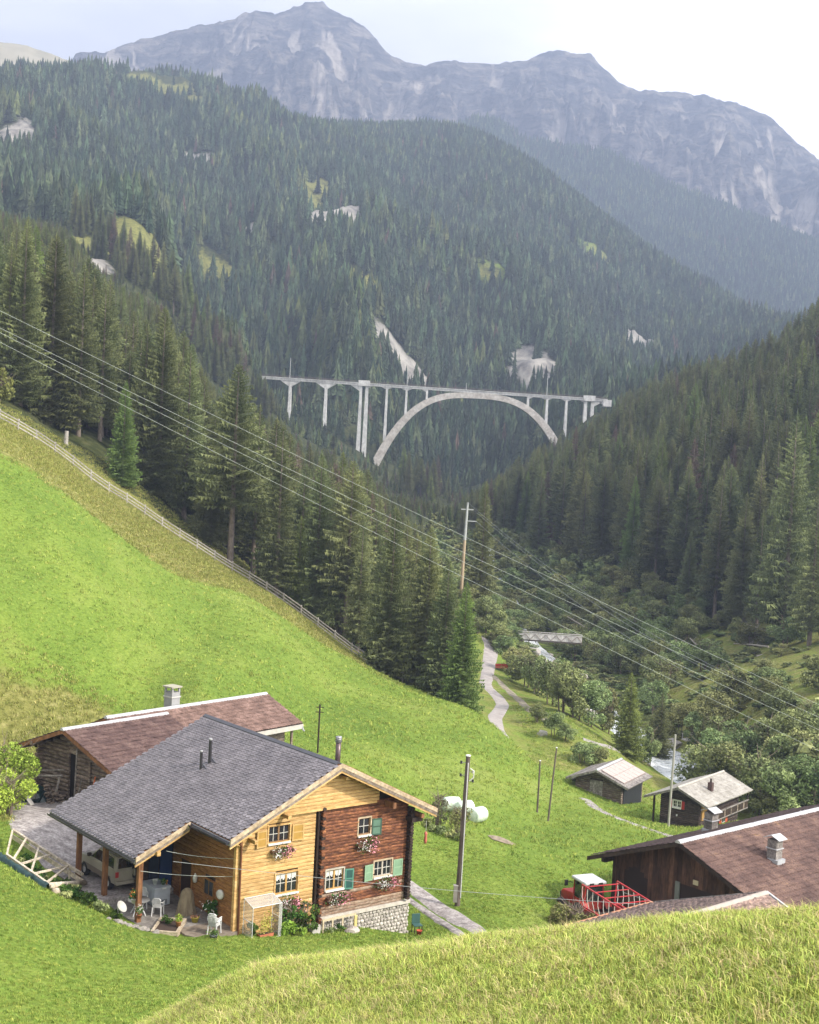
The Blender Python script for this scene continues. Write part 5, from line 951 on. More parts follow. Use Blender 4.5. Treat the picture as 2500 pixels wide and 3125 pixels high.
while sd < Ltot - .05:
    w = -ov + .12 + (SW / 2 if r_ % 2 else 0)
    while w < Bk:
        if not (sd > Lmain - .12 and w < wN + .12): spots.append((sd, w))
        w += SW
    sd += SE; r_ += 1
spots = [(a + SE * .35 if a + .2 < Ltot else Ltot - .2, b) for a, b in spots]
cam_l = HM.inverted() @ EYE
spots.sort(key=lambda s: (Vector((ua, s[1], za)) + dn * s[0] - cam_l).length)
for sd, w in spots[:300]:
    M_ = shingle_matrix(sd, w) @ Matrix.Rotation(rnd.uniform(-.02, .02), 4, 'X'); o = link('shingle', SHM, house); o.matrix_local = M_
big = MB(); base_v = [v.co.copy() for v in SHM.vertices]; base_f = [tuple(p.vertices) for p in SHM.polygons]
for sd, w in spots[300:]:
    M_ = shingle_matrix(sd, w) @ Matrix.Rotation(rnd.uniform(-.02, .02), 4, 'X') @ Matrix.Rotation(rnd.uniform(-.015, .015), 4, 'Z'); big.add([M_ @ v for v in base_v], base_f)
o = big.build('shingle_field', SHN, house); o['kind'] = 'stuff'
print('shingles', len(spots))
# right plane rows
m = MB(); nrow = 30; Lr = (10 + eR - ua) / cs
for i in range(nrow):
    a, b = Lr * i / nrow, Lr * (i + 1) / nrow + .04; P_ = lambda s, off: (ua + s * cs, zr(ua + s * cs) + off)
    (xa, za_), (xb, zb_) = P_(a, .005), P_(b, .03); m.add([(xa, -ov, za_), (xb, -ov, zb_), (xb, Bk, zb_), (xa, Bk, za_), (xb, -ov, zb_ - .03), (xb, Bk, zb_ - .03)], [(0, 1, 2, 3), (1, 4, 5, 2)])
m.build('shingle_course', SHN, house)['kind'] = 'stuff'
m = MB(); m.prism([(ua - .16, -ov + .25, zr(ua - .16) + .06), (ua, -ov + .25, za + .09), (ua + .2, -ov + .25, zr(ua + .2) + .07), (ua + .2, -ov + .25, zr(ua + .2)), (ua - .16, -ov + .25, zr(ua - .16))], (0, Bk + ov - .2, 0)); m.build('ridge_cap', SHD, house)
# bargeboards (cream over grey), with capping strip
def barge(ua_, ub_, w, thick=.05):
    for nm, mm, d0, d1, wo in (('bargeboard_cap', CREAM, -.06, .015, -.07), ('bargeboard', CREAM, .015, .15, -.055), ('lower_bargeboard', GBARGE, .15, .30, -.03), ('verge_board', YEL, .30, .40, 0.0)):
        MB().prism([(ua_, w + wo - thick, zr(ua_) - d0), (ub_, w + wo - thick, zr(ub_) - d0), (ub_, w + wo - thick, zr(ub_) - d1), (ua_, w + wo - thick, zr(ua_) - d1)], (0, thick + .02, 0)).build(nm, mm, house)
barge(ua, -eL - .03, -ov); barge(ua + .002, 10 + eR + .03, -ov); barge(-eL - .1, -eC - .03, wN)
# brown plank courses seen on the far rake
for i, (a, b) in enumerate(((0, .09), (.09, .18))): MB().prism([(ua + .2, -ov - .06 + i * .3, zr(ua + .2) + .085 - i * .02), (10 + eR, -ov - .06 + i * .3, zr(10 + eR) + .085 - i * .02), (10 + eR, -ov - .06 + i * .3, zr(10 + eR) + .03), (ua + .2, -ov - .06 + i * .3, zr(ua + .2) + .03)], (0, .27, 0)).build('verge_plank', BRN, house)
# gutters
def gutter(u, w0, w1):
    z = zr(u); MB().box((u - .04, w0, z - .26), (u - .005, w1, z - .05)).build('eave_fascia', GUT, house)
    g = MB(); pr2 = [(-.02, -.10), (-.10, -.20), (-.19, -.20), (-.23, -.08), (-.21, -.08), (-.18, -.17), (-.10, -.17), (-.04, -.08)]; g.prism([(u + a, w0, z + b) for a, b in pr2], (0, w1 - w0, 0)); g.build('gutter', DGUT, house)
    MB().box((u + .0, w0, z + .0), (u + .07, w1, z + .05)).build('eave_strip', SHD, house)
gutter(-eL, -ov, wN); gutter(-eC, wN, Bk); gutter(10 + eR, -ov, Bk) if False else None
# rafters under the carport eave
for i in range(13):
    w = wN + .3 + i * .72; MB().beam((-eC + .05, w, zr(-eC) - TH - .06), (-.3, w, zr(-.3) - TH - .06), .09, .13).build('rafter', BRN, house)
for w in (3.1, 6.6, 9.5): MB().box((-3.52, w - .11, .1), (-3.30, w + .11, zr(-3.4) - TH - .2)).build('post', BRN, house)
MB().box((-3.5, 2.8, zr(-3.4) - TH - .24), (-3.3, Bk - .2, zr(-3.4) - TH - .04)).build('eave_purlin', BRN, house)
MB().box((-2.9, wN - .2, zr(-2.9) - TH - .22), (-2.72, wN + .5, zr(-2.9) - TH - .02)).build('purlin_end', YEL, house)
# dark partition and back wall of the porch, boarded ceiling shade
MB().box((-2.0, 6.1, .0), (0, 6.18, 3.9)).build('partition', BLK, house)
MB().box((-.75, 6.0, .3), (-.1, 6.08, 2.6)).build('blue_tarpaulin', plain('blue_tarp', (.02, .05, .16), .5), house)
MB().box((-1.35, 5.98, .4), (-.85, 6.06, 2.4)).build('hanging_coat', plain('dark_coat', (.02, .03, .06), .8), house)
# patio
MB().box((-3.6, 1.4, -1.2), (0, 12, .10)).build('patio_slab', mat('patio_stone', [(.3, (.14, .125, .115)), (.6, (.25, .23, .21))], scale=1.5, rough=.9, coord='World', fine=(6, .2)), house)
MB().box((-4.0, 5.9, -.6), (0, 12.2, .36)).build('carport_floor', gravel, house)
MB().prism([(-2.3, 1.41, .095), (0, 1.41, .095), (0, -.2, .05), (-1.7, -.6, .03), (-2.3, .6, .06)], (0, 0, -1.0)).build('patio_front', mat('earth', [(.3, (.12, .09, .07)), (.6, (.24, .20, .16))], scale=3, rough=1, coord='World'), house)
# roof fittings
for (u, w, h, r) in ((1.72, 6.71, .95, .07), (2.25, 6.76, 1.25, .085)):
    MB().tube([(u, w, zr(u) - .05), (u, w, zr(u) + h)], r, 10).build('vent_pipe', plain('black_pipe', (.035, .033, .038), .35), house); MB().lathe([(0, .02), (r * 1.05, .02), (r * 1.05, -.05), (0, -.05)], 10, (u, w, zr(u) + h)).build('pipe_rim', plain('grey_rim', (.45, .45, .46)), house)
    MB().beam((u + .10, w - .4, zr(u + .1) + .05), (u + .25, w + .25, zr(u + .25) + .09), .06, .04).build('pipe_flashing', SHD, house)
cp = MB().tube([(5.75, .55, 6.9), (5.75, .55, 8.2)], .13, 14).build('chimney_pipe', plain('bronze_flue', (.14, .10, .10), .35, .5), house, True)
MB().tube([(5.75, .55, 8.2), (5.75, .55, 8.5)], .15, 14).build('cowl', plain('steel_cowl', (.45, .44, .45), .3, .6), cp, True)
for k in range(3): MB().lathe([(.152, -.02), (.165, -.02), (.165, .01), (.152, .01)], 14, (5.75, .55, 8.27 + k * .09)).build('louvre', plain('dark_louvre', (.08, .08, .085), .4), cp)
# ------------------------------ windows
def window(parent, u0, u1, z0, z1, frame=YEL, w=0.0, lights=2, panes=2, trim=None, sill=WHT, lace=False, axis='x', tint=None, depth=.06, split=None):
    T = (lambda m_: m_) 
    o = MB(); t_ = .07; trim = trim or frame
    def bx(b, a, c): 
        if axis == 'x': b.box(a, c)
        else: b.box((a[1], a[0], a[2]), (c[1], c[0], c[2]))
        return b
    for a, c in (((u0 - t_, w - .065, z0 - t_), (u0, w + .06, z1 + t_)), ((u1, w - .065, z0 - t_), (u1 + t_, w + .06, z1 + t_)), ((u0, w - .065, z1), (u1, w + .06, z1 + t_)), ((u0, w - .06, z0 - t_), (u1, w + .06, z0))): bx(o, a, c)
    wn_ = o.build('window', trim, parent)
    bx(MB(), (u0, w + .045, z0), (u1, w + .055, z1)).build('pane', GLS, wn_)
    b = MB(); wl_ = (u1 - u0) / lights; e = .045
    for i in range(lights):
        a_, c_ = u0 + i * wl_, u0 + (i + 1) * wl_
        for p, q_ in (((a_, w + .005, z0), (a_ + e, w + .044, z1)), ((c_ - e, w + .005, z0), (c_, w + .044, z1)), ((a_ + e, w + .005, z0), (c_ - e, w + .044, z0 + e)), ((a_ + e, w + .005, z1 - e), (c_ - e, w + .044, z1))): bx(b, p, q_)
    b.build('casement', frame, wn_)
    b = MB()
    for i in range(lights):
        a_, c_ = u0 + i * wl_ + e, u0 + (i + 1) * wl_ - e; mid = (a_ + c_) / 2; bx(b, (mid - .014, w + .012, z0 + e), (mid + .014, w + .04, z1 - e))
        for k in range(1, panes): zz_ = z0 + e + (z1 - z0 - 2 * e) * k / panes; bx(b, (a_, w + .014, zz_ - .014), (c_, w + .038, zz_ + .014))
    b.build('glazing_bar', plain('pale_bar', (.62, .60, .55)), wn_)
    if sill: bx(MB(), (u0 - .04, w - .13, z0 - .10), (u1 + .04, w - .03, z0 - .02)).build('sill', sill, wn_)
    if lace:
        b = MB(); n = 14
        for i in range(n):
            a_ = u0 + (u1 - u0) * i / n; bx(b, (a_, w + .040, z1 - .26 - .07 * (i % 2) - .04 * rnd.random()), (a_ + (u1 - u0) / n, w + .0445, z1 - .02))
        b.build('lace_curtain', LACE, wn_)
    return wn_
BWN = plain('brown_frame', (.26, .15, .07)); PALE = plain('pale_grey_frame', (.50, .45, .38))
window(house, *WIN['uy'], frame=BWN, trim=YEL); window(house, *WIN['ly'], frame=plain('honey_frame', (.50, .30, .10)), trim=YEL, lace=True)
window(house, *WIN['ud'], frame=BWN, trim=CREAM, lights=1, panes=2); window(house, *WIN['ld'], frame=plain('honey_frame', (.50, .30, .10)), trim=PALE, lace=True); window(house, *WIN['rd'], frame=PALE, trim=CREAM)
window(house, 2.0, 2.95, .95, 1.75, frame=BWN, trim=ORG, w=-.02, axis='y', sill=None) if False else None
sw = MB(); sw.box((-.04, 2.0, .95), (.04, 2.95, 1.75)); swo = sw.build('window', ORG, house); MB().box((-.05, 2.07, 1.02), (-.042, 2.88, 1.68)).build('pane', GLS, swo)
for k in range(3): MB().box((-.065, 2.04 + k * .41, 1.0), (-.05, 2.09 + k * .41, 1.7)).build('glazing_bar', BWN, swo)
def shutter(parent, u0, u1, z0, z1, c, label, panel=None, tilt=.0, hinge=0):
    t_ = .05; m_ = plain('shutter_' + label.split()[0], c, .6); m2 = plain('shutter_panel_' + label.split()[0], panel or tuple(q * .8 for q in c), .6)
    h = (u0 if hinge == 0 else u1); L = u1 - u0; b = MB(); s = 1 if hinge == 0 else -1
    for p, q_ in (((0, -.035, 0), (.07, 0, z1 - z0)), ((L - .07, -.035, 0), (L, 0, z1 - z0)), ((.07, -.035, 0), (L - .07, 0, .07)), ((.07, -.035, z1 - z0 - .07), (L - .07, 0, z1 - z0)), ((.07, -.035, (z1 - z0) * .48), (L - .07, 0, (z1 - z0) * .55))):
        b.box((min(p[0] * s, q_[0] * s), p[1], p[2]), (max(p[0] * s, q_[0] * s), q_[1], q_[2]))
    o = b.build('shutter', m_, parent, loc=(h, -.055, z0), rot=(0, 0, -tilt * s), label=label)
    b = MB(); b.box((min(.07 * s, (L - .07) * s), -.022, .07), (max(.07 * s, (L - .07) * s), -.006, z1 - z0 - .07)); b.build('shutter_panel', m2, o)
    return o
shutter(house, .85, 1.43, 3.78, 4.58, (.58, .38, .15), 'ochre shutter left of the upper window', (.46, .27, .06), .10, 1); shutter(house, 2.86, 3.50, 3.86, 4.66, (.60, .40, .16), 'ochre shutter right of the upper window', (.46, .27, .06), .06)
shutter(house, 7.60, 8.16, 3.50, 4.34, (.05, .10, .07), 'bottle-green shutter right of the small upper window', (.12, .22, .16), .14)
shutter(house, 6.10, 6.56, 1.02, 2.04, (.10, .28, .22), 'teal-green shutter right of the lower lace-curtained window', (.03, .10, .09), .25)
shutter(house, 7.26, 7.80, 1.22, 2.04, (.27, .42, .27), 'pale green shutter left of the right-hand window', (.22, .36, .23), .10, 1); shutter(house, 9.09, 9.66, 1.22, 2.06, (.27, .42, .27), 'pale-green shutter between the right-hand window and the corner', (.22, .36, .23), .04)

# ------------------------------ flower boxes, each a thing of its own
def leafs(name, parent, c, sx, sy, sz, n, size, m_, seed, low=0.0, **kw):
    g = np.random.default_rng(seed); p = g.normal(size=(n, 3)) * [.42, .42, .42]; p = np.clip(p, -1, 1) * [sx, sy, sz] + c; p[:, 2] = np.maximum(p[:, 2], c[2] - sz)
    a = g.normal(size=(n, 3)); a /= np.linalg.norm(a, axis=1)[:, None]; b = np.cross(a, g.normal(size=(n, 3))); b /= np.linalg.norm(b, axis=1)[:, None]; s = size * (.6 + .8 * g.random(n))[:, None]
    V = np.empty((n * 4, 3)); V[0::4] = p - a * s; V[1::4] = p + b * s * .5; V[2::4] = p + a * s; V[3::4] = p - b * s * .5
    return link(name, np_mesh(name, V, np.arange(n * 4).reshape(-1, 4), m_), parent, **kw)
def flower_box(u0, u1, z, label, pw=.5, drop=.35, seed=1):
    L = u1 - u0; t = thing('flower_box', label, 'flower box', hw_((u0 + u1) / 2, -.2, z), HY, 'flower boxes under the farmhouse windows')
    m = MB(); m.prism([(-L / 2, -.10, 0), (-L / 2, .10, 0), (-L / 2, .12, .17), (-L / 2, -.12, .17)][::-1], (L, 0, 0)); m.build('trough', plain('brown_trough', (.12, .06, .04)), t)
    leafs('foliage', t, (0, -.05, .12), L * .55, .17, drop, 260, .055, FLEAF, seed)
    leafs('white_blossom', t, (-L * .22, -.12, .05), L * .34, .20, drop, 90, .045, PWHT, seed + 1); leafs('pink_blossom', t, (L * .22, -.12, .03), L * .34, .20, drop, 110, .05, PINK, seed + 2)
flower_box(1.65, 2.85, 3.42, 'white and pink petunias under the upper window of the pale boarded part', seed=1)
flower_box(6.65, 7.95, 3.05, 'white and pink petunias below the small upper window with one green shutter', drop=.42, seed=4)
flower_box(5.00, 6.35, .62, 'pale pink petunias under the lace-curtained window beside the teal shutter', drop=.36, seed=7)
flower_box(7.95, 9.30, .92, 'pink petunias under the window between two pale green shutters', drop=.34, seed=10)
flower_box(2.15, 3.35, .85, 'white and pink petunias under the lower window above the greenhouse', drop=.42, seed=13)
# ---------------------------------------------------------------- other buildings
def tile_plane(parent, A, udir, wdir, slope, Lu, Lw, m, row=.36, wave=.26, amp=.035, name='roof_tiles', sag=0.0):
    """rows of pan tiles: each course is a corrugated strip lapping over the one below; A ridge start"""
    n = int(Lw / wave * 4); nr = int(Lu * math.sqrt(1 + slope * slope) / row); V = []; F = []
    cs_ = 1 / math.sqrt(1 + slope ** 2)
    ph = np.arange(n + 1) / 4.0; ws = np.linspace(0, Lw, n + 1); hz_ = (np.sin(ph * 2 * math.pi) * .5 + .5) * amp
    g = np.random.default_rng(int(Lw * 10))
    for r in range(nr):
        s0, s1 = r * row * cs_, (r + 1.12) * row * cs_; jit = np.repeat(g.normal(0, .008, n // 4 + 2), 4)[:n + 1]
        for s, up_ in ((s0, .0), (s1, .055), (s1, .015)):
            base = len(V); sg = -sag * np.sin(ws / Lw * math.pi)
            for w_, h_, j in zip(ws, hz_, jit): p = A + udir * (s + j * (up_ > 0)) + wdir * w_; V.append((p.x, p.y, p.z - slope * s + up_ + h_ + j + sg[int(round(w_ / Lw * n))]))
        b0 = r * 3 * (n + 1)
        for q in (0, 1):
            o = b0 + q * (n + 1); i = np.arange(n); F.append(np.stack([o + i, o + n + 1 + i, o + n + 2 + i, o + 1 + i], -1))
    o = link(name, np_mesh(name, np.array(V), np.concatenate(F), m), parent, kind='stuff'); return o
class Gable:
    def __init__(s, name, label, cat, A, h, slope, eL, eR, L, th=.16):
        s.A = Vector(A); s.t = thing(name, label, cat, A, -h); s.k, s.eL, s.eR, s.L, s.th = slope, eL, eR, L, th
    def z(s, u): return -s.k * abs(u)
    def slab(s, m, fascia=None, y0=0.0):
        for e in (-s.eL, s.eR):
            b = MB(); b.prism([(0, y0, -.02), (e, y0, s.z(e) - .02), (e, y0, s.z(e) - s.th), (0, y0, -s.th)], (0, s.L, 0)); b.build('roof_slab', m, s.t)
            if fascia: b = MB(); b.prism([(0, y0 - .05, .03), (e * 1.01, y0 - .05, s.z(e * 1.01) + .03), (e * 1.01, y0 - .05, s.z(e * 1.01) - s.th - .06), (0, y0 - .05, -s.th - .06)], (0, .045, 0)); b.build('bargeboard', fascia, s.t)
    def tiles(s, m, m2=None, y0=-.05, **kw):
        tile_plane(s.t, Vector((0, y0, .03)), Vector((1, 0, 0)), Vector((0, 1, 0)), s.k, s.eR + .05, s.L, m, **kw); tile_plane(s.t, Vector((0, y0, .03)), Vector((-1, 0, 0)), Vector((0, 1, 0)), s.k, s.eL + .05, s.L, m2 or m, **kw)
    def ridge(s, m, y0=-.1, L=None, w=.16, seg=2.0):
        L = L or s.L; b = MB(); y = y0
        while y < y0 + L:
            e = min(y + seg * 1.02, y0 + L); b.prism([(-w, y, -w * s.k + .11), (-w * .3, y, .14), (w * .3, y, .14), (w, y, -w * s.k + .11), (w, y, -w * s.k + .04), (-w, y, -w * s.k + .04)][::-1], (0, e - y, 0)); y += seg
        b.build('ridge_capping', m, s.t)
    def core(s, uL, uR, y0, y1, zb, m):
        b = MB(); b.prism([(uL, y0, zb), (uR, y0, zb), (uR, y0, s.z(uR) - s.th), (0, y0, -s.th), (uL, y0, s.z(uL) - s.th)], (0, y1 - y0, 0)); b.build('wall_core', m, s.t)
    def clip(s, a, b, zt): m_ = (-s.th - zt) / s.k; return max(a, -m_), min(b, m_)
def log_mesh(name, m_, n=8):
    b = MB(); b.tube([(0, 0, 0), (1, 0, 0)], .5, n); return b.mesh(name, m_)
def logs(parent, u0, u1, z0, z1, h, mesh, w=0.0, clip=None, holes=(), axis='x', ext=.0):
    z = z0
    while z < z1 - .02:
        a, b = u0 - ext, u1 + ext
        if clip: a, b = clip(a, b, z + h)
        segs = [(a, b)] if b - a > .1 else []
        for ha, hb, za_, zb_ in holes:
            if z + h > za_ and z < zb_: segs = [q for s in segs for q in ((s[0], min(s[1], ha)), (max(s[0], hb), s[1])) if q[1] - q[0] > .08]
        for a, b in segs:
            j = rnd.uniform(-.06, .06) if ext else 0
            if axis == 'x': link('log', mesh, parent, loc=(a + j, w, z + h / 2), scale=(b - a, h * .95, h * 1.02), rot=(rnd.random() * 6, 0, 0))
            else: link('log', mesh, parent, loc=(w, a + j, z + h / 2), rot=(0, 0, PI / 2), scale=(b - a, h * .95, h * 1.02))
        z += h
OLDW = mat('old_grey_brown_logs', [(.3, (.075, .055, .045)), (.5, (.17, .13, .105)), (.7, (.30, .25, .21))], scale=2.5, stretch=(1, 1, 3), rough=.9, var=.3, coord='World', fine=(9, .3))
OLDG = mat('old_grey_planks', [(.3, (.13, .115, .105)), (.55, (.24, .215, .20)), (.72, (.34, .31, .29))], scale=2, rough=.9, var=.2, coord='World', fine=(8, .3))
WCAP = plain('white_ridge_metal', (.48, .48, .50), .45)
LOGO = log_mesh('old_log', OLDW); LOGB = log_mesh('dark_log', mat('dark_cottage_logs', [(.3, (.028, .020, .017)), (.6, (.085, .062, .052))], scale=3, stretch=(1, 1, 3), rough=.85, var=.3, coord='World', fine=(9, .3)))

# --- hay barn at the right edge
b = Gable('hay_barn', 'big dark barn with red-brown tiled roof and two roof vents at the right edge', 'barn', (16.23, 78.34, 1.25), .85, .38, 6.6, 6.9, 21)
b.slab(BLK, BLK); b.tiles(TILE_L, TILE, row=.40, wave=.24, amp=.03); b.ridge(WCAP, w=.20, seg=2.4)
b.core(-5.45, 5.8, .95, 20, -6.0, plain('barn_dark_inside', (.035, .022, .018), .9))
u = -5.45
BW_ = mat('barn_front_boards', [(.3, (.03, .018, .014)), (.5, (.075, .040, .028)), (.72, (.17, .09, .06))], scale=1.2, stretch=(1, 1, .3), rough=.85, var=.3, coord='World', fine=(9, .35))
vb = MB().box((0, -.03, 0), (1, 0, 1)).mesh('wall_board', BW_); hb_ = BM['blackened_wood']
while u < 5.7:      # vertical boards of the barn front, leaving the arched doorway and the gate
    w = .30; um = u + w / 2; top = b.z(um) - .18; segs = [(-6.0, top)]
    if -4.6 < um < -2.85: a = abs(um + 3.72) / .9; segs = [(-2.55 - .55 * (a ** 2), top)]
    if -.7 < um < 2.45: segs = [(-2.62, top)]
    if -4.6 < um < -2.85: segs.append((-6.0, -4.05))
    for z0, z1 in segs: link('wall_board', vb, b.t, loc=(u + .005, .94 + rnd.uniform(0, .015), z0), scale=(w - .012, 1, z1 - z0))
    u += w
MB().box((-.72, .84, -6), (-.42, .92, -2.55)).build('gate_post', plain('grey_green_post', (.20, .22, .20), .8), b.t)
MB().box((.50, .86, -2.42), (.86, .90, -2.15)).build('enamel_plate', plain('pale_plate', (.62, .55, .38)), b.t)
MB().box((-5.75, .2, -2.62), (-5.45, .98, -2.36)).build('eave_beam', BLK, b.t)
for yy in (3.0, 6.0): pass
def roof_vent(parent, u, w, k, sgn, tall=1.15, s=.55):
    z = -k * abs(u); t_ = MB().box((u - s / 2, w - s / 2, z - .1 - k * s / 2), (u + s / 2, w + s / 2, z + tall)).build('vent_shaft', OLDG, parent)
    MB().box((u - s / 2 - .06, w - s / 2 - .06, z + tall * .58), (u + s / 2 + .06, w + s / 2 + .06, z + tall * .58 + .05)).build('vent_band', WCAP, t_)
    for e in (-1, 1): MB().prism([(u, w - s * .68, z + tall + .30), (u + e * s * .85, w - s * .68, z + tall + .08), (u + e * s * .85, w - s * .68, z + tall + .04), (u, w - s * .68, z + tall + .26)], (0, s * 1.36, 0)).build('vent_roof', WCAP, t_)
    MB().box((u - s * .62, w - s * .62, z - .12 - k * .2 * sgn), (u + s * .8 * (sgn > 0) + s * .5 * (sgn < 0), w + s * .62, z + .16)).build('vent_flashing', plain('zinc_flashing', (.40, .41, .43), .4), t_)
roof_vent(b.t, 2.9, 5.15, .38, 1, 1.25, .62); roof_vent(b.t, -3.6, 7.9, .38, -1, 1.2, .62)

# --- tiled shed half hidden by the bank
b = Gable('tiled_shed', 'low shed with crumbling brown tiles half hidden behind the grassy bank', 'shed', (17.35, 63.68, 3.12), .85, .36, 6.4, 4.4, 13, .12)
b.t.location = Vector((17.35, 63.68, 3.12)) - Vector((math.sin(.85), math.cos(.85), 0)) * 13
b.slab(BLK, None); b.tiles(mat('crumbling_tiles', [(.3, (.10, .065, .055)), (.48, (.20, .14, .12)), (.6, (.30, .21, .18)), (.72, (.42, .25, .17))], scale=3.5, rough=.9, coord='World', fine=(10, .45), detail=8), row=.34, wave=.42, amp=.06)
for s_ in (-1, 1): e = b.eR if s_ > 0 else b.eL; MB().prism([(0, 13.0, .12), (s_ * e, 13.0, .12 - b.k * e), (s_ * e, 13.0, -.02 - b.k * e), (0, 13.0, -.02)], (0, .10, 0)).build('verge_strip', WCAP if s_ > 0 else OLDG, b.t)
b.ridge(plain('pale_ridge_tile', (.42, .36, .31)), w=.17, seg=.45, y0=0)
MB().box((-6.0, .6, -5), (4.0, 12.6, -2.1)).build('wall_core', BW_, b.t)
MB().box((-6.0, 0.1, -b.k * 6.4 - .15), (-5.9, 12.9, -b.k * 6.4 + .05)) 
MB().box((-6.55, .0, -b.k * 6.4 - .12), (-6.42, 13.0, -b.k * 6.4 + .1)).build('terracotta_edge', plain('terracotta', (.50, .24, .14), .8), b.t)

# --- two joined old barns behind the farmhouse
b = Gable('log_barn', 'old log barn with a dark red tiled roof behind the farmhouse carport', 'barn', (-19.93, 82.63, 4.87), .67, .38, 4.75, 4.9, 8.3)
b.slab(BLK, BRN); b.tiles(TILE, TILE, row=.38, wave=.26); b.ridge(WCAP, w=.17)
b.core(-3.0, 3.4, 1.1, 8.2, -5.2, BLK)
logs(b.t, -3.05, -.4, -5.0, -.2, .255, LOGO, w=.95, clip=b.clip); logs(b.t, .35, 3.3, -5.0, -.2, .255, LOGO, w=.95, clip=b.clip); logs(b.t, -.4, .35, -1.6, -.2, .255, LOGO, w=.95, clip=b.clip)
z = -5.0
while z < -1.6: link('log_end', LOGO, b.t, loc=(-3.05, .55 - rnd.random() * .15, z + .12), rot=(0, 0, PI / 2), scale=(.7, .25, .25)); z += .255
z = -5.0
while z < -1.7: link('log_end', LOGO, b.t, loc=(1.7, .7, z + .12), rot=(0, 0, PI / 2), scale=(.4, .22, .22)); z += .255
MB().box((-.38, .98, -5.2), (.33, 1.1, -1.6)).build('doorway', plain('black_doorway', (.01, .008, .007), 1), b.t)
for (p, q, r) in (((.55, .6, -5.0), (.75, .5, -1.1), .05), ((.75, .4, -5.0), (1.2, .6, -2.8), .04), ((-1.0, .2, -5.0), (-.6, .4, -2.9), .07), ((-3.9, .1, -3.5), (-.4, .4, -2.9), .07), ((-2.2, .3, -2.9), (-.4, .5, -2.55), .05)): MB().tube([p, q], r, 6).build('propped_pole', OLDG, b.t)
for (u0, z) in ((-3.9, -1.65), (-2.9, -1.28)): MB().tube([(u0, -.1, z), (u0, 1.2, z + .02)], .13, 8).build('purlin_end', OLDW, b.t)
MB().box((-4.0, 1.0, -1.85), (-2.9, 1.1, -1.55)).build('eave_beam', BLK, b.t)
b2 = Gable('tiled_barn', 'long barn with a lighter brown tiled roof and stone chimney behind the farmhouse', 'barn', (-18.09, 86.12, 5.01), .67, .43, 4.2, 3.5, 14.2)
b2.slab(BLK, BRN); b2.tiles(mat('brown_pink_tile', [(.3, (.09, .055, .045)), (.5, (.15, .092, .075)), (.7, (.24, .155, .13))], scale=1.5, rough=.85, coord='World', fine=(11, .35), detail=7), TILE, row=.38, wave=.26); b2.ridge(WCAP, w=.18)
b2.core(-3.4, 2.7, 1.0, 13.3, -5, OLDW)
MB().box((3.42, 7.5, -1.86), (3.56, 14.2, -1.55)).build('eave_board', plain('pale_eave_board', (.50, .47, .43), .8), b2.t)
MB().tube([(3.5, 14.1, -1.6), (3.6, 14.15, -1.95), (3.7, 14.2, -2.0)], .06, 6).build('gutter_end', GUT, b2.t)
for yy in (13.4, 10.5): MB().box((3.1, yy, -4.8), (3.24, yy + .14, -1.6)).build('post', OLDW, b2.t)
ch = MB().box((-.95, 5.5, -.9), (-.2, 6.2, .95)).build('chimney', plain('grey_render', (.33, .33, .33), .9), b2.t)
MB().box((-1.0, 5.45, .60), (-.15, 6.25, .68)).build('chimney_collar', plain('pale_collar', (.50, .49, .46)), ch)
for (x_, y_) in ((-.95, 5.5), (-.32, 5.5), (-.95, 6.08), (-.32, 6.08)): MB().box((x_, y_, .95), (x_ + .12, y_ + .12, 1.25)).build('cap_leg', plain('grey_render', (.33, .33, .33)), ch)
MB().box((-1.05, 5.4, 1.25), (-.1, 6.3, 1.34)).build('cap_slab', plain('mossy_slab', (.38, .36, .28), .9), ch)
# antenna post at the far gable
t = thing('antenna_mast', 'thin dark mast with small insulators behind the gable of the tiled barn', 'mast', (-5.6, 98.2, gz(-5.6, 98.2))); hm = 22.85 - math.tan(R(10.7)) * 98.3 - t.location.z
MB().tube([(0, 0, 0), (0, 0, hm)], .06, 6).build('pole', BLK, t)
for z in (hm - .2, hm - .55): MB().tube([(-.3, 0, z), (.3, 0, z)], .03, 5).build('arm', BLK, t)

# --- log hut with solar panels
b = Gable('log_hut', 'small grey log hut with pale solar panels on its roof', 'hut', (19.33, 133.61, -7.4), .52, .38, 3.11, 3.27, 6.6, .12)
b.slab(OLDG, OLDG); 
for sg, e in ((-1, 3.15), (1, 3.3)):
    n = 9
    for i in range(n):
        a, c = e * i / n, e * (i + 1) / n + .05; MB().prism([(sg * a, -.04, -b.k * a + .03), (sg * c, -.04, -b.k * c + .055), (sg * c, -.04, -b.k * c + .015), (sg * a, -.04, -b.k * a - .01)], (0, 6.68, 0)).build('roof_board', OLDG, b.t)
b.ridge(WCAP, w=.14, y0=-.08)
b.core(-2.35, 2.45, .85, 6.2, -4.4, BLK)
logs(b.t, -2.4, 2.5, -4.2, -.15, .20, LOGO, w=.76, clip=b.clip, holes=[(-.9, .45, -2.75, -1.15)])
z = -4.2
while z < -1.15: link('log_end', LOGO, b.t, loc=(2.42, .5, z + .1), rot=(0, 0, PI / 2), scale=(.35, .19, .19)); z += .20
for k in range(4): MB().box((-.88 + k * .33, .70, -2.78), (-.57 + k * .33, .76, -1.15)).build('door_board', OLDG, b.t)
MB().prism([(-.95, .7, -2.95), (.5, .7, -2.95), (.6, -.7, -3.15), (-1.1, -.7, -3.15)], (0, 0, -.10)).build('ramp', OLDG, b.t)
MB().box((2.50, .9, -4.4), (2.56, 5.8, -1.35)).build('tarred_side', plain('black_tar_board', (.025, .027, .032), .7), b.t)
z = -4.2
while z < -1.3: link('log_end', LOGO, b.t, loc=(2.40, 5.9, z + .1), rot=(0, 0, PI / 2), scale=(.35, .19, .19)); z += .20
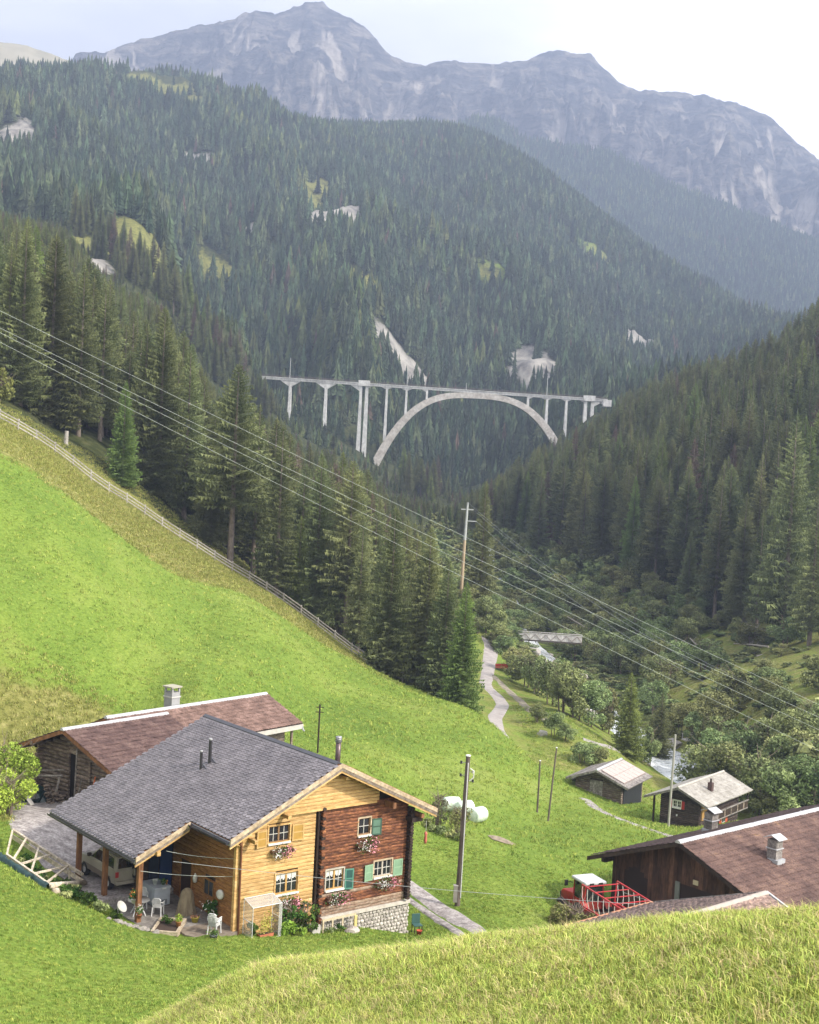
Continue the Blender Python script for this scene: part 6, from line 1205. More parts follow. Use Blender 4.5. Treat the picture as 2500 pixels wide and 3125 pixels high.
nrm = Vector((b.k, 0, 1)).normalized(); sp = MB()
pan = plain('solar_panel_pale', (.46, .38, .34), .35); pf = plain('panel_frame', (.60, .56, .52), .4)
pt = link('solar_array', MB().prism([(.28, .45, -b.k * .28 + .10), (2.72, .45, -b.k * 2.72 + .10), (2.72, .45, -b.k * 2.72 + .06), (.28, .45, -b.k * .28 + .06)], (0, 5.9, 0)).mesh('solar_array', plain('panel_gap', (.25, .20, .18))), b.t)
for i in range(6):
    for j in range(2):
        u0, u1 = .33 + j * 1.2, .33 + j * 1.2 + 1.14; y0 = .52 + i * .97
        MB().prism([(u0, y0, -b.k * u0 + .13), (u1, y0, -b.k * u1 + .13), (u1, y0, -b.k * u1 + .10), (u0, y0, -b.k * u0 + .10)], (0, .93, 0)).build('panel', pan, pt)
m = MB(); m.prism([(-2.35, 2.0, -1.3), (-4.0, 2.0, -2.0), (-4.0, 2.0, -2.12), (-2.35, 2.0, -1.42)], (0, 3.8, 0)); m.build('lean_to_roof', OLDG, b.t)
MB().box((-3.7, 2.3, -2.9), (-2.4, 5.4, -2.0)).build('lean_to_wall', BLK, b.t)

# --- dark cottage with red shutters
b = Gable('dark_cottage', 'dark wooden cottage with red shutters, balcony and small chimney by the river', 'house', (25.0, 122.47, -6.04), .65, .41, 3.25, 2.9, 9.5, .12)
RFG = mat('grey_fibre_roof', [(.3, (.21, .19, .165)), (.5, (.30, .28, .25)), (.7, (.40, .375, .34))], scale=.9, rough=.9, coord='World', detail=8, fine=(5, .2))
b.slab(RFG, OLDG)
for e, kk in ((-3.3, 7), (2.95, 7)):
    for i in range(kk):
        a, c = e * i / kk, e * (i + 1) / kk * 1.01; MB().prism([(a, -.03, -b.k * abs(a) + .02), (c, -.03, -b.k * abs(c) + .045), (c, -.03, -b.k * abs(c) + .01), (a, -.03, -b.k * abs(a) - .01)], (0, 9.56, 0)).build('roof_course', RFG, b.t)
b.ridge(plain('pale_ridge', (.42, .39, .35)), w=.12)
b.core(-1.85, 1.75, .8, 8.9, -4.3, BLK)
logs(b.t, -1.95, 1.85, -4.1, -.15, .17, LOGB, w=.74, clip=b.clip, holes=[(-.78, .12, -1.98, -1.30)])
logs(b.t, .75, 8.9, -4.1, -1.0, .17, LOGB, w=1.82, axis='y', holes=[(4.9, 6.1, -3.7, -2.85)])
window(b.t, -.72, .06, -1.94, -1.34, frame=WHT, w=.70, trim=WHT, sill=WHT)
for u0, u1 in ((-1.08, -.80), (.14, .42)): MB().box((u0, .60, -2.0), (u1, .66, -1.30)).build('shutter', RED, b.t)
pwn = MB().box((1.86, 5.3, -3.75), (1.95, 6.0, -2.9)).build('window', WHT, b.t); 
for k in range(2): MB().box((1.951, 5.36 + k * .31, -3.68), (1.96, 5.62 + k * .31, -2.98)).build('pane', GLS, pwn)
for y0, y1 in ((4.75, 5.25), (6.05, 6.5), (2.2, 2.75)): MB().box((1.88, y0, -3.8), (1.96, y1, -2.85)).build('shutter', plain('orange_red_shutter', (.55, .10, .04), .5), b.t)
MB().box((1.86, 2.6, -2.86), (2.75, 9.1, -2.74)).build('balcony_floor', OLDG, b.t)
for i in range(24): MB().box((2.70, 2.62 + i * .27, -2.74), (2.75, 2.86 + i * .27, -2.12)).build('balcony_board', BLK if i % 5 else OLDW, b.t)
MB().box((2.66, 2.55, -2.12), (2.80, 9.15, -2.04)).build('balcony_rail', OLDG, b.t)
MB().box((1.88, .95, -2.75), (2.0, 1.9, -1.35)).build('ochre_panel', plain('ochre_board', (.42, .24, .08)), b.t)
MB().box((2.66, 8.9, -2.0), (2.78, 9.0, -1.3)).build('post', BLK, b.t)
for (u0, y0) in ((-2.72, .75), (-2.72, 2.4)): MB().box((u0, y0, -4.4), (u0 + .14, y0 + .14, -1.2)).build('post', BLK, b.t)
MB().box((-2.4, 1.8, -2.5), (-1.95, 3.6, -1.6)).build('side_box', BLK, b.t); MB().box((-2.6, .7, -4.15), (-1.9, 5, -4.0)).build('stone_step', plain('pale_step', (.46, .44, .42)), b.t)
cc = MB().box((1.2, 3.45, -.8), (1.62, 3.85, .15)).build('chimney', plain('dark_brick', (.10, .06, .055), .9), b.t); MB().tube([(1.41, 3.65, .15), (1.41, 3.65, .5)], .09, 8).build('chimney_pot', BLK, cc)
MB().box((-.34, .62, -2.72), (-.22, .68, -2.55)).build('lamp', WHT, b.t)

# ---------------------------------------------------------------- car under the carport
def wheel(parent, loc, r, w, rot=(0, 0, 0), tm=None, rmm=None, rim_c=(.45, .45, .45)):
    t_ = MB(); prof = [(r * .55, -w / 2), (r * .9, -w / 2), (r, -w * .3), (r, w * .3), (r * .9, w / 2), (r * .55, w / 2)]; t_.lathe(prof, 20, M=Matrix.Rotation(PI / 2, 4, 'X')); o = t_.build('wheel', plain('tyre_rubber', (.02, .02, .022), .8), parent, True, loc=loc, rot=rot)
    m_ = MB(); m_.lathe([(0, -w * .30), (r * .2, -w * .34), (r * .5, -w * .2), (r * .58, -w * .42), (r * .58, w * .42), (r * .5, w * .2), (r * .2, w * .34), (0, w * .30)], 16, M=Matrix.Rotation(PI / 2, 4, 'X')); m_.build('rim', plain('rim_%d' % int(rim_c[0] * 100), rim_c, .4), o, True); return o
def car():
    t = thing('off_road_car', 'silver-beige off-road car with a spare wheel on its tailgate, parked under the carport', 'car', hw_(-2.05, 8.55, .36), HY)
    body = mat('champagne_paint', [(.3, (.26, .23, .19)), (.6, (.36, .33, .28))], scale=.5, rough=.35, spec=.5); dirty = plain('dusty_lower_paint', (.17, .14, .115), .5); gl = GLS
    hw2 = .86; L = 2.05    # rear at -y, front at +y
    side = [(-L, .42), (-L, 1.08), (-L + .08, 1.14), (L - 1.15, 1.10), (L - .25, 1.02), (L, .88), (L, .42)]
    m = MB(); n = len(side); V = [(-hw2, y, z) for y, z in side] + [(hw2, y, z) for y, z in side]; m.add(V, [tuple(range(n)), tuple(range(2 * n - 1, n - 1, -1))] + [(i, n + i, n + (i + 1) % n, (i + 1) % n) for i in range(n)]); o = m.build('body', body, t)
    bv = o.modifiers.new('bevel', 'BEVEL'); bv.width = .07; bv.segments = 3
    m = MB(); c = [(-L + .05, 1.10, hw2 - .04), (-L + .22, 1.72, hw2 - .14), (L - 2.05, 1.74, hw2 - .14), (L - 1.2, 1.08, hw2 - .05)]; V = [(s_ * w_, y, z) for s_ in (-1, 1) for y, z, w_ in c]; m.add(V, [(0, 1, 2, 3), (7, 6, 5, 4), (0, 4, 5, 1), (1, 5, 6, 2), (2, 6, 7, 3)]); o = m.build('cabin', body, t); bv = o.modifiers.new('bevel', 'BEVEL'); bv.width = .05; bv.segments = 3
    for s_ in (-1, 1):
        X = lambda z: s_ * (hw2 - .04 - (z - 1.1) * .155 + .012)
        for poly in ([(-L + .30, 1.16), (-L + .40, 1.64), (-L + 1.0, 1.66), (-L + 1.0, 1.16)], [(-L + 1.08, 1.16), (-L + 1.08, 1.66), (L - 2.08, 1.66), (L - 1.40, 1.16)]): V = [(X(z), y, z) for y, z in poly]; MB().add(V, [(0, 1, 2, 3)]).build('side_window', gl, t)
        MB().box((s_ * hw2 - .012, -L + .5, .45), (s_ * hw2 + .012, L - .6, .72)).build('sill_trim', dirty, t)
        MB().box((s_ * (hw2 + .03) - .09, L - 1.38, 1.15), (s_ * (hw2 + .03) + .09, L - 1.22, 1.3)).build('mirror', BLK, t)
        for yy in (-.55, .35): MB().box((s_ * hw2 - .02, yy, .92), (s_ * hw2 + .02, yy + .18, .96)).build('door_handle', body, t)
        MB().box((s_ * (hw2 - .09) - .08, -L - .03, .78), (s_ * (hw2 - .09) + .08, -L + .03, 1.05)).build('tail_light', RED, t)
        MB().box((s_ * (hw2 - .2) - .13, L - .03, .70), (s_ * (hw2 - .2) + .13, L + .03, .86)).build('headlight', WHT, t)
    MB().add([(-.68, -L + .055, 1.18), (.68, -L + .055, 1.18), (.60, -L + .185, 1.64), (-.60, -L + .185, 1.64)], [(0, 1, 2, 3)]).build('rear_window', gl, t)
    MB().add([(-.70, L - 1.20, 1.15), (.70, L - 1.20, 1.15), (.63, L - 1.96, 1.70), (-.63, L - 1.96, 1.70)], [(0, 1, 2, 3)]).build('windscreen', gl, t)
    MB().box((-.84, -L - .14, .44), (.84, -L, .60)).build('rear_bumper', body, t); MB().box((-.84, L, .42), (.84, L + .12, .60)).build('front_bumper', BLK, t)
    MB().box((-.55, -L + .12, 1.74), (-.50, .1, 1.80)).build('roof_rail', body, t); MB().box((.50, -L + .12, 1.74), (.55, .1, 1.80)).build('roof_rail', body, t)
    wheel(t, (.18, -L - .15, .98), .34, .22, (0, 0, PI / 2), rim_c=(.46, .42, .36))
    for x_ in (-.78, .78):
        for y_ in (-1.28, 1.30): wheel(t, (x_, y_, .36), .36, .22, (0, 0, PI / 2))
car()

# ---------------------------------------------------------------- tractor and forage wagon
def tractor():
    x, y = 11.5, 80.6; hd = math.atan2(83.3 - 78.8, 10.4 - 12.4)     # nose direction
    t = thing('tractor', 'red tractor with a white cab roof beside the barn', 'tractor', (x, y, gz(x, y)), hd); rp = mat('tractor_red', [(.35, (.22, .05, .035)), (.55, (.42, .035, .03))], scale=2.5, rough=.5); bk = plain('tractor_black', (.03, .03, .03), .5)
    m = MB(); m.prism([(.5, -.42, .75), (.5, -.42, 1.5), (2.0, -.40, 1.35), (2.15, -.38, 1.2), (2.15, -.38, .75)], (0, .84, 0)); o = m.build('bonnet', rp, t); bv = o.modifiers.new('bevel', 'BEVEL'); bv.width = .06; bv.segments = 2
    MB().box((-.9, -.45, .55), (.6, .45, .95)).build('chassis', bk, t)
    for s_ in (-1, 1): MB().prism([(-1.35, s_ * .55, 1.1), (-1.1, s_ * .55, 1.45), (-.3, s_ * .55, 1.45), (0.0, s_ * .55, .9), (-.2, s_ * .55, .9), (-.4, s_ * .55, 1.3), (-1.0, s_ * .55, 1.3)], (0, s_ * .42, 0)).build('mudguard', rp, t)
    cb = MB()
    for sx, sy in ((.45, .62), (.45, -.62), (-.85, .62), (-.85, -.62)): cb.beam((sx, sy, .95), (sx * .93, sy * .93, 2.42), .09, .09)
    cb.build('cab_frame', rp, t); MB().box((-.86, -.60, .95), (.46, .60, 1.42)).build('cab_lower', rp, t)
    for p_, q_ in (((.44, -.56, 1.45), (.46, .56, 2.36)), ((-.86, -.52, 1.45), (-.84, .52, 2.36)), ((-.78, .58, 1.45), (.38, .60, 2.36)), ((-.78, -.60, 1.45), (.38, -.58, 2.36))): MB().box(p_, q_).build('cab_window', GLS, t)
    o = MB().box((-1.0, -.72, 2.42), (.62, .72, 2.60)).build('cab_roof', plain('cab_white', (.60, .61, .62), .45), t); bv = o.modifiers.new('bevel', 'BEVEL'); bv.width = .07; bv.segments = 3
    for s_ in (-.3, .3): MB().box((-1.06, s_ - .12, 2.44), (-1.0, s_ + .12, 2.56)).build('work_lamp', bk, t)
    for s_ in (-1, 1): MB().beam((.5, s_ * .65, 2.2), (.7, s_ * 1.05, 2.25), .03, .03).build('mirror_arm', bk, t); MB().box((.64, s_ * 1.0 - .10, 1.98), (.70, s_ * 1.0 + .10, 2.32)).build('mirror', bk, t)
    for s_ in (-1, 1): wheel(t, (-.75, s_ * .82, .72), .72, .42, (0, 0, 0), rim_c=(.5, .05, .04)); wheel(t, (1.55, s_ * .72, .48), .48, .30, (0, 0, 0), rim_c=(.5, .05, .04))
    MB().tube([(.9, .25, 1.4), (.9, .25, 2.2)], .05, 8).build('exhaust', bk, t); MB().box((2.15, -.32, .7), (2.45, .32, 1.05)).build('front_weight', bk, t)
    return hd
hd = tractor()
def wagon():
    x, y = 12.9, 75.6; t = thing('forage_wagon', 'red forage wagon with tall open hay bars behind the tractor', 'trailer', (x, y, gz(x, y) + .15), hd); rp = mat('wagon_red', [(.33, (.26, .07, .06)), (.5, (.48, .035, .045))], scale=2.5, rough=.5); gb = plain('pale_bar', (.62, .60, .55), .5)
    L, W_, z0, z1 = 2.6, 1.05, .85, 1.35
    MB().box((-L, -W_, z0 - .12), (L, W_, z0)).build('floor', BLK, t)
    for s_ in (-1, 1): MB().box((-L, s_ * W_ - .03, z0), (L, s_ * W_ + .03, z1 - .1)).build('side_panel', rp, t)
    tg = MB().box((-L - .05, -W_, z0 - .25), (-L, W_, z1 + .3)).build('tailgate', rp, t)
    MB().add([(-L - .052, .62, z0 + .05), (-L - .052, .98, z0 + .05), (-L - .052, .80, z0 + .48)], [(0, 1, 2)]).build('warning_triangle', plain('reflector_pink', (.75, .50, .42), .5), tg)
    MB().box((-L - .06, -.9, z0 - .2), (-L - .052, -.15, z0 - .08)).build('striped_plate', plain('plate_white', (.70, .68, .66)), tg)
    for s_ in (-1, 1):
        MB().beam((-L, s_ * (W_ + .02), z1 + .3), (-L + .7, s_ * (W_ + .1), 2.45), .07, .07).build('corner_bar', rp, t)
        MB().beam((-L + .7, s_ * (W_ + .1), 2.45), (L, s_ * (W_ + .1), 2.55), .07, .07).build('top_rail', rp, t); MB().beam((L, s_ * W_, z1), (L, s_ * (W_ + .1), 2.55), .07, .07).build('corner_bar', rp, t); MB().beam((-L, s_ * (W_ + .03), z1), (L, s_ * (W_ + .03), z1), .08, .08).build('side_rail', rp, t)
        for k in range(9): a = -L + .5 + k * .56; MB().tube([(a, s_ * (W_ + .04), z1), (a + .12, s_ * (W_ + .14), 1.9), (a + .2, s_ * (W_ + .1), 2.46)], .022, 5).build('hay_bar', gb, t)
    for k in range(5): a = -L + .9 + k * 1.0; MB().beam((a, -W_ - .1, 2.5), (a, W_ + .1, 2.5), .045, .045).build('cross_bar', rp, t)
    for s_ in (-1, 1): wheel(t, (-.2, s_ * .95, .33), .42, .3, rim_c=(.6, .6, .58))
    MB().beam((L, 0, z0 - .1), (L + 1.6, 0, .55), .14, .14).build('drawbar', rp, t); MB().box((-L - .5, -.98, .3), (-L - .1, -.72, 1.0)).build('side_guard', plain('grey_guard', (.45, .50, .55)), t)
wagon()
# ---------------------------------------------------------------- shrubs near the houses
ROSE = foliage_mat('reddish_shrub_leaves', (.13, .12, .05), (.28, .26, .11), hue=.03, sc_=2)
def shrub(name, x, y, r, h, n, leaf, m_, label, cat='shrub', seed=0, z=None, twig=True, lobes=9, stems=4, group=None):
    t = thing(name, label, cat, (x, y, gz(x, y) if z is None else z), 0, group); v, f = leaf_blob(600 + seed, n, r, h, leaf, lobes, .05); link('leaves', np_mesh('leaves', v, f, m_), t)
    if twig: link('stems', branch_mesh('stems', 700 + seed, r, h, 12, .03 + r * .012, stems), t)
    return t
shrub('twiggy_shrub', 3.0, 91.0, .95, 2.6, 900, .07, foliage_mat('thin_grey_leaves', (.12, .13, .07), (.24, .25, .14), sc_=3), 'thin upright twiggy shrub left of the white hay bales', seed=1, stems=6)
shrub('twiggy_shrub', 4.3, 90.2, .95, 2.1, 900, .07, ROSE, 'rounder twiggy shrub in front of the white hay bales', seed=2, stems=6)
for i, (x, y) in enumerate([(2.6, 89.6), (3.2, 89.2), (3.8, 88.9), (4.2, 88.5), (2.1, 90.3)]): shrub('nettle_clump', x, y, .5, .6, 260, .09, LEAF, 'dark green low clump of nettles at the foot of the twiggy shrubs', 'plant', 10 + i, twig=False, group='nettle clumps by the twiggy shrubs')
shrub('reddish_bush', 10.3, 76.3, 1.6, 1.9, 4200, .085, ROSE, 'sprawling brownish green bush in front of the tractor', seed=3, stems=7)
shrub('reddish_bush', 11.9, 75.0, .9, 1.6, 1300, .08, ROSE, 'smaller brownish bush before the forage wagon', seed=31, stems=5)
shrub('lilac_bush', -22.6, 79.5, 2.3, 4.4, 4200, .10, YLEAF, 'large bright lime-green bush cut by the left edge of the picture', seed=4, stems=5)
shrub('lilac_bush', -21.3, 76.6, 1.6, 2.6, 2000, .10, YLEAF, 'lower lime-green bush at the left edge beside the gravel yard', seed=5, stems=5)
shrub('deciduous_tree', -50.5, 170, 2.4, 5, 2000, .22, foliage_mat('olive_leaves', (.10, .12, .03), (.22, .24, .07), sc_=1), 'small olive-green leafy tree at the left edge above the fence', 'tree', 6)
# garden round the farmhouse: local house coordinates
def hs(name, u, w, r, h, n, leaf, m_, label, cat='plant', seed=0, z=None, **kw):
    p = hw_(u, w, 0); return shrub(name, p.x, p.y, r, h, n, leaf, m_, label, cat, seed, gz(p.x, p.y) if z is None else z, **kw)
hs('tomato_plant', 2.65, -.55, .62, 1.55, 900, .075, FLEAF, 'tall dark leafy plant climbing beside the downpipe, right of the greenhouse', seed=40, stems=3)
hs('rose_bush', 3.6, -.5, .65, 1.9, 1200, .07, FLEAF, 'tall rose bush with a few yellow and red blooms against the yellow wall', 'shrub', 41, stems=4)
leafs('blossom', None, (0, 0, 0), .5, .35, .5, 26, .06, plain('petal_yellow', (.75, .55, .12)), 77) if False else None
o = leafs('blossom', bpy.data.objects['rose_bush'], (0, -.35, 1.25), .6, .25, .55, 34, .05, mat('petal_mixed', [(.4, (.70, .50, .10)), (.5, (.65, .12, .08)), (.6, (.8, .55, .45))], scale=9), 78)
hs('lime_plant', 2.25, -1.0, .42, .7, 420, .11, YLEAF, 'bright lime-green broad-leaved plant right of the greenhouse', seed=42, twig=False)
hs('lime_plant', 2.9, -1.15, .34, .45, 260, .10, YLEAF, 'low lime-green plant in front of the rose bush', seed=43, twig=False)
# greenhouse
def greenhouse():
    p = hw_(1.1, -.5, 0); t = thing('mini_greenhouse', 'small greenhouse of white tubes under clear plastic film against the yellow wall', 'greenhouse', (p.x, p.y, -.42), HY); tb = plain('white_tube', (.74, .74, .72), .4)
    film = bpy.data.materials.new('plastic_film'); film.use_nodes = True; bb = film.node_tree.nodes['Principled BSDF']; bb.inputs['Base Color'].default_value = (.75, .76, .76, 1); bb.inputs['Roughness'].default_value = .25; bb.inputs['Alpha'].default_value = .22
    x0, x1, y0, y1, h, hb = -.78, .80, -.42, .38, 1.72, 1.95
    for a, c in (((x0, y0, 0), (x0, y0, h)), ((x1, y0, 0), (x1, y0, h)), ((x0, y1, 0), (x0, y1, hb)), ((x1, y1, 0), (x1, y1, hb)), ((x0, y0, h), (x1, y0, h)), ((x0, y1, hb), (x1, y1, hb)), ((x0, y0, h), (x0, y1, hb)), ((x1, y0, h), (x1, y1, hb)), ((x0, y0, .15), (x1, y0, .15)), ((x0, y1, 1.0), (x0, y0, 1.0)), ((x1, y1, 1.0), (x1, y0, 1.0))): MB().tube([a, c], .018, 6).build('frame_tube', tb, t)
    for k, (q, th_) in enumerate(((((x0, y0, .02), (x0, y1, .02), (x0, y1, hb), (x0, y0, h)), (.004, 0, 0)), (((x1, y0, .02), (x1, y1, .02), (x1, y1, hb), (x1, y0, h)), (-.004, 0, 0)), (((x0, y0, h + .02), (x1, y0, h + .02), (x1, y1, hb + .02), (x0, y1, hb + .02)), (0, 0, .004)), (((x1 - .16, y0 - .01, .02), (x1, y0 - .01, .02), (x1, y0 - .01, h), (x1 - .16, y0 - .01, h)), (0, .004, 0)))): MB().prism(q, th_).build('film_sheet', film, t)
greenhouse()
def planter(name, u, w, z, L, W_, H, c, label, plant=None, seed=0, n=150, h=.3, rot=0):
    p = hw_(u, w, z); t = thing(name, label, 'flower pot', p, HY + rot); m = MB(); m.prism([(-L / 2 * .85, -W_ / 2, 0), (L / 2 * .85, -W_ / 2, 0), (L / 2, -W_ / 2, H), (-L / 2, -W_ / 2, H)], (0, W_, 0)); m.build('trough', plain('pot_%d_%d' % (int(c[0] * 100), int(c[1] * 100)), c, .8), t)
    MB().box((-L / 2 + .02, -W_ / 2 + .02, H - .02), (L / 2 - .02, W_ / 2 - .02, H + .005)).build('soil', plain('soil', (.06, .04, .03), 1), t)
    if plant: leafs('foliage', t, (0, 0, H + h * .6), L * .6, W_ * .8, h, n, .05, plant, seed)
    return t
def pot(u, w, z, r, H, c, label, plant=None, seed=0, n=140, h=.25, bloom=None, leaf=.05, world=None):
    p = hw_(u, w, z) if world is None else Vector(world); t = thing('flower_pot', label, 'flower pot', p, HY); MB().lathe([(0, 0), (r * .72, 0), (r, H * .9), (r * 1.07, H * .9), (r * 1.07, H), (r * .9, H), (r * .9, H * .9), (0, H * .9)], 14).build('pot', plain('pot_%d_%d_%d' % tuple(int(q * 100) for q in c), c, .75), t, True)
    if plant: leafs('foliage', t, (0, 0, H + h * .7), r * 1.5, r * 1.5, h, n, leaf, plant, seed)
    if bloom: leafs('blossom', t, (0, 0, H + h * .9), r * 1.5, r * 1.5, h, n // 3, leaf * .9, bloom, seed + 1)
    return t
TERRA = (.50, .17, .09); planter('terracotta_trough', 1.25, -.62, -.38, .78, .26, .26, TERRA, 'terracotta trough with yellow-leaved plants inside the mini greenhouse', foliage_mat('yellowish_leaves', (.22, .22, .04), (.45, .42, .10), sc_=4), 50, 260, .62)
hs('vegetable_plant', .65, -.45, .28, 1.1, 420, .07, FLEAF, 'green tomato plant inside the left half of the mini greenhouse', seed=51, z=-.4, twig=False)
FB_Z = .11
# lattice frame of pale slats before the plinth
p = hw_(5.6, -.42, 0); t = thing('slat_frame', 'pale wooden slat frame leaning in front of the grey wall plinth', 'frame', (p.x, p.y, gz(p.x, p.y)), HY); lw = plain('pale_slat', (.62, .52, .36)); yl = plain('yellow_slat', (.66, .54, .22))
MB().box((-1.0, -.05, .62), (1.0, .0, .72)).build('top_rail', lw, t)
for k, u in enumerate((-1.0, -.45, .15, .9)): MB().box((u, -.08, -.25), (u + (.16 if k == 3 else .08), -.02, .62)).build('slat', yl if k == 3 else lw, t)
MB().box((-1.0, -.09, -.16), (-.3, -.03, -.10)).build('bottom_rail', lw, t)
hs('low_herb', 5.7, -.6, .35, .45, 240, .05, FLEAF, 'small dark herb growing behind the pale slat frame', seed=60, twig=False)
hs('low_herb', 4.9, -.7, .3, .35, 180, .05, LEAF, 'grey-green herb at the left end of the pale slat frame', seed=61, twig=False)
p = hw_(6.0, -1.0, 0); boulder(p.x, p.y, .34, 'flat pale stone lying in the grass before the stone plinth', (.50, .44, .40))
p = hw_(4.25, -.35, 0); t = thing('white_block', 'pale plastered block at the foot of the dark log corner', 'block', (p.x, p.y, gz(p.x, p.y) - .05), HY); MB().box((-.25, -.15, 0), (.22, .15, .45)).build('block', plain('pale_plaster', (.55, .52, .48)), t)
# chair and red bucket at the right-hand corner
p = hw_(10.75, -.2, 0); t = thing('garden_chair', 'dark green folded garden chair by the right corner of the stone plinth', 'chair', (p.x, p.y, gz(p.x, p.y)), HY - .3); gm_ = plain('dark_green_metal', (.05, .12, .11))
MB().box((-.22, -.2, .42), (.22, .22, .47)).build('seat', gm_, t); MB().box((-.22, .2, .47), (.22, .25, .95)).build('backrest', gm_, t)
for a, c in ((-.2, -.18), (.2, -.18), (-.2, .2), (.2, .2)): MB().box((a - .02, c - .02, 0), (a + .02, c + .02, .42)).build('leg', BLK, t)
p = hw_(10.45, -.75, 0); pot(0, 0, 0, .14, .26, (.50, .08, .04), 'small orange-red bucket at the right corner of the stone plinth', world=(p.x, p.y, gz(p.x, p.y)))
# wind sock / red hanging ornament under the right eave
p = hw_(10.7, -.55, 3.95); t = thing('hanging_ornament', 'small red and pink ornament hanging on a string under the right-hand eave', 'ornament', p, 0); MB().tube([(0, 0, 0), (0, 0, -.55)], .008, 4).build('string', WHT, t); MB().lathe([(0, -1.15), (.05, -1.15), (.08, -1.0), (.06, -.75), (.09, -.65), (.04, -.55), (0, -.53)], 10).build('figure', plain('coral_red', (.60, .16, .12)), t, True)

# ---------------------------------------------------------------- patio things
def plastic_chair(u, w, z, rz, label, n=1, scale=1.0):
    t = thing('plastic_chair', label, 'chair', hw_(u, w, z), HY + rz, 'white plastic garden chairs'); wm_ = plain('white_plastic', (.72, .72, .72), .45)
    for k in range(n):
        dz = k * .07
        if k == 0:
            for sx, sy in ((-.22, -.2), (.22, -.2), (-.2, .22), (.2, .22)): MB().tube([(sx * 1.12, sy * 1.15, 0), (sx, sy, .42)], [.028, .034], 6).build('leg', wm_, t)
        MB().prism([(-.23, -.22, .42 + dz), (.23, -.22, .42 + dz), (.21, .22, .41 + dz), (-.21, .22, .41 + dz)], (0, 0, .025)).build('seat', wm_, t)
        for i in range(7): a = (-.5 + (i + .5) / 7) * 2.2; x_ = math.sin(a * .42) * .24 * 1.9 * .55; MB().tube([((i - 3) * .058, .22, .43 + dz), ((i - 3) * .062, .27, .66 + dz), ((i - 3) * .058, .31, .86 + dz - abs(i - 3) * .018)], .019, 5).build('back_slat', wm_, t)
        MB().tube([(-.20, .27, .80 + dz), (-.12, .31, .88 + dz), (.12, .31, .88 + dz), (.20, .27, .80 + dz)], .026, 6).build('back_rim', wm_, t)
        for s_ in (-1, 1): MB().tube([(s_ * .24, -.20, .43 + dz), (s_ * .27, -.18, .64 + dz), (s_ * .27, .18, .66 + dz), (s_ * .22, .27, .70 + dz)], .024, 6).build('armrest', wm_, t)
    return t
plastic_chair(-1.1, .10, .05, 2.2, 'stack of white plastic garden chairs in front of the porch corner', 3)
plastic_chair(-2.2, 3.45, .11, 2.4, 'white plastic chair pulled up to the round garden table', 1)
plastic_chair(-2.35, 4.75, .11, -.5, 'white plastic chair standing behind the round garden table', 1)
t = thing('round_table', 'round grey-white plastic garden table under the porch roof', 'table', hw_(-2.95, 3.95, .11), HY); wp = plain('white_plastic', (.72, .72, .72), .45)
MB().lathe([(0, .68), (.48, .68), (.52, .70), (.52, .73), (0, .73)], 24).build('table_top', plain('grey_white_plastic', (.55, .53, .51), .5), t, True)
for k in range(4): a = k * PI / 2 + .5; MB().tube([(.42 * math.cos(a), .42 * math.sin(a), 0), (.20 * math.cos(a), .20 * math.sin(a), .4), (.36 * math.cos(a), .36 * math.sin(a), .69)], .025, 6).build('leg', wp, t)
planter('green_tray', -3.15, 4.15, .845, .36, .22, .10, (.03, .20, .10), 'small green tray on the round garden table', None)
pot(-2.75, 4.25, .845, .08, .12, (.70, .68, .66), 'little white pot with reddish flowers on the round garden table', FLEAF, 81, 60, .12, RPET, .04)
# freezer
t = thing('chest_freezer', 'pale grey chest freezer cluttered with pots under the porch', 'freezer', hw_(-1.35, 5.2, .11), HY); fz = plain('freezer_white', (.46, .50, .56), .45)
MB().box((-.5, -.75, .04), (.35, .55, .84)).build('cabinet', fz, t); MB().box((-.53, -.78, .85), (.38, .58, .93)).build('lid', fz, t); MB().box((-.35, -.757, .08), (.2, -.751, .32)).build('grille', plain('grille_grey', (.22, .24, .27)), t); MB().box((-.1, -.81, .84), (.1, -.78, .90)).build('handle', WHT, t)
pot(-1.55, 5.0, 1.04, .13, .24, (.70, .72, .70), 'white bucket standing on the chest freezer'); pot(-1.2, 4.8, 1.04, .12, .14, (.14, .20, .12), 'dark green pot with a dry plant on the chest freezer', FLEAF, 84, 60, .12)
pot(-1.05, 4.75, 1.04, .06, .20, (.62, .26, .05), 'orange bottle standing on the chest freezer')
# covered chair
t = thing('covered_parasol', 'brown cloth cover draped over a tall bundle on the porch floor', 'cover', hw_(-.95, 2.95, .11), HY); cm = mat('brown_cloth', [(.3, (.15, .115, .075)), (.6, (.27, .22, .15))], scale=7, stretch=(1, 1, .25), rough=.95, bump=.6)
v = []; n = 30
for r_i, (rr, z) in enumerate([(.46, 0), (.40, .3), (.34, .65), (.30, .95), (.24, 1.12), (.12, 1.22), (0.01, 1.25)]):
    for k in range(n): a = 6.283 * k / n; q = rr * (1 + .11 * math.sin(a * 9 + r_i * .3) * (1 - z / 1.4)); v.append((q * math.cos(a) * 1.1, q * math.sin(a) * .8, z))
MB().add(v, [(i * n + k, i * n + (k + 1) % n, (i + 1) * n + (k + 1) % n, (i + 1) * n + k) for i in range(6) for k in range(n)]).build('drape', cm, t, True)
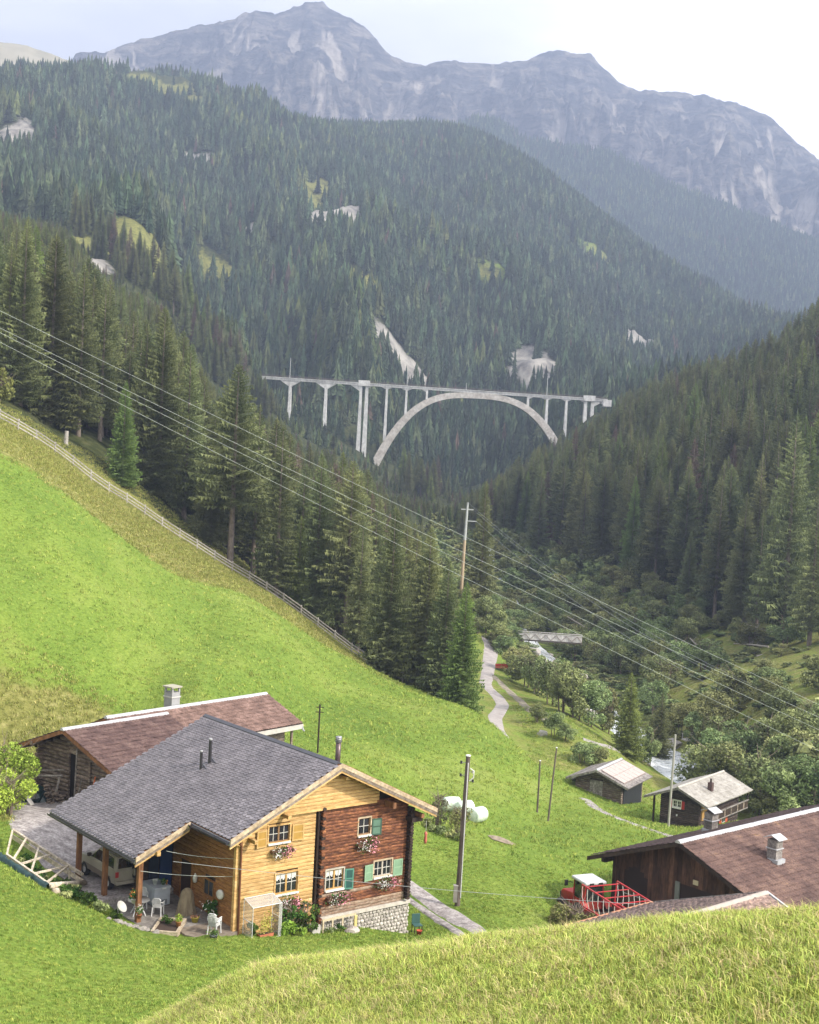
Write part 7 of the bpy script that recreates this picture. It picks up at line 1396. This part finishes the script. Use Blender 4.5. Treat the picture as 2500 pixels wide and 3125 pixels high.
# raised bed
t = thing('raised_bed', 'low timber raised bed at the front edge of the porch', 'planter', hw_(-2.55, 1.7, -.12), HY - .73); tm_ = mat('pale_sleeper', [(.3, (.30, .24, .17)), (.6, (.50, .42, .31))], scale=3, stretch=(1, 1, 3), rough=.9, coord='World', fine=(8, .3))
for z in (.0, .2):
    for p_, q_ in (((-.62, -.95, z), (.62, -.82, z + .17)), ((-.62, .82, z), (.62, .95, z + .17)), ((-.62, -.82, z), (-.5, .82, z + .17)), ((.5, -.82, z), (.62, .82, z + .17))): MB().box(p_, q_).build('sleeper', tm_, t)
MB().box((-.5, -.82, .1), (.5, .82, .30)).build('soil', plain('soil', (.06, .04, .03), 1), t)
pot(-2.25, 1.35, .20, .13, .26, (.60, .30, .12), 'orange terracotta pot with yellow-green leaves in the raised bed', YLEAF, 90, 130, .18, foliage_mat('yellowish_leaves', (.2, .2, .04), (.4, .4, .1)))
hs('bed_plant', -2.45, 2.1, .26, .36, 200, .07, FLEAF, 'leafy green plant in the back of the raised bed', seed=91, z=.18, twig=False)
pot(-1.15, 1.75, .11, .19, .24, (.48, .42, .06), 'yellow-green bowl with dry plants on the porch floor', foliage_mat('dry_plant', (.12, .07, .04), (.22, .13, .07)), 92, 60, .08)
pot(-1.5, -.55, -.02, .17, .30, (.22, .23, .25), 'grey pot with a brown rim and small herbs in front of the white chairs', FLEAF, 93, 110, .14)
pot(-3.75, 2.35, .55, .12, .18, TERRA, 'terracotta pot with red and white blossoms at the foot of the front carport post', FLEAF, 94, 160, .24, PWHT, .05)
pot(-3.55, 3.3, .95, .13, .2, (.70, .68, .66), 'white hanging pot of red and yellow flowers beside the front carport post', FLEAF, 96, 190, .28, mat('petal_orange', [(.4, (.75, .10, .05)), (.6, (.80, .50, .12))], scale=12), .055)
hs('white_flowering_plant', -.35, 1.75, .42, 1.05, 620, .07, FLEAF, 'dark leafy potted plant with white blooms against the porch wall', seed=97, z=.11, twig=False)
leafs('blossom', bpy.data.objects['white_flowering_plant'], (-.1, -.1, .6), .45, .4, .5, 34, .05, PWHT, 98)
t = thing('enamel_basin', 'round white basin hanging on the porch wall near the corner', 'basin', hw_(-.14, 1.35, 1.35), HY + PI / 2 + .2); MB().lathe([(0, .02), (.12, .02), (.21, .10), (.24, .10), (.22, 0), (.13, -.02), (0, -.02)], 18, M=Matrix.Rotation(PI / 2, 4, 'X')).build('basin', WHT, t, True); MB().lathe([(0, .03), (.09, .03), (.09, .05), (0, .05)], 12, M=Matrix.Rotation(PI / 2, 4, 'X')).build('dark_centre', BLK, t)
t = thing('hanging_bag', 'small white bag hanging beside the porch door', 'bag', hw_(-.10, 3.7, 1.75), HY); MB().lathe([(0, -.5), (.09, -.45), (.12, -.25), (.04, -.05), (0, 0)], 10).build('bag', WHT, t, True)
for (a, c, lab) in (((-3.7, 2.5, 2.7), (-.05, .1, 2.55), 'lower washing line strung across the porch front'), ((-2.4, 2.5, 3.45), (-.05, .25, 3.35), 'upper washing line strung across the porch front')): wire('washing_line', [hw_(*a), hw_(*c)], .010, lab, .08)
t = thing('round_wicker_chair', 'round white mesh seat beside the front carport post', 'chair', hw_(-4.35, 3.6, .6), HY + .5); MB().lathe([(0, -.02), (.2, .0), (.27, .08), (.29, .08), (.22, -.03), (0, -.05)], 16, (0, 0, .42), M=Matrix.Rotation(.9, 4, 'X')).build('seat_shell', plain('pale_mesh', (.50, .49, .46)), t, True)
for a in (-.15, .15): MB().tube([(a, -.3, -.1), (a * .6, -.2, .3)], .015, 5).build('leg', WHT, t)
# herb bank below the carport posts
k_ = 0
for u, w, r, h in ((-4.7, 4.2, .42, .6), (-5.0, 5.0, .45, .65), (-5.3, 5.9, .5, .6), (-5.1, 6.8, .42, .5), (-5.6, 6.6, .42, .5), (-5.8, 7.5, .4, .5), (-4.6, 7.4, .35, .45), (-6.3, 8.1, .35, .4), (-4.4, 3.3, .3, .4), (-5.9, 5.5, .35, .4)):
    hs('garden_plant', u, w, r, h, 420, .085, FLEAF if k_ % 3 else LEAF, 'leafy green plant on the bank below the carport', seed=120 + k_, twig=False, group='leafy plants on the bank below the carport'); k_ += 1
# stones edging the lawn
for i in range(16):
    s = i / 15; a = Vector((-4.9, 2.9)).lerp(Vector((-3.4, 1.2)), s); p = hw_(a.x + rnd.uniform(-.1, .1), a.y + rnd.uniform(-.1, .1), 0); boulder(p.x, p.y, rnd.uniform(.10, .19), 'grey stone in the low edging between the lawn and the porch', (.33, .30, .27), group='stones edging the lawn at the porch')
# timber-framed vegetable bed on the left
def veg_frame():
    A = Vector((-18.6, 67.4, 2.55)); B = Vector((-14.9, 66.2, 1.25)); C_ = Vector((-15.2, 61.7, 2.05)); D_ = Vector((-18.4, 63.6, 2.75))
    pts = [hit for hit in (A, B, C_, D_)]
    P = [Vector((p.x, p.y, gz(p.x, p.y) + .22)) for p in (Vector((-19.5, 71.0, 0)), Vector((-15.2, 68.3, 0)), Vector((-15.8, 64.6, 0)), Vector((-18.75, 67.4, 0)))]
    t = thing('timber_garden_frame', 'bed frame of bleached timber beams and braces beside the gravel yard', 'garden frame', P[0]); o = P[0]; P = [p - o for p in P]; bw_ = mat('bleached_beam', [(.3, (.34, .28, .21)), (.6, (.55, .48, .38))], scale=3, rough=.9, coord='World', var=.15, fine=(8, .3))
    def bm_(a, c, w=.12, h=.14, nm='beam'): MB().beam(a, c, w, h).build(nm, bw_, t)
    up_ = Vector((0, 0, .55)); bm_(P[0] + up_, P[1] + up_ * .9); bm_(P[0] + up_ * .4, P[1] + up_ * .3, .07, .22, 'board'); bm_(P[3], P[2]); bm_(P[0] + up_, P[3], .09, .09); 
    for s0, s1 in ((.38, .55), (.55, .3), (.80, .88), (.80, .60)): bm_(P[0].lerp(P[1], s0) + up_ * .9, P[3].lerp(P[2], s1), .09, .09, 'brace')
    bm_(P[0].lerp(P[1], .82) + up_ * .9, P[0].lerp(P[1], .82) - up_ * .6, .09, .09, 'brace'); bm_(P[0].lerp(P[1], .2) + up_, P[3].lerp(P[2], .15), .09, .09, 'brace')
    for z, e in ((.05, 0), (-.22, .2)): MB().tube([P[2] + Vector((-.1 + e, 0, z)), P[1] + Vector((.1 - e, 0, z + .05))], .15, 9).build('log', bw_, t, True)
    return o, P
vo, VP_ = veg_frame()
for i in range(14):
    a, c = rnd.uniform(.1, .9), rnd.uniform(.15, .85); p = vo + VP_[0].lerp(VP_[1], a).lerp(VP_[3].lerp(VP_[2], a), c); shrub('vegetable_plant', p.x, p.y, rnd.uniform(.22, .4), rnd.uniform(.25, .5), 200, .08, FLEAF if i % 3 else LEAF, 'green vegetable plant inside the timber garden frame', 'plant', 200 + i, twig=False, group='vegetables inside the timber garden frame')
m = MB(); g = random.Random(3)
pa = vo + VP_[3] + Vector((-.5, -.5, 0)); pb = vo + VP_[2] + Vector((-.1, -.45, 0)); n = 26; v = []
for i in range(n + 1):
    p = pa.lerp(pb, i / n); z = gz(p.x, p.y)
    for k, (dy, dz) in enumerate(((-.25, .02), (-.12, .22), (.05, .30), (.22, .18), (.32, -.05))): v.append((p.x + g.uniform(-.05, .05), p.y + dy + g.uniform(-.06, .06), z + dz + g.uniform(-.05, .07)))
m.add(v, [(i * 5 + k, i * 5 + k + 1, (i + 1) * 5 + k + 1, (i + 1) * 5 + k) for i in range(n) for k in range(4)]); o = m.build('netting', plain('dark_teal_netting', (.02, .05, .05), .6), smooth=True); tag(o, 'dark teal netting bundled along the lower edge of the timber garden frame', 'netting')
# junk in front of the log barn
def bpos(u, w, z=None): q = Matrix.Translation((-19.93, 82.63, 4.87)) @ Matrix.Rotation(-.67, 4, 'Z') @ Vector((u, w, 0)); return Vector((q.x, q.y, gz(q.x, q.y) if z is None else z))
p = bpos(-2.7, -.3); m = MB(); g = random.Random(5); n = 16; v = []
for i in range(7):
    for k in range(n): a = 6.283 * k / n; rr = (1.0, .98, .9, .72, .5, .25, .02)[i] * (1 + g.uniform(-.12, .12)); v.append((rr * math.cos(a) * 1.2, rr * math.sin(a) * .8, (0, .35, .65, .85, .98, 1.05, 1.08)[i] + g.uniform(-.06, .06)))
m.add(v, [(i * n + k, i * n + (k + 1) % n, (i + 1) * n + (k + 1) % n, (i + 1) * n + k) for i in range(6) for k in range(n)]); o = m.build('tarpaulin_heap', plain('dark_green_tarp', (.012, .035, .035), .35)); o.location = p; tag(o, 'dark green tarpaulin heap in front of the log barn', 'tarpaulin')
a, c = bpos(-3.9, -1.0) + Vector((0, 0, 1.7)), bpos(-.9, -1.3) + Vector((0, 0, .1)); o = MB().beam(a, c, .28, .05).build('leaning_plank', plain('grey_plank', (.38, .36, .33), .85)); tag(o, 'long grey plank leaning in front of the log barn', 'plank')
for i in range(40):
    q = bpos(-1.0 + rnd.uniform(-.7, .7), .35 + rnd.uniform(-.3, .3)); h_ = rnd.uniform(.05, 1.1); o = MB().tube([(-.18, 0, 0), (.18, 0, 0)], rnd.uniform(.05, .09), 6).build('firewood_log', OLDW); o.location = q + Vector((0, 0, h_ * (1 - abs(i % 7 - 3) / 6))); o.rotation_euler = (0, 0, -.67 + rnd.uniform(-.3, .3) + PI / 2); tag(o, 'split log in the firewood heap before the log barn', 'firewood', 'firewood heap before the log barn')
q = bpos(-1.9, -.55); pot(0, 0, 0, .24, .5, (.62, .66, .60), 'white plastic tub among the clutter before the log barn', world=(q.x, q.y, q.z + .35))
q = bpos(2.3, .3); t = thing('orange_tool', 'orange-red shovel leaning on the right side of the log barn front', 'tool', q + Vector((0, 0, .1)), 0); MB().beam((0, 0, 0), (.25, .3, 1.6), .06, .05).build('handle', plain('orange_paint', (.60, .14, .04)), t); MB().box((-.16, -.03, -.1), (.16, .03, .35)).build('blade', plain('orange_paint', (.60, .14, .04)), t)
# manure patch on the meadow
p = (7.19, 91.1); m = MB(); n = 22; v = [(0, 0, .10)]
for ring, hh in ((.55, .10), (1.0, .0)):
    for k in range(n): a = 6.283 * k / n; rr = ring * rnd.uniform(.85, 1.1); xx, yy = p[0] + .95 * rr * math.cos(a), p[1] + .6 * rr * math.sin(a); v.append((xx - p[0], yy - p[1], gz(xx, yy) - gz(*p) + hh + .02))
m.add(v, [(0, 1 + k, 1 + (k + 1) % n) for k in range(n)] + [(1 + k, 1 + n + k, 1 + n + (k + 1) % n, 1 + (k + 1) % n) for k in range(n)]); o = m.build('bare_patch', mat('bare_earth', [(.3, (.14, .11, .08)), (.6, (.30, .25, .18))], scale=3, rough=1, coord='World'), smooth=True); o.location = (p[0], p[1], gz(*p) + .03); o['kind'] = 'structure'
# ---------------------------------------------------------------- air
def haze():
    m = bpy.data.materials.new('haze_air'); m.use_nodes = True; n = m.node_tree.nodes; n.remove(n['Principled BSDF'])
    v = n.new('ShaderNodeVolumePrincipled'); v.inputs['Color'].default_value = (.58, .70, 1.0, 1); v.inputs['Density'].default_value = 2.4e-4; v.inputs['Anisotropy'].default_value = 0.1
    m.node_tree.links.new(v.outputs[0], n['Material Output'].inputs['Volume'])
    b = MB(); b.box((-4200, -60, -60), (4200, 4400, 1500)); o = b.build('haze', m); o['kind'] = 'stuff'
haze()
